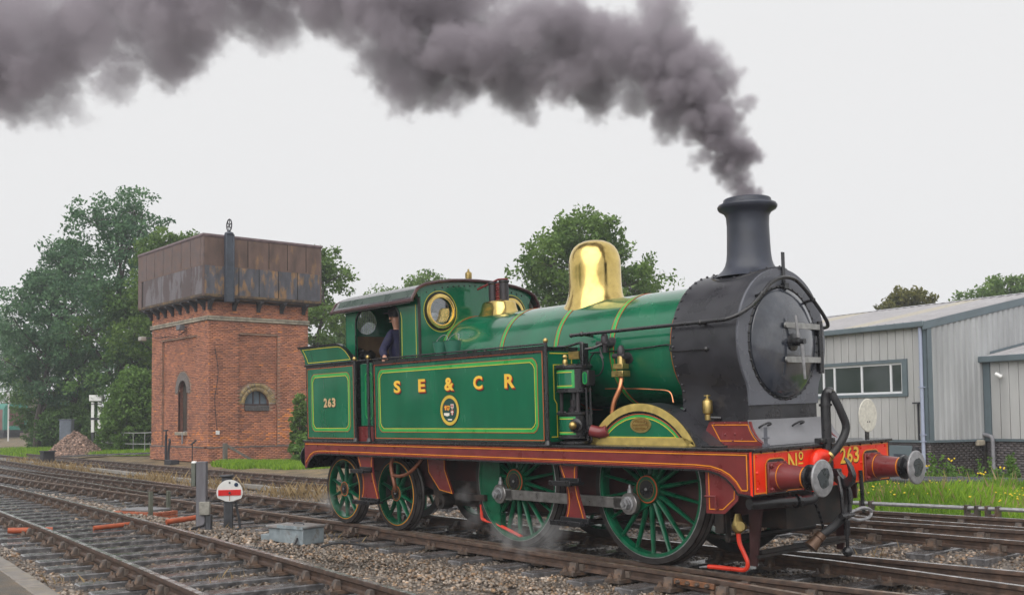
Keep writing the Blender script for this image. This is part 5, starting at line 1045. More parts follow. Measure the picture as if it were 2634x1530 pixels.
# left window: tall arched slit with grey hood
def arch_pts(cx, cz, rx, rz, n, a0=0, a1=180): return [(cx + rx * math.cos(R(a0 + (a1 - a0) * i / n)), cz + rz * math.sin(R(a0 + (a1 - a0) * i / n))) for i in range(n + 1)]
wA = obj('arched_window', MB().plate([[(ca_ - 0.48, 1.28), (ca_ + 0.48, 1.28)] + arch_pts(ca_, cza, 0.48, 0.52, 16)], lambda u, v, t=0: (u, 0.33 - t, v), 0.05), mat('old_boarding', (0.055, 0.045, 0.036), 0.7, var=0.4, scale=6, streak=0.15), WT)
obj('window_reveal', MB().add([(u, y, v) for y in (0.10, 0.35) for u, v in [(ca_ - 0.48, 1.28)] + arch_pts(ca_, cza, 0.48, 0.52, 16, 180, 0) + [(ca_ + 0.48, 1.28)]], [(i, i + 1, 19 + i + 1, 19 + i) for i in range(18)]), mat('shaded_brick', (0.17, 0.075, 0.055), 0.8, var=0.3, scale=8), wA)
mb = MB(); nV = 17
for i in range(nV):
    a0, a1 = 0 + 180 * i / nV + 0.6, 180 * (i + 1) / nV - 0.6
    q = [(ca_ + 0.49 * math.cos(R(a)), cza - 0.06 + 0.55 * math.sin(R(a))) for a in (a0, a1)] + [(ca_ + 0.79 * math.cos(R(a)), 3.0 + 0.95 * math.sin(R(a))) for a in (a1, a0)]
    mb.plate([q], lambda u, v, t=0: (u, 0.085 - t, v), 0.06)
obj('hood_bricks', mb, mat('grey_brick', (0.17, 0.15, 0.14), 0.75, var=0.25, scale=9), wA, kind='stuff')
obj('window_sill', MB().box(ca_ - 0.55, ca_ + 0.55, -0.03, 0.3, 1.13, 1.28), stonem, wA, bevel=0.015)
obj('drain_pipe', MB().tube([(ca_ + 0.38, 0.22, 3.3), (ca_ + 0.38, 0.2, 1.35), (ca_ + 0.3, -0.02, 1.25), (ca_ + 0.3, -0.02, 0.75)], 0.04, 8), mat('grey_pipe', (0.22, 0.22, 0.24), 0.5, var=0.2), wA)
# right window: half-round light in a ring of yellow bricks
wB = obj('lunette_window', MB().plate([[(cb_ - 0.57, czb - 0.02), (cb_ + 0.57, czb - 0.02)] + arch_pts(cb_, czb, 0.57, 0.57, 18)], lambda u, v, t=0: (-0.30 + t, u, v), 0.02), mat('window_glass', (0.10, 0.13, 0.16), 0.08, var=0.3, scale=3, spec=0.8), WT)
obj('window_reveal', MB().add([(x, u, v) for x in (-0.10, -0.31) for u, v in [(cb_ - 0.575, 2.17)] + arch_pts(cb_, czb, 0.575, 0.575, 16, 180, 0) + [(cb_ + 0.575, 2.17)]], [(i, i + 1, 19 + i + 1, 19 + i) for i in range(18)]), MATS['shaded_brick'], wB)
fm = mat('dark_window_frame', (0.05, 0.03, 0.03), 0.5)
obj('window_bar', MB().box(-0.30, -0.26, cb_ - 0.12, cb_ - 0.07, czb, czb + 0.56), fm, wB); obj('window_bar', MB().box(-0.30, -0.26, cb_ + 0.2, cb_ + 0.24, czb, czb + 0.52), fm, wB)
obj('window_frame', MB().box(-0.31, -0.24, cb_ - 0.57, cb_ + 0.57, czb - 0.07, czb), fm, wB)
obj('window_sill', MB().box(-0.3, -0.06, cb_ - 0.575, cb_ + 0.575, 2.17, 2.41), mat('blue_black_sill', (0.075, 0.07, 0.07), 0.6, var=0.5, scale=14), wB, bevel=0.02)
yb = brick_mat('yellow_brick', [(0, (0.20, 0.17, 0.13)), (0.3, (0.30, 0.22, 0.11)), (0.7, (0.42, 0.31, 0.14)), (1, (0.34, 0.29, 0.24))])
V, F, T = [], [], []; g_ = np.random.default_rng(8)
for r0, r1, n in ((0.58, 0.745, 30), (0.75, 0.915, 36)):
    for i in range(n):
        a0, a1 = math.pi * i / n + 0.006, math.pi * (i + 1) / n - 0.006; o = len(V); d_ = g_.uniform(-0.005, 0.01)
        q = [(cb_ + r * math.cos(a), czb - 0.02 + r * math.sin(a)) for r, a in ((r0, a0), (r1, a0), (r1, a1), (r0, a1))]
        V += [(-0.095 + d_, u, v) for u, v in q] + [(-0.15, u, v) for u, v in q]; T += [g_.uniform(0, 1)] * 8
        F += [(o, o + 1, o + 2, o + 3), (o, o + 4, o + 5, o + 1), (o + 1, o + 5, o + 6, o + 2), (o + 2, o + 6, o + 7, o + 3), (o + 3, o + 7, o + 4, o)]
finish('arch_bricks', raw_mesh('arch_bricks', V, F, T), yb, wB, smooth=False, kind='stuff')
# iron tank
o_ = 0.40; X0t, X1t, Y0t, Y1t, Z0t, Z1t = -6.98, o_, -o_, 5.22, 6.93, 9.70
TKr = mat('rusty_tank_iron', (0.125, 0.078, 0.062), 0.6, var=0.35, scale=3, c2=(0.22, 0.125, 0.06), cscale=2.2, thr=(0.56, 0.68), streak=0.35, bump=0.1)
TKl = mat('blistered_tank_iron', (0.080, 0.080, 0.095), 0.55, var=0.35, scale=4, c2=(0.24, 0.14, 0.065), cscale=2.6, thr=(0.5, 0.6), streak=0.4, bump=0.12)
TKb = mat('brown_tank_iron', (0.125, 0.086, 0.078), 0.6, var=0.3, scale=3, c2=(0.12, 0.075, 0.06), cscale=1.5)
TKg = mat('pale_tank_iron', (0.145, 0.13, 0.14), 0.55, var=0.25, scale=5, c2=(0.085, 0.06, 0.06), cscale=1.4, thr=(0.5, 0.54), streak=0.3)
TK = obj('iron_tank', MB().box(X0t + 0.02, X1t - 0.02, Y0t + 0.02, Y1t - 0.02, Z0t + 0.02, Z1t - 0.06), mat('tank_seam_dark', (0.02, 0.015, 0.014), 0.7), WT)
zm = 8.36
def plates(edges, z0, z1, mk, mt):
    for i in range(len(edges) - 1):
        a, b_ = edges[i] + 0.018, edges[i + 1] - 0.018
        mbx = MB(); mk(mbx, a, b_, z0 + 0.012, z1 - 0.012); obj('tank_plate', mbx, mt, TK, bevel=0.008)
mkR = lambda m_, a, b_, z0, z1: m_.box(X1t - 0.02, X1t + 0.012, a, b_, z0, z1)
mkL = lambda m_, a, b_, z0, z1: m_.box(a, b_, Y0t - 0.012, Y0t + 0.02, z0, z1)
plates([Y0t, 0.55, 1.62, 2.62, 3.52, 4.45, Y1t], zm, Z1t - 0.12, mkR, TKr)
plates([Y0t, 0.55, 1.20, 2.15, 3.08, 4.02, Y1t], Z0t + 0.16, zm, mkR, TKl)
plates(list(np.linspace(X0t, X1t - 0.3, 8)) + [X1t], zm, Z1t - 0.12, mkL, TKb)
plates(list(np.linspace(X0t - 0.5, X1t - 0.1, 8))[1:], Z0t + 0.16, zm, mkL, TKg); obj('tank_plate', MB().box(X0t, X0t + 0.42, Y0t - 0.012, Y0t + 0.02, Z0t + 0.17, zm - 0.01), TKb, TK)
obj('tank_seam', MB().box(X0t, X1t + 0.018, Y0t - 0.018, Y0t + 0.02, zm - 0.03, zm + 0.03).box(X1t - 0.02, X1t + 0.018, Y0t + 0.02, Y1t, zm - 0.03, zm + 0.03), TKr, TK)
for nm, mbx in (('tank_corner', MB().box(X1t - 0.06, X1t + 0.022, Y0t - 0.022, Y0t + 0.06, Z0t + 0.1, Z1t - 0.1)), ('tank_corner', MB().box(X1t - 0.05, X1t + 0.02, Y1t - 0.06, Y1t + 0.02, Z0t + 0.1, Z1t - 0.1)), ('tank_corner', MB().box(X0t - 0.02, X0t + 0.05, Y0t - 0.02, Y0t + 0.05, Z0t + 0.1, Z1t - 0.1))):
    obj(nm, mbx, TKb, TK, bevel=0.02)
def ring(z0, z1, e0, e1):
    vs = []
    for z, e in ((z0, e0), (z1, e1)): vs += [(X0t - e, Y0t - e, z), (X1t + e, Y0t - e, z), (X1t + e, Y1t + e, z), (X0t - e, Y1t + e, z)]
    return vs, [(i, (i + 1) % 4, 4 + (i + 1) % 4, 4 + i) for i in range(4)]
mb = MB()
for a in ((Z1t - 0.16, Z1t - 0.10, 0.02, 0.05), (Z1t - 0.10, Z1t - 0.02, 0.05, 0.03), (Z1t - 0.02, Z1t, 0.03, -0.06), (Z1t, Z1t - 0.15, -0.06, -0.06)): mb.add(*ring(*a))
obj('tank_rim', mb, mat('tank_rim_iron', (0.13, 0.09, 0.095), 0.5, var=0.3), TK, ang=20)
mb = MB()
for a in ((Z0t + 0.20, Z0t + 0.10, 0.015, 0.01), (Z0t + 0.10, Z0t, 0.01, -0.10), (Z0t, Z0t - 0.01, -0.10, -0.4)): mb.add(*ring(*a))
obj('tank_bottom_curve', mb, mat('tank_bottom_rust', (0.075, 0.05, 0.035), 0.65, var=0.4, scale=6, c2=(0.14, 0.09, 0.04)), TK, ang=50)
iron = mat('black_iron', (0.03, 0.03, 0.036), 0.5, var=0.3, scale=6)
bsh = [(0, 6.93), (0.40, 6.93), (0.40, 6.87), (0.22, 6.76), (0.10, 6.62), (0.08, 6.5), (0, 6.5)]
for y in (0.12, 1.25, 2.38, 3.5, 4.6): obj('tank_bracket', MB().plate([bsh], lambda u, v, t=0, y=y: (u, y + t, v), 0.16), iron, WT, bevel=0.01)
for x in np.linspace(-6.2, -0.25, 8): obj('tank_bracket', MB().plate([bsh], lambda u, v, t=0, x=x: (x + t, -u, v), 0.16), iron, WT, bevel=0.01)
vp_ = obj('valve_casing', MB().box(X1t + 0.01, X1t + 0.22, 0.52, 0.88, 6.8, 9.72).box(X1t + 0.20, X1t + 0.245, 0.50, 0.56, 6.8, 9.72).box(X1t + 0.20, X1t + 0.245, 0.84, 0.90, 6.8, 9.72), mat('blue_black_iron', (0.045, 0.055, 0.075), 0.45, var=0.3, scale=4), WT, bevel=0.02)
obj('casing_cap', MB().lathe([(0.20, 9.72), (0.18, 9.78), (0.06, 9.84), (0.04, 9.9)], (X1t + 0.12, 0.70, 0), n=16), MATS['blue_black_iron'], vp_)
mb = MB().tube([(X1t + 0.12 + 0.24 * math.cos(a), 0.70 + 0.12 * math.cos(a) * 0, 10.1 + 0.26 * math.sin(a)) for a in np.linspace(0, 2 * math.pi, 25)], 0.03, 6, caps=False)
for a in (0.3, 1.35, 2.4): mb.bar((X1t + 0.12 - 0.24 * math.cos(a), 0.70, 10.1 - 0.26 * math.sin(a)), (X1t + 0.12 + 0.24 * math.cos(a), 0.70, 10.1 + 0.26 * math.sin(a)), 0.025, 0.03)
obj('valve_wheel', mb, iron, vp_)
fl = obj('floodlight', MB().box(-2.45, -2.05, -0.42, -0.16, 5.75, 5.98, M=None), mat('floodlight_grey', (0.12, 0.12, 0.13), 0.4), WT, bevel=0.03)
obj('light_bracket', MB().bar((-2.25, 0, 5.9), (-2.25, -0.25, 5.9), 0.05, 0.05), iron, fl)
fl = obj('floodlight', MB().box(-6.75, -6.4, -0.5, -0.2, 5.55, 5.75), mat('floodlight_pale', (0.35, 0.33, 0.3), 0.4), WT, bevel=0.04)
obj('light_bracket', MB().bar((-6.3, 0, 5.7), (-6.5, -0.35, 5.7), 0.05, 0.05), iron, fl)
obj('junction_box', MB().box(0, 0.06, 0.35, 0.51, 1.17, 1.34), mat('white_plastic', (0.75, 0.75, 0.75), 0.4), WT, bevel=0.01)
obj('wall_cable', MB().tube(bez([(0.012, 0.42, 1.3), (0.012, 0.35, 2.0), (0.012, 0.3, 2.7), (0.012, 0.38, 3.2), (0.012, 0.45, 3.9), (0.012, 0.3, 4.9)], 5), 0.014, 5), iron, WT)
obj('wall_cable', MB().tube(bez([(-2.3, -0.012, 5.8), (-3.2, -0.012, 5.6), (-4.5, -0.012, 5.62), (-5.9, -0.012, 5.66)], 5), 0.014, 5), iron, WT)

# bits standing round the tower
timber = mat('weathered_timber', (0.13, 0.115, 0.10), 0.7, var=0.35, scale=7, streak=0.2, bump=0.2)
bp_ = empty('braced_timber_post', (-32.75, 9.2, gz(-32.75, 9.2)), label='short timber post with a sloping brace in front of the brick water tower', cat='post')
obj('post', MB().box(-0.08, 0.08, -0.08, 0.08, -0.2, 0.85), timber, bp_, bevel=0.01); obj('brace', MB().bar((0, 0, 0.8), (0.35, 1.25, 0.0), 0.1, 0.1), timber, bp_)
sp_ = empty('standpipe', (-36.9, 8.35, gz(-36.9, 8.35)), label='black iron standpipe with tee handle beside the water tower', cat='pipe')
obj('pipe', MB().tube([(0, 0, -0.1), (0, 0, 1.0), (0.02, 0, 1.25)], 0.06, 10), iron, sp_); obj('tee_handle', MB().bar((-0.35, 0.05, 1.42), (0.25, -0.03, 1.45), 0.07, 0.06).bar((0, 0, 1.2), (0, 0, 1.44), 0.05, 0.05), iron, sp_)
obj('hose_bend', MB().tube(bez([(0.35, 0, 0.0), (0.28, 0, 0.3), (0.34, 0, 0.7), (0.42, 0, 0.95), (0.36, 0, 1.05)], 4), 0.055, 8), iron, sp_)
sp2_ = empty('sluice_key_post', (-34.9, 8.7, gz(-34.9, 8.7)), label='thin iron rod with slanted handle against the tower wall', cat='pipe')
obj('rod', MB().tube([(0, 0, -0.1), (0, 0, 0.85)], 0.025, 6), iron, sp2_); obj('handle', MB().bar((-0.1, 0, 0.8), (0.5, -0.05, 0.98), 0.06, 0.06), iron, sp2_)
tag(obj('drain_box', MB().box(-36.1, -35.4, 7.95, 8.35, gz(-35.8, 8.1) - 0.1, gz(-35.8, 8.1) + 0.2), iron, bevel=0.02), 'low black iron box on the ground beside the standpipe', 'box')

# ================================================================== steel clad building
th_ = R(-11.0)
BL = empty('industrial_building', (-7.775, 19.99, 0), (0, 0, th_), label='grey steel clad industrial building with a strip window and pitched roof', cat='building')
clad = mat('grey_cladding', (0.42, 0.42, 0.42), 0.42, var=0.16, scale=1.2, streak=0.25, spec=0.4)
cladg = mat('grey_gable_cladding', (0.36, 0.37, 0.38), 0.4, var=0.18, scale=1.5, streak=0.25, spec=0.4)
trim = mat('blue_grey_trim', (0.115, 0.15, 0.17), 0.42, var=0.1, scale=2)
roofm = mat('roof_sheet', (0.34, 0.33, 0.34), 0.4, var=0.12, scale=2)
def B_(name, mb, mt, parent=None, **k): return obj(name, mb, mt, parent or BL, **k)
ZL, ZE, ZG = 0.83, 4.24, -0.6
LW, GW = 15.0, 12.0; PT = 0.198
B_('wall_core', MB().box(-LW, -0.06, 0.08, GW, ZG, ZE - 0.05).plate([[(0.08, ZE - 0.06), (GW, ZE - 0.06), (6.0, ZE + 6.0 * PT - 0.1)]], lambda u, v, t=0: (-0.06 + t, u, v), LW - 0.1), MATS['blue_brick'])
x = -0.20
while x > -LW:                       # front wall panels, cut round the window
    a, b_ = x - 0.307, x - 0.009
    spans = [(ZL, ZE)]
    if b_ < -0.72 and a > -7.6: spans = [(ZL, 2.16), (3.30, ZE)]
    elif a < -0.72 < b_: a2 = -0.72; B_('cladding_panel', MB().box(a, a2, 0, 0.06, ZL, 2.16), clad, bevel=0.01); B_('cladding_panel', MB().box(a, a2, 0, 0.06, 3.30, ZE), clad, bevel=0.01); a = a2; spans = [(ZL, ZE)]
    for z0, z1 in spans: B_('cladding_panel', MB().box(a, b_, 0, 0.06, z0, z1), clad, bevel=0.012)
    x -= 0.316
y = 0.16
while y < 9.6:                       # gable ribs follow the verge
    z1 = ZE - 0.10 + (y + 0.1) * PT if y < 6 else ZE - 0.1 + (12 - y) * PT
    B_('gable_rib', MB().add([(0.0, y, ZL), (0.0, y + 0.25, ZL), (0, y + 0.25, z1 + 0.05), (0, y, z1), (0.06, y + 0.055, ZL), (0.06, y + 0.185, ZL), (0.06, y + 0.185, z1 + 0.037), (0.06, y + 0.055, z1 + 0.01)], [(4, 5, 6, 7), (0, 4, 7, 3), (1, 2, 6, 5), (3, 7, 6, 2), (0, 1, 5, 4)]), cladg)
    y += 0.262
cladd = mat('gable_back_grey', (0.20, 0.205, 0.21), 0.5, var=0.15)
B_('gable_back_sheet', MB().box(-0.05, 0.002, 0.1, 11.9, ZL, ZE + 0.1).plate([[(0.1, ZE + 0.0), (11.9, ZE), (6.0, ZE + 6.0 * PT)]], lambda u, v, t=0: (0.001 + t, u, v), 0.04), cladd)
B_('corner_trim', MB().box(-0.20, 0.05, -0.035, 0.0, ZL - 0.03, ZE).box(0.0, 0.052, -0.035, 0.16, ZL - 0.03, ZE), trim)
B_('base_trim', MB().box(-LW, 0.06, -0.045, 0.03, ZL - 0.07, ZL).box(0.0, 0.061, 0.0, 2.55, ZL - 0.071, ZL - 0.001), trim)
B_('gutter', MB().box(-LW, 0.06, -0.22, 0.02, ZE - 0.02, ZE + 0.15), trim, bevel=0.02)
vg = [(-0.2, ZE + 0.16 - 0.2 * PT), (6, ZE + 0.16 + 6 * PT), (12.2, ZE + 0.16 - 0.2 * PT)]
B_('verge_trim', MB().plate([vg + [(12.2, ZE - 0.07 - 0.2 * PT), (6, ZE - 0.07 + 6 * PT), (-0.2, ZE - 0.07 - 0.2 * PT)]], lambda u, v, t=0: (0.085 + t, u, v), 0.06), trim)
def roof_sheet(x0, x1, y0, y1, zf, dz=0.0):
    return MB().add([(x0, y0, zf(y0)), (x1, y0, zf(y0)), (x1, y1, zf(y1)), (x0, y1, zf(y1))] + [(x0, y0, zf(y0) - 0.04), (x1, y0, zf(y0) - 0.04), (x1, y1, zf(y1) - 0.04), (x0, y1, zf(y1) - 0.04)], [(0, 1, 2, 3), (7, 6, 5, 4), (0, 4, 5, 1), (1, 5, 6, 2), (2, 6, 7, 3), (3, 7, 4, 0)])
zf = lambda y: ZE + 0.17 + (y if y < 6 else 12 - y) * PT
RFs = B_('roof', roof_sheet(-LW, 0.06, -0.16, 6.0, zf), roofm); B_('rear_roof', roof_sheet(-LW, 0.06, 6.0, 12.2, zf), roofm, RFs)
rlg = mat('roof_light_sheet', (0.40, 0.37, 0.31), 0.4, var=0.1)
x = 0.0
while x > -LW:
    mt_ = rlg if (-3.3 < x < -2.2) or (-8.4 < x < -7.3) else roofm
    B_('roof_rib', MB().add([(x - dx, yy, zf(yy) + dz) for yy in (-0.15, 5.95) for dx, dz in ((0, 0.002), (0.03, 0.035), (0.07, 0.035), (0.10, 0.002))], [(0, 1, 5, 4), (1, 2, 6, 5), (2, 3, 7, 6), (0, 3, 2, 1), (4, 5, 6, 7)]), mt_, RFs)
    x -= 0.333
for x in (-2.75, -7.85): B_('roof_light', roof_sheet(x - 0.42, x + 0.42, 0.9, 4.9, lambda y: zf(y) + 0.006), rlg, RFs)
B_('ridge_cap', MB().add([(x, y, zf(y) + 0.045) for x in (-LW, 0.1) for y in (5.75, 6.0, 6.25)], [(0, 1, 4, 3), (1, 2, 5, 4)]), mat('ridge_pale', (0.5, 0.5, 0.52), 0.4), RFs)
# strip window
wn = B_('strip_window', MB().box(-7.6, -0.72, 0.05, 0.07, 2.16, 3.30), trim)
B_('window_surround', MB().box(-7.62, -0.72, -0.05, 0.05, 3.20, 3.30).box(-7.62, -0.72, -0.05, 0.05, 2.16, 2.25).box(-0.90, -0.72, -0.05, 0.05, 2.25, 3.20), trim, wn)
wht = mat('white_window_frame', (0.72, 0.73, 0.76), 0.35, var=0.05)
gls = mat('dark_reflective_glass', (0.02, 0.03, 0.028), 0.04, var=0.2, scale=1, spec=1.0, coat=0.6)
edges = [-0.92, -1.36, -2.52, -3.67, -4.15, -5.3, -6.45, -7.6]
B_('window_frame', MB().box(-7.6, -0.90, 0.0, 0.04, 2.25, 2.315).box(-7.6, -0.90, 0.0, 0.04, 3.14, 3.20), wht, wn)
for i in range(len(edges) - 1):
    B_('window_pane', MB().box(edges[i + 1] + 0.03, edges[i] - 0.03, 0.03, 0.04, 2.31, 3.145), gls, wn)
    B_('window_mullion', MB().box(edges[i] - 0.035, edges[i] + 0.03, -0.005, 0.042, 2.315, 3.14), wht, wn)
# brick plinth
gbrick = brick_mat('grey_purple_brick', [(0, (0.075, 0.068, 0.07)), (0.4, (0.12, 0.105, 0.11)), (0.8, (0.17, 0.15, 0.155)), (1, (0.20, 0.155, 0.15))])
wetb = brick_mat('wet_dark_brick', [(0, (0.035, 0.028, 0.027)), (0.5, (0.06, 0.05, 0.05)), (1, (0.09, 0.075, 0.075))])
brickwork('plinth_brickwork', BL, [(lambda u, v, t=0: (u, 0.02 - t, v), -LW, 0.0, ZG, ZL - 0.07, None)], gbrick, 31, singles=90, near_=(0, 0, 0.4))
brickwork('damp_plinth_brickwork', BL, [(lambda u, v, t=0: (-0.01 + t, u, v), 0.02, 2.5, ZG, ZL - 0.07, None)], wetb, 32, singles=130, near_=(0, 0.9, 0.4))
dp = B_('downpipe', MB().tube([(-0.14, -0.10, ZE), (-0.14, -0.10, -0.5)], 0.055, 12), mat('pale_blue_downpipe', (0.34, 0.38, 0.50), 0.35, var=0.05))
for z in (0.78, 0.98, -0.0, 2.4): B_('pipe_clip', MB().box(-0.215, -0.065, -0.165, 0.0, z, z + 0.03), MATS['pale_blue_downpipe'], dp)
B_('meter_cupboard', MB().box(-1.46, -0.62, -0.05, 0.01, -0.30, 0.66), trim, bevel=0.01); B_('cupboard_vent', MB().box(-1.28, -0.85, -0.07, -0.04, 0.05, 0.40), MATS['blue_black_iron'], bpy.data.objects['meter_cupboard'])
B_('wall_camera_post', MB().box(-0.36, -0.32, -0.06, -0.02, ZL, 1.95).box(-0.42, -0.2, -0.2, -0.04, 1.92, 1.97), iron)
B_('wall_vent', MB().lathe([(0.0, -0.2), (0.07, -0.18), (0.09, -0.1), (0.05, 0)], (-0.42, 0, 0.55), (0, 1, 0), 10), iron)
B_('bulkhead_light', MB().box(0.0, 0.12, 2.05, 2.4, 0.62, 0.80), stonem, bevel=0.03)
# lower wing to the right
AN = empty('building_wing', (-7.775, 19.99, 0), (0, 0, th_), label='low flat fronted wing with downpipe at the right edge of the building', cat='building')
YA = 2.50; ZA = 3.20
def A_(name, mb, mt, parent=None, **k): return obj(name, mb, mt, parent or AN, **k)
A_('wall_core', MB().box(0.07, 11, YA + 0.08, YA + 5, ZG, ZA), MATS['blue_brick'])
x = 0.28
while x < 10:
    A_('cladding_panel', MB().box(x + 0.009, x + 0.307, YA, YA + 0.06, ZL, ZA), clad, bevel=0.012); x += 0.316
A_('corner_trim', MB().box(0.055, 0.28, YA - 0.035, YA + 0.05, ZL - 0.07, ZA), trim); A_('base_trim', MB().box(0.055, 11, YA - 0.045, YA + 0.02, ZL - 0.07, ZL - 0.001), trim)
A_('gutter', MB().box(-0.02, 11, YA - 0.22, YA + 0.02, ZA - 0.02, ZA + 0.17), trim, bevel=0.02)
zg = lambda y: ZA + 0.17 + (y - YA) * PT
AR = A_('roof', roof_sheet(0.09, 11, YA - 0.16, YA + 5, zg), roofm)
x = 0.3
while x < 10.8:
    A_('roof_rib', MB().add([(x - dx, yy, zg(yy) + dz) for yy in (YA - 0.15, YA + 4.95) for dx, dz in ((0, 0.002), (0.03, 0.035), (0.07, 0.035), (0.10, 0.002))], [(0, 1, 5, 4), (1, 2, 6, 5), (2, 3, 7, 6), (0, 3, 2, 1), (4, 5, 6, 7)]), roofm, AR); x += 0.333
A_('roof_flashing', MB().add([(0.075, YA + 0.3, zg(YA + 0.3) + 0.03), (0.075, YA + 5, zg(YA + 5) + 0.03), (0.075, YA + 5, zg(YA + 5) + 0.10), (0.075, YA + 0.3, zg(YA + 0.3) + 0.10)], [(0, 1, 2, 3)]), trim, AR)
brickwork('plinth_brickwork', AN, [(lambda u, v, t=0: (u, YA + 0.02 - t, v), 0.07, 9, ZG, ZL - 0.07, None)], gbrick, 33, singles=200, near_=(0.9, 2.4, 0.4))
d2 = A_('downpipe', MB().tube(bez([(-0.06, YA - 0.08, 0.95), (0.0, YA - 0.1, 0.97), (0.25, YA - 0.12, 0.93), (0.36, YA - 0.12, 0.85), (0.38, YA - 0.12, 0.6), (0.38, YA - 0.12, -0.5)], 5), 0.06, 12), MATS['grey_pipe'])
cm_ = A_('security_camera', MB().lathe([(0.05, 0), (0.06, 0.02), (0.06, 0.2), (0.04, 0.22)], (0.62, YA - 0.22, 2.82), (0.7, 0.3, -0.5), 12), MATS['white_plastic']); A_('camera_bracket', MB().bar((0.68, YA, 2.78), (0.68, YA - 0.2, 2.78), 0.04, 0.04), MATS['white_plastic'], cm_)

# pipe run and retaining edge at the foot of the building
pipem = mat('black_plastic_pipe', (0.035, 0.037, 0.045), 0.35, var=0.2)
pr = obj('drain_pipe_run', MB().tube([(-9.5, 11.0, 0.10), (-5.6, 12.25, 0.10), (-2.9, 13.15, 0.10), (0.5, 14.3, 0.10), (4, 15.5, 0.10)], 0.12, 14), pipem, label='long black plastic pipe lying in the weeds along the building', cat='pipe')
for p_ in ((-5.0, 12.45), (-3.35, 13.0), (-1.6, 13.58)): obj('pipe_joint', MB().tube([(p_[0] - 0.06, p_[1] - 0.02, 0.10), (p_[0] + 0.06, p_[1] + 0.02, 0.10)], 0.137, 14), pipem, pr)
tag(obj('timber_edging', MB().bar((-14, 18.6, -0.28), (4.5, 15.2, -0.28), 0.12, 0.42), mat('brown_edging', (0.09, 0.065, 0.05), 0.7, var=0.4, scale=3), bevel=0.01), 'low brown timber edging board along the foot of the building', 'edging')
# signal rodding beside the far track
RD = empty('point_rodding', (-1, 6.3, gz(-1, 6.3)), label='grey point rodding pipe running on rollers beside the grass bank', cat='rodding')
def rp_(x): return 6.47 + 0.173 * x
obj('rod_pipe', MB().tube([(x + 1, rp_(x) - 6.3, 0.15 - gz(-1, 6.3)) for x in (-10, -4, 0, 4, 9)], 0.032, 8), worn, RD)
for x in (-7.2, -4.3, -1.55, 0.1, 0.4, 2.9): obj('rod_roller', MB().box(x + 0.88, x + 1.12, rp_(x) - 6.38, rp_(x) - 6.22, -0.02, 0.10).tube([(x + 1, rp_(x) - 6.39, 0.1), (x + 1, rp_(x) - 6.2, 0.1)], 0.06, 8).box(x + 0.9, x + 0.94, rp_(x) - 6.37, rp_(x) - 6.23, 0.1, 0.28).box(x + 1.06, x + 1.1, rp_(x) - 6.37, rp_(x) - 6.23, 0.1, 0.28), chairm, RD)
# ================================================================== trackside things
def W(name, mb, mt, parent, **k): return obj(name, mb, mt, parent, **k)
# ground disc signal
SG = empty('ground_disc_signal', (-8.75, -1.75, gz(-8.75, -1.75)), (0, 0, R(62)), label='small white disc ground signal with a red bar beside the rails', cat='signal')
# local -y... disc faces local -Y, i.e. towards the camera
whitep = mat('white_enamel', (0.78, 0.78, 0.76), 0.4, var=0.06, scale=8)
dark = mat('dark_grey_iron', (0.055, 0.058, 0.065), 0.45, var=0.3, scale=8)
ds = [(0.215 * math.cos(R(a)), 0.66 + 0.215 * math.sin(R(a))) for a in range(-28, 209, 8)] + [(-0.11, 0.535), (-0.07, 0.515), (0, 0.505), (0.07, 0.515), (0.11, 0.535)]
fs_ = lambda u, v, t=0: (u, -0.14 - t, v)
dsc = W('disc', MB().plate([ds], fs_, 0.008), whitep, SG)
W('red_bar', MB().box(-0.185, 0.185, -0.152, -0.141, 0.61, 0.705), mat('signal_red', (0.70, 0.015, 0.012), 0.4, var=0.05), dsc)
W('disc_boss', MB().lathe([(0.022, 0), (0.015, 0.03)], (0, -0.148, 0.655), (0, -1, 0), 10), dark, dsc)
W('small_spectacle', MB().lathe([(0.016, 0), (0.0, 0.003)], (0.0, -0.149, 0.825), (0, -1, 0), 12), dark, dsc); W('blue_spectacle', MB().lathe([(0.034, 0), (0.0, 0.003)], (0.108, -0.149, 0.79), (0, -1, 0), 14), mat('blue_lens', (0.02, 0.04, 0.09), 0.15), dsc)
W('rust_run', MB().box(-0.004, 0.006, -0.1505, -0.1485, 0.52, 0.64), mat('rust_streak', (0.35, 0.18, 0.05), 0.6), dsc)
W('signal_body', MB().box(-0.10, 0.05, -0.08, 0.08, -0.1, 0.55), dark, SG, bevel=0.015)
W('lamp_case', MB().lathe([(0.10, 0.78), (0.09, 0.80), (0.09, 0.90), (0.125, 0.93), (0.12, 0.95), (0.03, 0.955)], (-0.05, 0.0, 0), n=16), dark, SG)
W('support_leg', MB().tube([(0.09, -0.02, 0.5), (0.15, 0, 0.2), (0.17, 0, 0.0)], 0.022, 6), dark, SG); W('crank_arm', MB().bar((-0.02, -0.1, 0.02), (0.2, 0.0, 0.03), 0.04, 0.04), dark, SG)
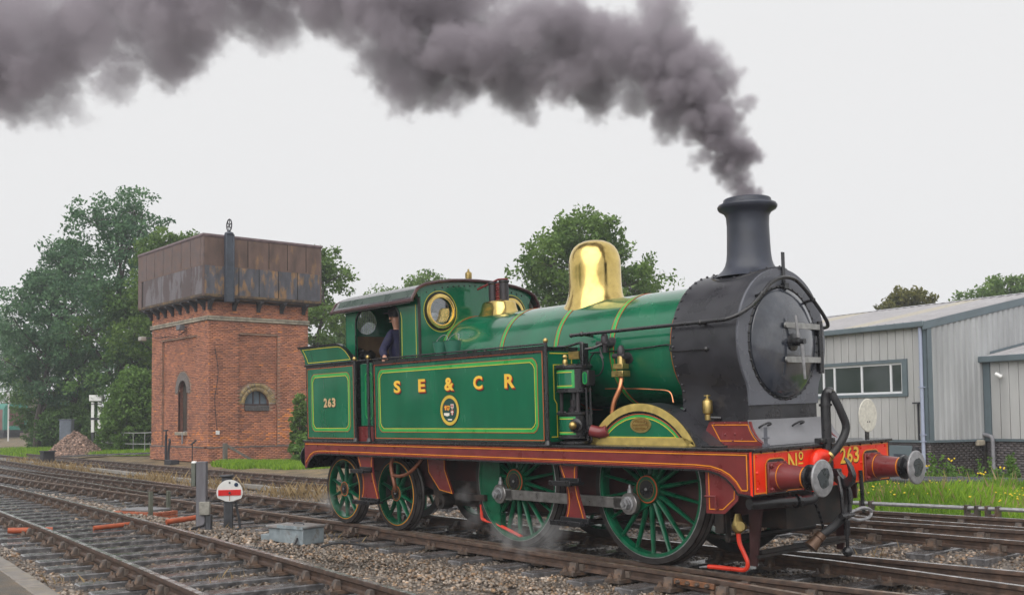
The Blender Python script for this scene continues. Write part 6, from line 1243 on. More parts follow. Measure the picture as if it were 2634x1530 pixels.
# timber post with boxes
PS = empty('relay_post', (-8.18, -2.50, gz(-8.18, -2.50)), (0, 0, R(52)), label='weathered grey timber post with small metal boxes next to the disc signal', cat='post')
W('post', MB().box(-0.08, 0.08, -0.07, 0.07, -0.2, 1.12), mat('grey_post_timber', (0.145, 0.14, 0.155), 0.65, var=0.35, scale=7, streak=0.15, bump=0.25), PS, bevel=0.012)
W('upper_box', MB().box(-0.155, -0.085, -0.08, 0.06, 0.72, 1.10), mat('olive_box', (0.10, 0.11, 0.09), 0.45, var=0.2), PS, bevel=0.012); W('box_cap', MB().lathe([(0.05, 1.10), (0.04, 1.125), (0, 1.13)], (-0.12, -0.01, 0), n=12), whitep, bpy.data.objects['upper_box'])
W('junction_box', MB().box(-0.01, 0.16, -0.15, -0.07, 0.27, 0.48), mat('lichen_box', (0.24, 0.23, 0.20), 0.55, var=0.3, scale=18), PS, bevel=0.01)
W('conduit', MB().tube(bez([(0.08, -0.1, 0.28), (0.07, -0.09, 0.12), (-0.1, -0.08, 0.06), (-0.28, -0.1, -0.02)], 4), 0.016, 6), rubber, PS); W('post_base', MB().box(0.085, 0.17, -0.11, 0.02, -0.1, 0.27), dark, PS, bevel=0.01)
# point machine
PM = empty('point_machine', (-5.6, -2.22, gz(-5.6, -2.22) + 0.01), (0, 0, R(14)), label='pale blue grey point machine box with hinged lids beside the loco track', cat='machine')
pmm = mat('galvanised_blue_grey', (0.25, 0.295, 0.32), 0.42, metal=0.1, var=0.25, scale=6, c2=(0.16, 0.15, 0.14), cscale=5, thr=(0.55, 0.68)); lidm = mat('dull_lid', (0.21, 0.19, 0.185), 0.5, var=0.25, scale=6, c2=(0.28, 0.30, 0.31), cscale=4)
W('motor_case', MB().box(-0.12, 0.42, -0.22, 0.24, 0.02, 0.26), pmm, PM, bevel=0.015); W('motor_lid', MB().box(-0.14, 0.44, -0.24, 0.26, 0.262, 0.30), lidm, PM, bevel=0.012)
W('gear_case', MB().box(-0.42, -0.13, -0.18, 0.24, 0.03, 0.24), pmm, PM, bevel=0.015); W('gear_lid', MB().box(-0.45, -0.145, -0.22, 0.26, 0.242, 0.285), lidm, PM, bevel=0.012)
W('lid_edge', MB().box(-0.145, 0.445, -0.247, -0.235, 0.255, 0.302), pmm, PM); W('bracket', MB().box(-0.7, -0.42, -0.1, 0.2, 0.02, 0.12), pmm, PM, bevel=0.01); W('lid_hasp', MB().tube(bez([(0.0, -0.02, 0.30), (0.03, -0.02, 0.325), (0.2, -0.02, 0.325), (0.23, -0.02, 0.30)], 4), 0.012, 6), dark, PM)
W('bearer_timber', MB().box(-0.5, 0.0, -0.75, -0.28, -0.08, 0.03), sleeperm, PM, bevel=0.012); W('bearer_plate', MB().box(0.02, 0.45, -0.5, -0.26, -0.06, 0.0), sleeperm, PM)
W('power_cable', MB().tube(bez([(0.3, -0.22, 0.12), (0.33, -0.29, 0.06), (0.36, -0.36, -0.01), (0.6, -0.42, 0.0), (0.85, -0.3, 0.03), (1.0, -0.1, 0.08), (1.15, 0.12, 0.06), (1.3, 0.3, 0.02)], 5), 0.018, 6), rubber, PM)
PM.scale = (0.9, 0.9, 0.95)
# brick cable chamber
CC = empty('cable_chamber', (-12.0, -1.95, gz(-12, -1.95)), (0, 0, R(28)), label='low red brick cable chamber with a grey slab lid between the tracks', cat='chamber')
rb = mat('orange_red_brick', (0.42, 0.12, 0.055), 0.65, var=0.25, scale=9, c2=(0.28, 0.09, 0.05))
for r_ in range(2):
    z = -0.04 + r_ * 0.075
    for i in range(5): W('brick', MB().box(-0.56 + i * 0.225 - (0.04 if r_ else 0), -0.345 + i * 0.225 - (0.04 if r_ else 0), -0.30, -0.20, z, z + 0.066), rb, CC, bevel=0.006)
    for i in range(2): W('brick', MB().box(-0.60, -0.50, -0.19 + i * 0.225, 0.025 + i * 0.225, z, z + 0.066), rb, CC, bevel=0.006); W('brick', MB().box(0.44, 0.54, -0.19 + i * 0.225, 0.025 + i * 0.225, z, z + 0.066), rb, CC, bevel=0.006)
W('slab_lid', MB().box(-0.42, 0.36, -0.22, 0.26, 0.11, 0.15), mat('grey_slab', (0.20, 0.20, 0.21), 0.45, var=0.2), CC, bevel=0.01)
for x, y, h, nm in ((-11.35, -2.12, 0.33, 'right front'), (-12.05, -1.5, 0.28, 'left rear')):
    pg = obj('marker_peg', MB().box(x - 0.035, x + 0.035, y - 0.035, y + 0.035, -0.2, h), mat('mossy_peg', (0.10, 0.105, 0.08), 0.7, var=0.3) if nm[0] == 'r' else MATS['mossy_peg'], bevel=0.008,
             label='mossy timber peg at the %s of the brick cable chamber' % ('front right corner' if nm[0] == 'r' else 'back left'), cat='peg')
# orange ducts
od = mat('orange_duct', (0.40, 0.085, 0.032), 0.45, var=0.2, scale=8, c2=(0.35, 0.09, 0.04), cscale=6)
def duct(a, b_, r, label, tip=None):
    o = obj('cable_duct', MB().tube([a, b_], r, 12), od, label=label, cat='duct')
    return o
duct((-9.02, -2.75, -0.03), (-9.02, -2.08, 0.02), 0.045, 'orange cable duct end beside the timber relay post')
duct((-8.96, -3.95, -0.035), (-8.98, -3.2, -0.01), 0.038, 'orange cable duct lying between the rails of the nearest track')
duct((-9.2, -5.15, 0.0), (-9.02, -4.55, -0.02), 0.045, 'orange cable duct with pale end at the left edge of the picture')
# ground frame box near far track
GF = empty('lever_box', (-41.6, 4.75, gz(-41.6, 4.75)), label='small black lever box on legs beside the far overgrown track', cat='box')
W('case', MB().box(-0.25, 0.25, -0.25, 0.25, 0.05, 0.62), iron, GF, bevel=0.02); W('lid', MB().box(-0.28, 0.42, -0.28, 0.28, 0.625, 0.68), iron, GF)
for s in (-1, 1): W('leg', MB().box(s * 0.2 - 0.04, s * 0.2 + 0.04, -0.2, -0.12, -0.3, 0.06), timber, GF)
# white box on twin posts
WB = empty('twin_post_sign', (-55.5, 11.5, gz(-55.5, 11.5)), (0, 0, R(55)), label='white box on two black and white posts left of the water tower', cat='sign')
W('box', MB().box(-0.36, 0.36, -0.2, 0.2, 3.0, 3.36), whitep, WB, bevel=0.02)
for s in (-1, 1):
    pst = W('post', MB().box(s * 0.19 - 0.08, s * 0.19 + 0.08, -0.07, 0.07, -0.2, 1.15), iron, WB); W('white_sleeve', MB().box(s * 0.19 - 0.085, s * 0.19 + 0.085, -0.075, 0.075, 1.15, 1.88).box(s * 0.19 - 0.085, s * 0.19 + 0.085, -0.075, 0.075, 2.02, 2.98), whitep, pst)
W('cross_piece', MB().box(-0.32, 0.32, -0.09, 0.09, 1.885, 2.01), iron, WB); W('upper_cross_piece', MB().box(-0.3, 0.3, -0.09, 0.09, 2.8, 2.84), iron, WB)
# railing
RLg = empty('railing', (-50.5, 10.7, gz(-50.5, 10.7)), label='three bar metal railing between the white box posts and the tower', cat='railing')
A0, A1 = Vector((-55.0, 11.25)), Vector((-44.6, 11.6)); gm = mat('galvanised_rail', (0.38, 0.38, 0.38), 0.45, metal=0.3, var=0.2)
def rl(t, z, sag=0.0): q = A0 + (A1 - A0) * t; return (q.x + 50.5, q.y - 10.7, z - sag * math.sin(math.pi * t))
for z in (0.12, 0.62, 1.22): W('bar', MB().tube([rl(t, z, 0.08) for t in np.linspace(0, 1, 8)], 0.028, 6), gm, RLg)
for t in (0.02, 0.14, 0.2, 0.3, 0.42, 0.55, 0.7, 0.97): W('upright', MB().tube([rl(t, -0.3), rl(t, 1.15)], 0.02, 6), gm, RLg)
W('timber_post', MB().box(*[v for a in [(rl(0.38, 0)[0] - 0.1, rl(0.38, 0)[0] + 0.1), (rl(0.38, 0)[1] - 0.1, rl(0.38, 0)[1] + 0.1), (-0.4, 1.2)] for v in a]), iron, RLg)
BW = empty('boarded_crossing', (-46, 8.8, gz(-46, 8.8)), kind='structure', label='dark boarded ramp at the foot of the railing')
for i in range(5): W('board', MB().bar((-2.6 + i * 0.24, -1.3, 0.06), (1.6 + i * 0.24, 2.9, 0.22), 0.22, 0.06), sleeperm, BW)
# cabinet behind the gravel heap
CB = empty('relay_cabinet', (-60.0, 11.2, gz(-60, 11.2)), (0, 0, R(55)), label='tall grey metal cabinet standing behind the gravel heap', cat='cabinet')
gcm = mat('cabinet_grey', (0.15, 0.17, 0.215), 0.5, var=0.1)
W('case', MB().box(-0.36, 0.36, -0.3, 0.3, 0, 1.9), gcm, CB, bevel=0.02); W('door', MB().box(-0.30, 0.32, -0.325, -0.30, 0.08, 1.82), mat('cabinet_door', (0.13, 0.15, 0.19), 0.5), CB, bevel=0.01); W('roof', MB().box(-0.4, 0.4, -0.35, 0.35, 1.9, 1.95), gcm, CB, bevel=0.01)
# gravel heap: one pile of stone
hx, hy = -51.2, 9.0; g2 = np.random.default_rng(77); n = 4200
rr = np.sqrt(g2.uniform(0, 1, n)); aa = g2.uniform(0, 2 * math.pi, n); hX = hx + 1.75 * rr * np.cos(aa); hY = hy + 1.5 * rr * np.sin(aa)
hZ = gz(hx, hy) + 1.18 * np.clip(1 - rr ** 1.25, 0, 1) * (1 + 0.12 * np.sin(3 * aa)) + g2.uniform(-0.05, 0.02, n)
hm = mat('heap_stone', (0.30, 0.20, 0.155), 0.75, var=0.3, scale=8, tint=True)
hp = stones('gravel_heap', hX, hY, hZ, g2.uniform(0.04, 0.11, n), g2, hm, 'heap of pinkish brown stone chippings beside the far track')
hp['category'] = 'heap'; del hp['kind']; hp.name = 'gravel_heap'
core = MB(); ks = 24
vs = [(hx, hy, gz(hx, hy) + 1.12)] + [(hx + 1.75 * r_ * math.cos(2 * math.pi * j / ks), hy + 1.5 * r_ * math.sin(2 * math.pi * j / ks), gz(hx, hy) + 1.1 * (1 - r_ ** 1.25) - 0.03) for r_ in (0.33, 0.66, 1.0) for j in range(ks)]
core.add(vs, [(0, 1 + j, 1 + (j + 1) % ks) for j in range(ks)] + [(1 + i * ks + j, 1 + (i + 1) * ks + j, 1 + (i + 1) * ks + (j + 1) % ks, 1 + i * ks + (j + 1) % ks) for i in range(2) for j in range(ks)])
obj('heap_core', core, mat('heap_fines', (0.20, 0.14, 0.105), 0.85, var=0.3), hp)
# carriage, house and lamp far off at the left edge
CG = empty('railway_carriage', (-115.4, 22.6, 0.9), (0, 0, R(8)), label='brown railway carriage with green end far off at the left edge', cat='carriage')
cgm = mat('carriage_brown', (0.16, 0.06, 0.05), 0.5, var=0.15); cgg = mat('carriage_green', (0.03, 0.20, 0.15), 0.45, var=0.1)
cpf = [(-1.35, 0.0), (-1.38, 1.2), (-1.35, 2.2), (-1.2, 2.55), (-0.8, 2.78), (0, 2.88), (0.8, 2.78), (1.2, 2.55), (1.35, 2.2), (1.38, 1.2), (1.35, 0)]
W('body', MB().plate([cpf], lambda u, v, t=0: (t, u, v), 17), cgm, CG); W('end_panel', MB().ribbon(cpf, 0.42, lambda u, v, t=0: (0.01 + t, u, v), 0.4), cgg, CG); W('roof', MB().add([(x, u * 1.03, v + 0.06) for x in (-17.1, 0.42) for u, v in cpf[2:9]], [(i, i + 1, 8 + i, 7 + i) for i in range(6)]), cgg, CG)
W('underframe', MB().box(-17, 0, -1.2, 1.2, -0.35, 0).box(-3.6, -0.9, -0.9, 0.9, -0.85, -0.35), iron, CG)
for s in (-1, 1): W('buffer', MB().lathe([(0.1, 0), (0.1, 0.4), (0.2, 0.41), (0.2, 0.45)], (0.0, s * 0.87, -0.1), (1, 0, 0), 12), iron, CG)
HS = empty('distant_house', (-140, 31, 0), (0, 0, R(20)), label='small brown roofed house half hidden beyond the carriage', cat='house')
hw = mat('house_brown', (0.17, 0.12, 0.10), 0.7, var=0.3, scale=1)
W('wall', MB().box(-4, 4, -3, 3, 0, 3.2).plate([[(-3, 3.2), (3, 3.2), (0, 5.0)]], lambda u, v, t=0: (4 + t, u, v), 8), hw, HS); W('roof', MB().add([(-4.3, -3.4, 3.0), (4.3, -3.4, 3.0), (4.3, 0, 5.15), (-4.3, 0, 5.15), (-4.3, 3.4, 3.0), (4.3, 3.4, 3.0)], [(0, 1, 2, 3), (3, 2, 5, 4)]), hw, HS); W('barge_board', MB().add([(4.32, -3.4, 3.0), (4.32, 0, 5.15), (4.32, 0, 4.85), (4.32, -3.4, 2.7)], [(0, 1, 2, 3)]), whitep, HS); W('window', MB().box(4.0, 4.05, -1.8, 0.2, 0.9, 2.0), whitep, HS)
LP = empty('lamp_post', (-99.7, 17.9, 0.2), label='thin lamp post with round white lamp at the left edge', cat='lamp'); W('post', MB().tube([(0, 0, -1), (0, 0, 3.9)], 0.07, 8), whitep, LP); W('lamp', MB().ball((0, 0, 4.1), 0.27, 12), whitep, LP)
# cable trunking along the overgrown track
CT = empty('cable_trunking', (-30, 3.9, gz(-30, 3.9)), label='pale concrete cable trunking running along the overgrown track', cat='trunking')
ctm = mat('trunking_concrete', (0.27, 0.255, 0.235), 0.6, var=0.25, scale=5); tp = [(-60, 5.1), (-49.6, 4.85), (-39, 4.55), (-31.2, 4.15), (-23.2, 3.6), (-18.8, 3.5), (-13, 3.45)]
x = -58.0
while x < -13.5:
    y0 = float(np.interp(x, [p_[0] for p_ in tp], [p_[1] for p_ in tp])); x2 = x + 0.97; y1 = float(np.interp(x2, [p_[0] for p_ in tp], [p_[1] for p_ in tp]))
    W('trunking_lid', MB().bar((x + 30, y0 - 3.9, gz(x, y0) - gz(-30, 3.9) + 0.10), (x2 + 30, y1 - 3.9, gz(x, y0) - gz(-30, 3.9) + 0.10 + rnd.uniform(-0.02, 0.02)), 0.26, 0.10), ctm, CT); x += 1.0
# things on the locomotive
hd = empty('headcode_disc', (1.70, 0.865, 1.36), (0.0207, 0, 0), label='round white headcode disc standing on the far end of the buffer beam', cat='disc')
W('disc', MB().lathe([(0.0, 0.0), (0.178, 0.0), (0.185, -0.006), (0.178, -0.012), (0.0, -0.012)], (0.02, 0.02, 0.26), (1, 0, 0), 40), cream, hd)
W('holder', MB().box(-0.012, 0.006, -0.01, 0.05, -0.03, 0.10), black, hd); W('base', MB().box(-0.05, 0.05, -0.10, 0.08, -0.025, -0.005), black, hd)
W('studs', MB().ball((0.022, 0.0, 0.19), 0.008, 6).ball((0.022, 0.04, 0.19), 0.008, 6), dark, hd, kind='stuff')
for x, lb_ in ((-3.62, 'green enamel bucket on the tank top nearest the cab front'), (-3.35, 'green enamel bucket on the tank top in front of the other bucket')):
    bq = empty('bucket', (x, -0.98 - 2.5 * 0.0207, 2.50 - 0.98 * 0.0207), (0.0207, 0, 0), label=lb_, cat='bucket', group='buckets on the tank top')
    W('pail', MB().lathe([(0.085, 0), (0.12, 0.21), (0.126, 0.215), (0.118, 0.215), (0.083, 0.01), (0, 0.01)], (0, 0, 0), n=24), mat('bucket_green', (0.03, 0.15, 0.10), 0.35, coat=0.3) if x < -3.5 else MATS['bucket_green'], bq)
    W('handle', MB().tube([(0.0 + 0.12 * math.cos(a), 0.06 * math.sin(a), 0.21 + 0.10 * math.sin(a)) for a in np.linspace(0, math.pi, 12)], 0.006, 5), worn, bq)

# ================================================================== the driver
def skinned(name, verts, edges, mt, parent, root=0, sub=1):
    me = bpy.data.meshes.new(name); bm = bmesh.new(); sk = bm.verts.layers.skin.verify(); vs = []
    for (x, y, z, r_) in verts:
        v = bm.verts.new((x, y, z)); rr_ = r_ if isinstance(r_, tuple) else (r_, r_); v[sk].radius = rr_; vs.append(v)
    vs[root][sk].use_root = True
    for a, b_ in edges: bm.edges.new((vs[a], vs[b_]))
    bm.to_mesh(me); bm.free(); me.materials.append(mt)
    o = bpy.data.objects.new(name, me); col.objects.link(o); o.parent = parent
    o.modifiers.new('skin', 'SKIN').use_smooth_shade = True; s_ = o.modifiers.new('sub', 'SUBSURF'); s_.levels = sub; s_.render_levels = sub
    return o
skin = mat('skin', (0.50, 0.27, 0.19), 0.5, var=0.1); navy = mat('navy_jacket', (0.014, 0.015, 0.05), 0.8, var=0.3, scale=12); trs = mat('blue_overalls', (0.03, 0.035, 0.07), 0.8, var=0.2); capm = mat('black_cap', (0.015, 0.015, 0.02), 0.6)
PE = empty('person', (-4.91, -0.82, 1.46), (0.0207, 0, 0), label='driver in a navy jacket leaning on the tank edge from the cab opening', cat='person')
# metres above the cab floor, relative to the feet; the near arm rests on the tank edge
bv = [(0, 0, 0.92, 0.13), (0, 0, 1.15, 0.125), (0, -0.02, 1.38, 0.14), (0.0, -0.04, 1.51, 0.05), (0.0, -0.07, 1.63, (0.07, 0.082)), (0.0, -0.07, 1.73, 0.07),
      (-0.10, 0.03, 0.88, 0.10), (-0.11, 0.02, 0.48, 0.07), (-0.11, 0.05, 0.08, 0.05), (-0.11, -0.10, 0.04, 0.045),
      (0.10, -0.03, 0.88, 0.10), (0.11, -0.04, 0.48, 0.07), (0.11, -0.01, 0.08, 0.05), (0.11, -0.16, 0.04, 0.045),
      (0.04, -0.18, 1.43, 0.06), (-0.04, -0.29, 1.19, 0.046), (0.17, -0.385, 1.075, 0.033), (0.23, -0.43, 1.06, 0.035),
      (0.02, 0.17, 1.43, 0.06), (0.06, 0.26, 1.15, 0.046), (0.10, 0.20, 0.92, 0.034), (0.10, 0.18, 0.85, 0.035),
      (0.285, -0.465, 1.015, 0.011), (0.262, -0.475, 1.012, 0.011), (0.238, -0.475, 1.012, 0.011), (0.215, -0.465, 1.018, 0.011), (0.285, -0.405, 1.045, 0.012)]
be = [(0, 1), (1, 2), (2, 3), (3, 4), (4, 5), (0, 6), (6, 7), (7, 8), (8, 9), (0, 10), (10, 11), (11, 12), (12, 13), (2, 14), (14, 15), (15, 16), (16, 17), (2, 18), (18, 19), (19, 20), (20, 21), (17, 22), (17, 23), (17, 24), (17, 25), (17, 26)]
BD = skinned('body', bv, be, skin, PE)
jv = [(0, 0, 0.86, 0.165), (0, 0, 1.15, 0.16), (0, -0.02, 1.38, 0.165), (0, -0.035, 1.47, 0.085), (0.04, -0.17, 1.43, 0.088), (-0.04, -0.285, 1.19, 0.07), (0.16, -0.378, 1.08, 0.05), (0.02, 0.17, 1.43, 0.085), (0.06, 0.26, 1.15, 0.066), (0.10, 0.20, 0.94, 0.048)]
skinned('jacket', jv, [(0, 1), (1, 2), (2, 3), (2, 4), (4, 5), (5, 6), (2, 7), (7, 8), (8, 9)], navy, PE)
skinned('overalls', [(0, 0, 0.95, 0.145), (-0.10, 0.03, 0.86, 0.12), (-0.11, 0.02, 0.48, 0.09), (-0.11, 0.05, 0.10, 0.08), (0.10, -0.03, 0.86, 0.12), (0.11, -0.04, 0.48, 0.09), (0.11, -0.01, 0.10, 0.08)], [(0, 1), (1, 2), (2, 3), (0, 4), (4, 5), (5, 6)], trs, PE)
obj('cap', MB().lathe([(0.100, -0.03), (0.112, 0.03), (0.112, 0.07), (0.07, 0.105), (0, 0.11)], (0, -0.07, 1.72), n=20).box(-0.06, 0.06, -0.24, -0.12, 1.735, 1.748), capm, PE)
obj('face_features', MB().ball((0, -0.165, 1.665), 0.018, 8, sc=(0.8, 1.3, 1.3)).ball((0.035, -0.15, 1.69), 0.012, 6).ball((-0.035, -0.15, 1.69), 0.012, 6).box(-0.03, 0.03, -0.157, -0.14, 1.615, 1.622).ball((0.08, -0.06, 1.665), 0.025, 8, sc=(0.4, 1, 1.3)).ball((-0.08, -0.06, 1.665), 0.025, 8, sc=(0.4, 1, 1.3)), skin, BD, kind='stuff')
obj('hair', MB().lathe([(0.086, -0.09), (0.094, -0.03), (0.094, 0.02)], (0, -0.05, 1.72), n=16, a0=0, a1=math.pi), capm, BD)
# ================================================================== trees, grass, weeds
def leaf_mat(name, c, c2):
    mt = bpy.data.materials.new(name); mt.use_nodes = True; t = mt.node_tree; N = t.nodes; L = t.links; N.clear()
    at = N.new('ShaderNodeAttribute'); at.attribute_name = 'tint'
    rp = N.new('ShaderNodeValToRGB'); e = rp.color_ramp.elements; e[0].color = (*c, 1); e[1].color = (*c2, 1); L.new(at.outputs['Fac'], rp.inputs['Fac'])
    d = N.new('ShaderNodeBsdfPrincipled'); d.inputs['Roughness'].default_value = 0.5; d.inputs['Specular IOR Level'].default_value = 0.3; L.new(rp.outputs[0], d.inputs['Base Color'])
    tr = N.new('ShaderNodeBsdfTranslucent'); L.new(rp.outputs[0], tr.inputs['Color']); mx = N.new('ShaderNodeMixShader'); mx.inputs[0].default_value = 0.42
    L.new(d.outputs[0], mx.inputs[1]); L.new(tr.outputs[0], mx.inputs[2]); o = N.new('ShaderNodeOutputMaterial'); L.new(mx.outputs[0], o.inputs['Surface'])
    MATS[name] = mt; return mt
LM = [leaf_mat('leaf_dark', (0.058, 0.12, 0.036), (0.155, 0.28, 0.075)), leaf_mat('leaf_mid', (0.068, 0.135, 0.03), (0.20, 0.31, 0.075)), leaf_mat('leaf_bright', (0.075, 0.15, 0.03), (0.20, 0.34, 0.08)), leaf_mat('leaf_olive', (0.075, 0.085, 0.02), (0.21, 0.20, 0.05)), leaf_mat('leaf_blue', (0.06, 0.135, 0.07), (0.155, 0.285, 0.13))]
bark = mat('tree_bark', (0.055, 0.045, 0.038), 0.8, var=0.4, scale=4, streak=0.3)
def leaves(centres, rads, per, size, g, shade):
    """leaf quads scattered round twig ends; returns V, F, tint"""
    n = len(centres) * per
    C = np.repeat(centres, per, 0); Rr = np.repeat(rads, per, 0)
    d_ = g.normal(0, 1, (n, 3)); d_ /= np.linalg.norm(d_, axis=1, keepdims=True) + 1e-9
    P_ = C + d_ * (Rr * g.uniform(0, 1, n) ** 0.5)[:, None] * np.array([1, 1, 0.75])
    a = g.normal(0, 1, (n, 3)); a[:, 2] -= 0.3; a /= np.linalg.norm(a, axis=1, keepdims=True)
    b = g.normal(0, 1, (n, 3)); b -= a * (a * b).sum(1, keepdims=True); b /= np.linalg.norm(b, axis=1, keepdims=True)
    s = size * g.uniform(0.6, 1.3, n)[:, None]
    nn = np.cross(a, b)
    V = np.stack([P_ - a * s * 0.5, P_ + b * s * 0.28 + nn * s * 0.07, P_ + a * s * 0.55 - nn * s * 0.05, P_ - b * s * 0.28 + nn * s * 0.07], 1)
    F = np.arange(n * 4).reshape(-1, 4)
    T = np.clip(np.repeat(shade, per) + g.normal(0, 0.17, n), 0, 1)
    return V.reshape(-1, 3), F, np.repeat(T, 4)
def tree(name, x, y, H, Wd, seed, lm, label, cb=0.25, nl=9, tips=300, per=40, ls=0.24, tr=None, group='trees round the yard', zb=None, lean=0, twig=0.55):
    g = np.random.default_rng(seed); z0 = gz(x, y) if zb is None else zb
    T = empty(name, (x, y, z0), label=label, cat='tree', group=group)
    tr = tr or H * 0.018; hb = H * cb; mb = MB()
    top = Vector((g.normal(0, 0.03 * H), g.normal(0, 0.03 * H), H * 0.82))
    tp = [Vector((0, 0, -0.3))] + [top * t + Vector((g.normal(0, 0.012 * H), g.normal(0, 0.012 * H), 0)) for t in (0.2, 0.4, 0.6, 0.8, 1.0)]
    mb.tube([tuple(p) for p in tp], [tr * k for k in (1.25, 1.0, 0.8, 0.55, 0.35, 0.12)], 8)
    C, Rd, Sh = [], [], []
    lobes = []
    for i in range(nl):
        u = (i + 0.5) / nl; zz = hb + (H - hb) * (0.12 + 0.80 * u); prof_ = math.sin(math.pi * min(1, 0.22 + 0.70 * u)) ** 0.7
        a = i * 2.399 + g.uniform(-0.5, 0.5); rr = Wd / 2 * prof_ * g.uniform(0.45, 0.72)
        lobes.append((Vector((math.cos(a) * rr, math.sin(a) * rr, zz)), Wd * g.uniform(0.17, 0.25) * (0.75 + 0.35 * prof_)))
    lobes.append((Vector((top.x, top.y, H * 0.9)), Wd * 0.19))
    for c_, r_ in lobes:
        zt = max(0.12, min(0.95, (c_.z - r_ * 1.3) / (H * 0.82))); st = top * zt
        mid = st.lerp(c_, 0.5) + Vector((0, 0, 0.06 * H * g.uniform(-0.5, 1)))
        mb.tube([tuple(st), tuple(mid), tuple(c_)], [tr * 0.42 * (1.1 - zt * 0.6), tr * 0.28, tr * 0.12], 6)
        for k in range(tips // len(lobes)):
            d_ = Vector(g.normal(0, 1, 3)).normalized(); q = c_ + Vector((d_.x, d_.y, d_.z * 0.8)) * r_ * (0.35 + 0.75 * g.random() ** 0.6)
            if q.z < 0.25: q.z = 0.25 + abs(g.normal(0, 0.3))
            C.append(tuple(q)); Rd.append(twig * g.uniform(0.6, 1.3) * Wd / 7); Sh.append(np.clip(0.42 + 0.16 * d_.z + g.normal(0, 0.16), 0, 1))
            if k % 3 == 0: mb.tube([tuple(c_.lerp(q, 0.05)), tuple(c_.lerp(q, 0.55) + Vector(g.normal(0, 0.08, 3))), tuple(q)], [tr * 0.10, tr * 0.06, tr * 0.02], 3, caps=False)
    obj('trunk', mb, bark, T, fix=False)
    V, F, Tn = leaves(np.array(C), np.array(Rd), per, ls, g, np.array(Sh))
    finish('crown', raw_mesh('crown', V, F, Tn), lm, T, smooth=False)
    return T
def at(px, dep, py=1075):
    q = cam_c + (cam_d + cam_r * (px - 1317) / 2675.34 + cam_u * (940.05 - py) / 2675.34) * dep; return q[0], q[1]
FS = [  # name, px, depth, height, width, material, label, kwargs
    ('yard_tree', 300, 66, 16.6, 9.0, 4, 'tallest hazy tree behind the water tower, its feathery top left of the tank', dict(cb=0.2, nl=12, tips=420)),
    ('yard_tree', 190, 70, 14.2, 7.6, 4, 'hazy tree left of the tallest one, its round crown clear of the tank', dict(cb=0.2, nl=11, tips=340)),
    ('yard_tree', 95, 68, 12.2, 6.6, 4, 'loose hazy tree with open gaps near the left edge', dict(cb=0.22, nl=10, tips=260)),
    ('yard_tree', -10, 132, 15.5, 13, 0, 'far dark tree beyond the carriage at the left edge', dict(cb=0.1)),
    ('yard_tree', -55, 96, 11.8, 9.0, 4, 'loose pale tree leaning in over the carriage at the left edge', dict(cb=0.38, tips=260)),
    ('yard_tree', 345, 65, 10.0, 7.5, 0, 'dense brownish green tree close against the left side of the tower', dict(cb=0.06, nl=11)),
    ('yard_tree', 150, 74, 7.6, 7.5, 0, 'dark spreading bushy tree behind the grey cabinet', dict(cb=0.03, nl=10)),
    ('yard_tree', 445, 62, 13.4, 6.5, 1, 'tree peeping over the left end of the rusty tank', dict(cb=0.25)),
    ('yard_tree', 800, 60, 12.0, 6.2, 1, 'tree showing to the right of the rusty tank', dict(cb=0.12, nl=10)),
    ('yard_tree', 860, 74, 8.0, 6.5, 0, 'low tree between the water tower and the cab roof', dict(cb=0.05)),
    ('yard_tree', 960, 70, 10.0, 7.4, 1, 'distant tree just above the cab roof', dict(cb=0.2)),
    ('yard_tree', 1090, 70, 11.5, 7.5, 1, 'distant round tree above the middle of the cab roof', dict(cb=0.2)),
    ('yard_tree', 1270, 72, 9.6, 5.0, 0, 'thin scrappy tree behind the safety valves', dict(cb=0.25, tips=150, per=30)),
    ('yard_tree', 1490, 52, 11.7, 7.6, 1, 'large round green tree rising behind the brass dome', dict(cb=0.22, nl=14, tips=480, per=52)),
    ('yard_tree', 1600, 54, 9.4, 6.0, 1, 'lower shoulder tree right of the large tree behind the dome', dict(cb=0.2, nl=9)),
    ('yard_tree', 2335, 62, 9.2, 5.0, 3, 'yellow green tree standing above the grey roof ridge', dict(cb=0.3, nl=9)),
    ('yard_tree', 2590, 66, 10.4, 6.4, 1, 'dark green tree above the roof at the right edge', dict(cb=0.3)),
    ('yard_tree', 2500, 80, 9.2, 3.6, 0, 'small sparse tree left of the right edge tree', dict(cb=0.4, tips=110, per=30)),
    ('yard_tree', 2170, 74, 7.6, 4.6, 0, 'low treetops just right of the smokebox above the roof', dict(cb=0.35, tips=150)),
]
for i, (nm, px_, dep, H, Wd, lm, lab, kw) in enumerate(FS):
    x, y = at(px_, dep); tree(nm, x, y, H, Wd, 100 + i, LM[lm], lab, **kw)
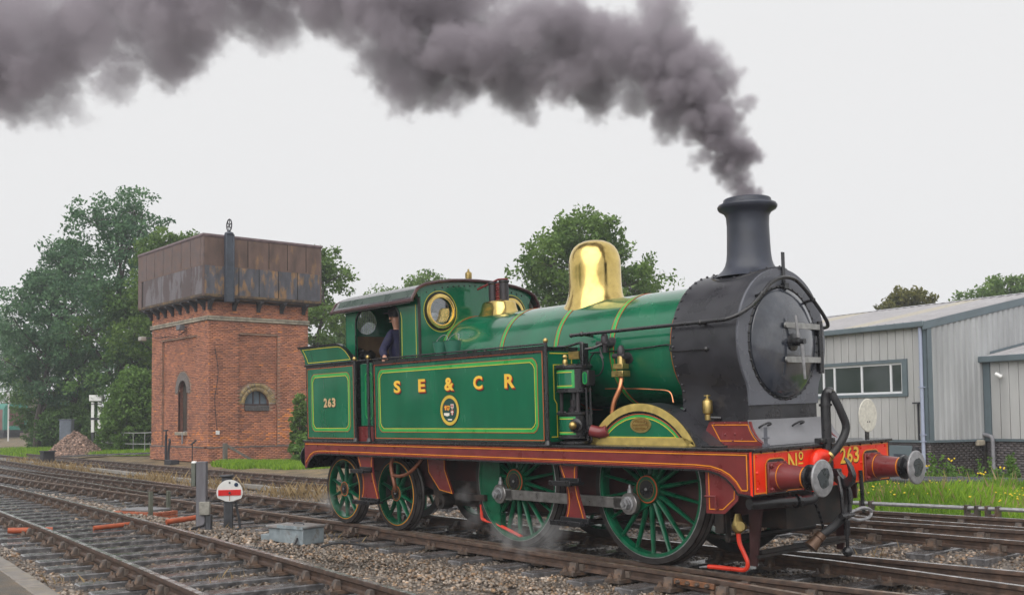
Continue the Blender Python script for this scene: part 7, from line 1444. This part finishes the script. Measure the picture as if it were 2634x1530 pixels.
def bush(name, x, y, H, Wd, seed, lm, label, n=170, per=44, ls=0.17, group='bushes by the tower', cat='bush'):
    g = np.random.default_rng(seed); T = empty(name, (x, y, gz(x, y)), label=label, cat=cat, group=group); C, Rd, Sh = [], [], []; mb = MB()
    for k in range(n):
        a = g.uniform(0, 2 * math.pi); zz = H * g.random() ** 0.8; rr = Wd / 2 * math.sqrt(max(0.03, 1 - (zz / H) ** 1.7)) * g.random() ** 0.45 * (1 + 0.2 * math.sin(3 * a + seed))
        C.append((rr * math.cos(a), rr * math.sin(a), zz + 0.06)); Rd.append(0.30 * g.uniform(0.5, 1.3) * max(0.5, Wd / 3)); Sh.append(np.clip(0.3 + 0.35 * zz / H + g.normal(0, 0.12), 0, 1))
        if k % 5 == 0: mb.tube([(g.normal(0, 0.12), g.normal(0, 0.12), -0.1), (C[-1][0] * 0.6, C[-1][1] * 0.6, zz * 0.6), C[-1]], [0.03, 0.018, 0.006], 4, caps=False)
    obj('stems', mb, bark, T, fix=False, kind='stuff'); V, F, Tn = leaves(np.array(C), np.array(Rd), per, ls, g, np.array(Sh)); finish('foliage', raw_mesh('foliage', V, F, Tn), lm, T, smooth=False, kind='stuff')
for i, (px_, dep, H, Wd, lm, lab) in enumerate([(345, 60, 4.6, 4.2, 2, 'bright green leafy bush behind the railing beside the tower'), (300, 66, 2.8, 3.0, 1, 'low bush behind the white box posts'), (175, 68, 2.8, 4.0, 0, 'dark low bush left of the gravel heap'), (185, 74, 4.4, 5.0, 0, 'tall dark bush behind the grey cabinet'), (125, 76, 3.2, 3.6, 0, 'dark bush nearest the far house'), (800, 41, 1.2, 1.5, 2, 'bright green bush at the foot of the tower behind the bunker'), (772, 43.0, 2.7, 1.0, 1, 'wispy sapling against the tower beside the bunker')]):
    x, y = at(px_, dep); bush('bush', x, y, H, Wd, 300 + i, LM[lm], lab, n=int(60 + 26 * H * Wd), per=40, ls=0.15 if dep < 50 else 0.2)

# ---- grass: blades as slim triangles
def blades(name, X, Y, h, lean, wd, g, mt, label, tint=None):
    n = len(X); Z = G(X, Y) - 0.03; a = g.uniform(0, 2 * math.pi, n); l = h * lean * g.uniform(0.1, 1, n)
    ca, sa = np.cos(a), np.sin(a); pa = g.uniform(0, 2 * math.pi, n); wx, wy = np.cos(pa) * wd / 2, np.sin(pa) * wd / 2
    V = np.stack([np.stack([X - wx, Y - wy, Z], -1), np.stack([X + wx, Y + wy, Z], -1), np.stack([X + ca * l * 0.4 + wx * 0.6, Y + sa * l * 0.4 + wy * 0.6, Z + h * 0.6], -1), np.stack([X + ca * l, Y + sa * l, Z + h], -1)], 1)
    F = np.concatenate([np.array([[0, 1, 2]]) + 4 * np.arange(n)[:, None], np.array([[0, 2, 3]]) + 4 * np.arange(n)[:, None]])
    t = np.repeat(g.uniform(0, 1, n) if tint is None else tint, 4)
    return finish(name, raw_mesh(name, V.reshape(-1, 3), F, t), mt, smooth=False, kind='stuff', label=label)
gm1 = leaf_mat('meadow_grass', (0.13, 0.26, 0.022), (0.34, 0.52, 0.05)); gm2 = leaf_mat('dry_grass', (0.22, 0.15, 0.07), (0.50, 0.37, 0.20)); gm3 = leaf_mat('weed_leaf', (0.06, 0.13, 0.025), (0.18, 0.32, 0.06)); yfl = mat('yellow_petals', (0.85, 0.60, 0.02), 0.5, var=0.1)
g = np.random.default_rng(5)
def verge(n):
    X = g.uniform(-13, 7, n); Y = g.uniform(6.7, 17.5, n); Y = 6.7 + (Y - 6.7) * g.uniform(0.3, 1, n)
    lo = 6.75 + 0.173 * np.clip(X, -6, 9); k = Y > lo + g.normal(0, 0.15, n); return X[k], Y[k]
X, Y = verge(95000); clump = 0.5 + 0.5 * np.sin(X * 1.7 + 1.3 * np.sin(Y * 0.9)) * np.cos(Y * 1.1 + X * 0.4)
hh_ = (0.2 + 0.34 * clump * g.uniform(0.4, 1.2, len(X))) * np.clip((Y - 6.2) / 2.2, 0.35, 1)
dry_ = g.uniform(0, 1, len(X)) < 0.03
blades('seed_heads', X[dry_], Y[dry_], hh_[dry_] * 1.25 + 0.05, 0.35, 0.006, g, gm2, 'thin pale seed stems standing above the grass bank')
blades('meadow_grass', X, Y, hh_, 0.6, 0.03, g, gm1, 'long bright green grass bank between the far rails and the building', tint=np.clip(0.15 + 0.6 * (0.5 + 0.5 * np.sin(X * 0.8 + 2.1 * np.sin(Y * 0.7 + 1))) + g.normal(0, 0.24, len(X)), 0, 1))
# tall leafy weeds with yellow flower heads, one plant each
def weed(x, y, H, seed, label):
    gg = np.random.default_rng(seed); T = empty('tall_weed', (x, y, gz(x, y)), label=label, cat='weed', group='tall weeds along the pipe'); mb = MB(); C = []
    for k in range(int(gg.integers(2, 5))):
        dx, dy = gg.normal(0, 0.10, 2); h = H * gg.uniform(0.7, 1); mb.tube([(dx * 0.3, dy * 0.3, -0.05), (dx, dy, h * 0.6), (dx * 1.5, dy * 1.5, h)], [0.010, 0.008, 0.004], 4, caps=False)
        for q in np.arange(0.12, 1, 0.055): C.append((dx * (0.3 + 1.2 * q), dy * (0.3 + 1.2 * q), h * q))
    obj('stem', mb, gm3, T, fix=False, kind='stuff')
    V, F, Tn = leaves(np.array(C), np.full(len(C), 0.09), 3, 0.11, gg, np.full(len(C), 0.5)); finish('leaves', raw_mesh('leaves', V, F, Tn), gm3, T, smooth=False, kind='stuff')
    if gg.random() < 0.6:
        fb_ = MB()
        for k in range(5): fb_.ball((gg.normal(0, 0.07), gg.normal(0, 0.07), H * gg.uniform(0.93, 1.02)), 0.022, 6)
        obj('flower_head', fb_, yfl, T, kind='stuff')
WS = [(2405, 26.5, 1.35, 'tallest weed with yellow flower head in front of the building corner'), (2440, 26.0, 0.95, 'leafy weed just right of the tallest weed'), (2495, 26.5, 0.8, 'short weed left of the lower downpipe'), (2545, 27, 1.1, 'leafy weed at the foot of the lower downpipe'), (2590, 27, 1.15, 'weed right of the lower downpipe'), (2615, 27, 0.95, 'weed near the right edge of the picture'), (2350, 25.5, 0.75, 'weed under the far buffer'), (2290, 25, 0.7, 'weed behind the far end of the buffer beam'), (2380, 24.5, 0.8, 'weed left of the tallest weed'), (2520, 24.5, 0.6, 'low weed in front of the black pipe'), (2465, 25.4, 0.7, 'middling weed between the tallest weed and the lower downpipe'), (2570, 25.2, 0.75, 'low weed in front of the lower downpipe'), (2320, 26.5, 0.85, 'weed against the meter cupboard')]
for i, (px_, dep, H, lab) in enumerate(WS): x, y = at(px_, dep); weed(x, y, H * 0.85, 500 + i, lab)
fbm = MB()
for k in range(420):
    x, y = g.uniform(-6, 4), g.uniform(7.6, 13.2)
    fbm.ball((x, y, gz(x, y) + g.uniform(0.2, 0.38)), g.uniform(0.014, 0.026), 6, sc=(1, 1, 0.6))
obj('yellow_flowers', fbm, yfl, kind='stuff', label='scattered small yellow flowers in the grass bank')
# lawn strips by the tower and heap
def patch(n, pts, h, seed):
    gg = np.random.default_rng(seed); X_, Y_ = [], []
    for (x0, y0, rx, ry) in pts:
        m_ = n // len(pts); a = gg.uniform(0, 2 * math.pi, m_); r_ = np.sqrt(gg.uniform(0, 1, m_)); X_.append(x0 + rx * r_ * np.cos(a)); Y_.append(y0 + ry * r_ * np.sin(a))
    return np.concatenate(X_), np.concatenate(Y_)
tx = [at(p_, d_) for p_, d_ in ((600, 42), (660, 41), (720, 40.5), (780, 39.5))]
X, Y = patch(16000, [(tx[0][0], tx[0][1], 1.2, 0.7), (tx[1][0], tx[1][1], 1.6, 1.2), (tx[2][0], tx[2][1], 1.6, 1.2), (tx[3][0], tx[3][1], 2.2, 1.4)], 0.2, 9)
blades('lawn_grass', X, Y, g.uniform(0.08, 0.28, len(X)), 0.5, 0.05, g, gm1, 'short bright grass at the foot of the water tower')
tx = [at(p_, d_) for p_, d_ in ((90, 62), (130, 61), (285, 58), (340, 57), (55, 66))]
X, Y = patch(15000, [(a, b_, 3.2, 2.0) for a, b_ in tx], 0.2, 10)
blades('rough_grass', X, Y, g.uniform(0.1, 0.32, len(X)), 0.5, 0.07, g, gm1, 'green grass strip behind the gravel heap and railing')
n = 6500; X = g.uniform(-46, -12, n); Y = np.interp(X, [-46, -23, -12], [4.2, 2.6, 2.5]) + g.normal(0.3, 0.45, n); dens = 0.5 + 0.5 * np.sin(X * 0.9 + 2 * np.sin(X * 0.31)); k = g.uniform(0, 1, n) < dens * 0.75 + 0.15
X, Y = X[k], Y[k]; blades('dry_grass', X, Y, g.uniform(0.06, 0.36, len(X)) * (0.5 + 0.8 * dens[k]), 0.7, 0.012, g, gm2, 'dry straw coloured grass tufts along the overgrown track')
cl = [(-2.9, -4.55), (-8.4, -2.1), (-6.1, -1.35), (-4.0, -5.9), (0.9, 2.3)]
X = np.concatenate([g.normal(a, 0.2, 26) for a, b_ in cl]); Y = np.concatenate([g.normal(b_, 0.18, 26) for a, b_ in cl])
blades('straw_tufts', X, Y, g.uniform(0.04, 0.2, len(X)), 0.8, 0.004, g, gm2, 'thin straw coloured weeds growing between sleepers')

# the belt of trees on the other side of the yard, seen only in the windows and the brass
g = np.random.default_rng(91); C, Rd, Sh = [], [], []
for k in range(26):
    t = k / 25; cx, cy_ = -78 + 62 * t + g.normal(0, 2), -14 - 26 * math.sin(t * 2.2) + g.normal(0, 2); hh = g.uniform(8, 13)
    for q in range(60):
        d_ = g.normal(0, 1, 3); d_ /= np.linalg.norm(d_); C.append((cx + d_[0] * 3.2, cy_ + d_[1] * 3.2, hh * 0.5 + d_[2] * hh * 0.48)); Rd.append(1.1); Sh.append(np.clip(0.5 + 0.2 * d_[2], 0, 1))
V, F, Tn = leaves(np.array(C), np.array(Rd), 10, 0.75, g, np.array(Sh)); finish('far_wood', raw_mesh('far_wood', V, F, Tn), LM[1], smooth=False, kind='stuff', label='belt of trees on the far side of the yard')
# hedge closing the yard behind the locomotive
g = np.random.default_rng(92); C, Rd, Sh = [], [], []
for k in range(900):
    t = g.random(); q = at(690 + 1250 * t, 60 + 6 * math.sin(9 * t) + g.normal(0, 0.8)); hh = 2.4 + 0.9 * math.sin(17 * t) + 0.5 * math.sin(41 * t)
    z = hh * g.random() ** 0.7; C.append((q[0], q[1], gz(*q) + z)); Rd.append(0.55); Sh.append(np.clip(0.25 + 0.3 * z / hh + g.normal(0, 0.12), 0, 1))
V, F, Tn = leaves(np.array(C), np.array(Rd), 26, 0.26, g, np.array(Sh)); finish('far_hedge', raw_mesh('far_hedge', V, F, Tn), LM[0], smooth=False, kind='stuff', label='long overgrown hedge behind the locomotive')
# ================================================================== smoke plume (volume grid built by geometry nodes)
def unp(px, py, dep): return cam_c + (cam_d + cam_r * (px - 1317) / 2675.34 + cam_u * (940.05 - py) / 2675.34) * dep
path = [(1925, 505, 11.58, 42), (1892, 440, 11.62, 62), (1855, 370, 11.7, 86), (1815, 290, 11.9, 112), (1755, 215, 12.2, 140), (1675, 155, 12.6, 172), (1560, 125, 13.1, 200), (1420, 115, 13.7, 200), (1280, 145, 14.3, 208), (1130, 85, 15.0, 220), (970, 5, 15.8, 195), (820, -50, 16.6, 185), (640, -20, 17.6, 185), (470, 5, 18.6, 195), (300, 50, 19.6, 235), (130, 120, 20.6, 285), (-60, 160, 21.6, 310), (-260, 150, 22.6, 310), (-480, 110, 23.6, 270)]
pts = bez([unp(a, b_, c_) for a, b_, c_, _ in path], 6)
rad = np.interp(np.linspace(0, len(path) - 1, len(pts)), range(len(path)), [r_ * c_ / 2675.34 for _, _, c_, r_ in path])
ang_ = math.atan2(pts[-1].y - pts[0].y, pts[-1].x - pts[0].x)
org = pts[0].copy(); Rz = Matrix.Rotation(-ang_, 3, 'Z')
loc = [Rz @ (p_ - org) for p_ in pts]
g = np.random.default_rng(44); VL = [tuple(p_) for p_ in loc]; RL = [float(r_) * 0.62 for r_ in rad]; fade_ = np.interp(np.linspace(0, 1, len(loc)), [0, 0.35, 0.6, 1], [1, 0.85, 0.42, 0.17]); TL_ = [float(np.clip(0.62 / r_, 0.7, 4) * f_) for r_, f_ in zip(rad, fade_)]
s_len = 0.0
for i_ in range(len(loc) - 1):
    seg = (loc[i_ + 1] - loc[i_]).length; n_ = max(3, int(seg / rad[i_] * 22))
    for q in range(n_):
        t_ = g.random(); c_ = loc[i_].lerp(loc[i_ + 1], t_); r_ = rad[i_]; d_ = Vector(g.normal(0, 1, 3)).normalized()
        big_ = g.random() < 0.45; rr_ = r_ * (g.uniform(0.30, 0.46) if big_ else g.uniform(0.14, 0.26)); off_ = r_ * (g.uniform(0.35, 0.72) if big_ else g.uniform(0.65, 0.93))
        if i_ > len(loc) * 0.72 and not big_: off_ *= 0.82
        VL.append(tuple(c_ + d_ * off_)); RL.append(float(rr_)); TL_.append(float(np.clip(0.62 / r_, 0.7, 4) * fade_[i_]) * (1 if big_ else 0.8))
sm = bpy.data.meshes.new('smoke_plume'); sm.from_pydata(VL, [(i, i + 1) for i in range(len(loc) - 1)], [])
ra = sm.attributes.new('rad', 'FLOAT', 'POINT'); ra.data.foreach_set('value', RL)
fa = sm.attributes.new('thin', 'FLOAT', 'POINT'); fa.data.foreach_set('value', TL_)
SMK = bpy.data.objects.new('smoke_plume', sm); col.objects.link(SMK); SMK.location = org; SMK.rotation_euler = (0, 0, ang_)
tag(SMK, 'dark grey brown smoke plume blown left from the chimney across the sky', 'smoke', kind='stuff')
def volume_field(SMK, sm, lo, hi, vox, name, colour, density, warp=0.42, sc=1.0):
    ng = bpy.data.node_groups.new(name, 'GeometryNodeTree'); ng.is_modifier = True
    ng.interface.new_socket('Geometry', in_out='INPUT', socket_type='NodeSocketGeometry'); ng.interface.new_socket('Geometry', in_out='OUTPUT', socket_type='NodeSocketGeometry')
    N = ng.nodes; L = ng.links
    gi_ = N.new('NodeGroupInput'); go = N.new('NodeGroupOutput'); vc = N.new('GeometryNodeVolumeCube')
    vc.inputs['Min'].default_value = tuple(lo); vc.inputs['Max'].default_value = tuple(hi)
    for ax_, nm in enumerate(('Resolution X', 'Resolution Y', 'Resolution Z')): vc.inputs[nm].default_value = max(8, int((hi[ax_] - lo[ax_]) / vox))
    pos = N.new('GeometryNodeInputPosition')
    def M_(op, a, b=None, c=None):
        n_ = N.new('ShaderNodeMath'); n_.operation = op
        for i, v in enumerate((a, b, c)):
            if v is None: continue
            if isinstance(v, (int, float)): n_.inputs[i].default_value = v
            else: L.new(v, n_.inputs[i])
        return n_.outputs[0]
    sn = N.new('GeometryNodeSampleNearest'); sn.domain = 'POINT'; L.new(gi_.outputs[0], sn.inputs['Geometry']); L.new(pos.outputs[0], sn.inputs['Sample Position'])
    def samp(name):
        na = N.new('GeometryNodeInputNamedAttribute'); na.data_type = 'FLOAT'; na.inputs['Name'].default_value = name
        si = N.new('GeometryNodeSampleIndex'); si.data_type = 'FLOAT'; si.domain = 'POINT'; L.new(gi_.outputs[0], si.inputs['Geometry']); L.new(na.outputs[0], si.inputs['Value']); L.new(sn.outputs['Index'], si.inputs['Index']); return si.outputs['Value']
    wn_ = N.new('ShaderNodeTexNoise'); wn_.inputs['Scale'].default_value = 2.2 * sc; wn_.inputs['Detail'].default_value = 3; wn_.inputs['Roughness'].default_value = 0.6; L.new(pos.outputs[0], wn_.inputs['Vector'])
    wv = N.new('ShaderNodeVectorMath'); wv.operation = 'SUBTRACT'; L.new(wn_.outputs['Color'], wv.inputs[0]); wv.inputs[1].default_value = (0.5, 0.5, 0.5)
    ws = N.new('ShaderNodeVectorMath'); ws.operation = 'SCALE'; ws.inputs['Scale'].default_value = warp; L.new(wv.outputs[0], ws.inputs[0])
    wp = N.new('ShaderNodeVectorMath'); wp.operation = 'ADD'; L.new(ws.outputs[0], wp.inputs[0]); L.new(pos.outputs[0], wp.inputs[1])
    L.new(wp.outputs[0], sn.inputs['Sample Position'])
    na_ = N.new('GeometryNodeSampleIndex'); na_.data_type = 'FLOAT_VECTOR'; na_.domain = 'POINT'; L.new(gi_.outputs[0], na_.inputs['Geometry']); L.new(pos.outputs[0], na_.inputs['Value']); L.new(sn.outputs['Index'], na_.inputs['Index'])
    dv = N.new('ShaderNodeVectorMath'); dv.operation = 'DISTANCE'; L.new(na_.outputs['Value'], dv.inputs[0]); L.new(wp.outputs[0], dv.inputs[1])
    rd_ = samp('rad'); tn_ = samp('thin')
    def noise(scale, det, rough=0.55, vec=None):
        n_ = N.new('ShaderNodeTexNoise'); n_.inputs['Scale'].default_value = scale; n_.inputs['Detail'].default_value = det; n_.inputs['Roughness'].default_value = rough
        L.new(vec or pos.outputs[0], n_.inputs['Vector']); return n_
    dn = M_('DIVIDE', dv.outputs['Value'], rd_)
    nA = noise(0.75 * sc, 1); nS = noise(5.0 * sc, 5, 0.72)
    fine = M_('MULTIPLY', M_('SUBTRACT', nS.outputs['Fac'], 0.5), 2.4)
    val = M_('ADD', M_('SUBTRACT', 1.12, dn), M_('ADD', fine, M_('MULTIPLY', M_('SUBTRACT', nA.outputs['Fac'], 0.5), 1.3)))
    ss = M_('MINIMUM', M_('MAXIMUM', M_('MULTIPLY', val, 4.5), 0.0), 1.0)
    mod = M_('MULTIPLY', ss, M_('MAXIMUM', 0.15, M_('ADD', -0.35, M_('MULTIPLY', M_('ADD', nA.outputs['Fac'], wn_.outputs['Fac']), 1.3))))
    den = M_('MULTIPLY', mod, tn_)
    L.new(den, vc.inputs['Density'])
    smt = bpy.data.materials.new(name); smt.use_nodes = True; t = smt.node_tree; t.nodes.clear()
    pv = t.nodes.new('ShaderNodeVolumePrincipled'); pv.inputs['Color'].default_value = colour; pv.inputs['Density'].default_value = density; pv.inputs['Anisotropy'].default_value = 0.2; pv.inputs['Density Attribute'].default_value = 'density'
    oo = t.nodes.new('ShaderNodeOutputMaterial'); t.links.new(pv.outputs[0], oo.inputs['Volume'])
    sm.materials.append(smt)
    sma = N.new('GeometryNodeSetMaterial'); sma.inputs['Material'].default_value = smt
    L.new(vc.outputs[0], sma.inputs[0]); L.new(sma.outputs[0], go.inputs[0])
    md = SMK.modifiers.new('smoke', 'NODES'); md.node_group = ng
lo = np.min([np.array(p_) - r_ * 1.5 for p_, r_ in zip(loc, rad)], 0); hi = np.max([np.array(p_) + r_ * 1.5 for p_, r_ in zip(loc, rad)], 0)
lo[2] = max(lo[2], -0.02); lo[0] = max(lo[0], -0.6)
volume_field(SMK, sm, lo, hi, 0.05, 'coal_smoke', (0.60, 0.55, 0.605, 1), 7.5, 0.5)
# thin steam drifting from the cylinder drains round the rear driving wheel and the bogie
def steam(label, pts_, seed):
    g = np.random.default_rng(seed); VL, RL, TL_ = [], [], []; o0 = Vector(pts_[0][:3])
    for (x, y, z, r_, n_) in pts_:
        for q in range(n_):
            d_ = Vector(g.normal(0, 1, 3)).normalized(); VL.append(tuple(Vector((x, y, z)) - o0 + d_ * r_ * g.random())); RL.append(r_ * g.uniform(0.35, 0.75)); TL_.append(float(g.uniform(0.4, 1.1)))
    me = bpy.data.meshes.new('steam_wisp'); me.from_pydata(VL, [], [])
    me.attributes.new('rad', 'FLOAT', 'POINT').data.foreach_set('value', RL); me.attributes.new('thin', 'FLOAT', 'POINT').data.foreach_set('value', TL_)
    o = bpy.data.objects.new('steam_wisp', me); col.objects.link(o); o.location = o0; tag(o, label, 'steam', kind='stuff')
    V_ = np.array(VL); volume_field(o, me, V_.min(0) - 0.3, V_.max(0) + 0.3, 0.035, 'steam_wisp', (0.93, 0.93, 0.95, 1), 1.5, 0.25, 2.0)
steam('thin white steam drifting low round the rear driving wheel', [(-2.2, -0.95, 0.16, 0.16, 12), (-1.85, -1.0, 0.18, 0.18, 12), (-1.45, -1.0, 0.20, 0.17, 10), (-2.6, -0.95, 0.22, 0.14, 6), (-3.1, -0.95, 0.30, 0.16, 6), (-3.2, -0.95, 0.6, 0.14, 4)], 3)
steam('thin white steam drifting past the rear bogie wheel', [(-6.75, -1.0, 0.42, 0.13, 8), (-6.5, -1.05, 0.30, 0.10, 7), (-6.15, -1.05, 0.27, 0.09, 6)], 4)

# ================================================================== damp hazy air
hz = MB().box(-460, 460, -460, 460, -1.6, 18.5)
hm_ = bpy.data.materials.new('haze'); hm_.use_nodes = True; t = hm_.node_tree; t.nodes.clear()
pv = t.nodes.new('ShaderNodeVolumePrincipled'); pv.inputs['Color'].default_value = (0.86, 0.91, 1.0, 1); pv.inputs['Density'].default_value = 0.0010; pv.inputs['Anisotropy'].default_value = 0.0
oo = t.nodes.new('ShaderNodeOutputMaterial'); t.links.new(pv.outputs[0], oo.inputs['Volume'])
obj('haze', hz, hm_, smooth=False, kind='stuff', label='damp hazy air over the whole yard')
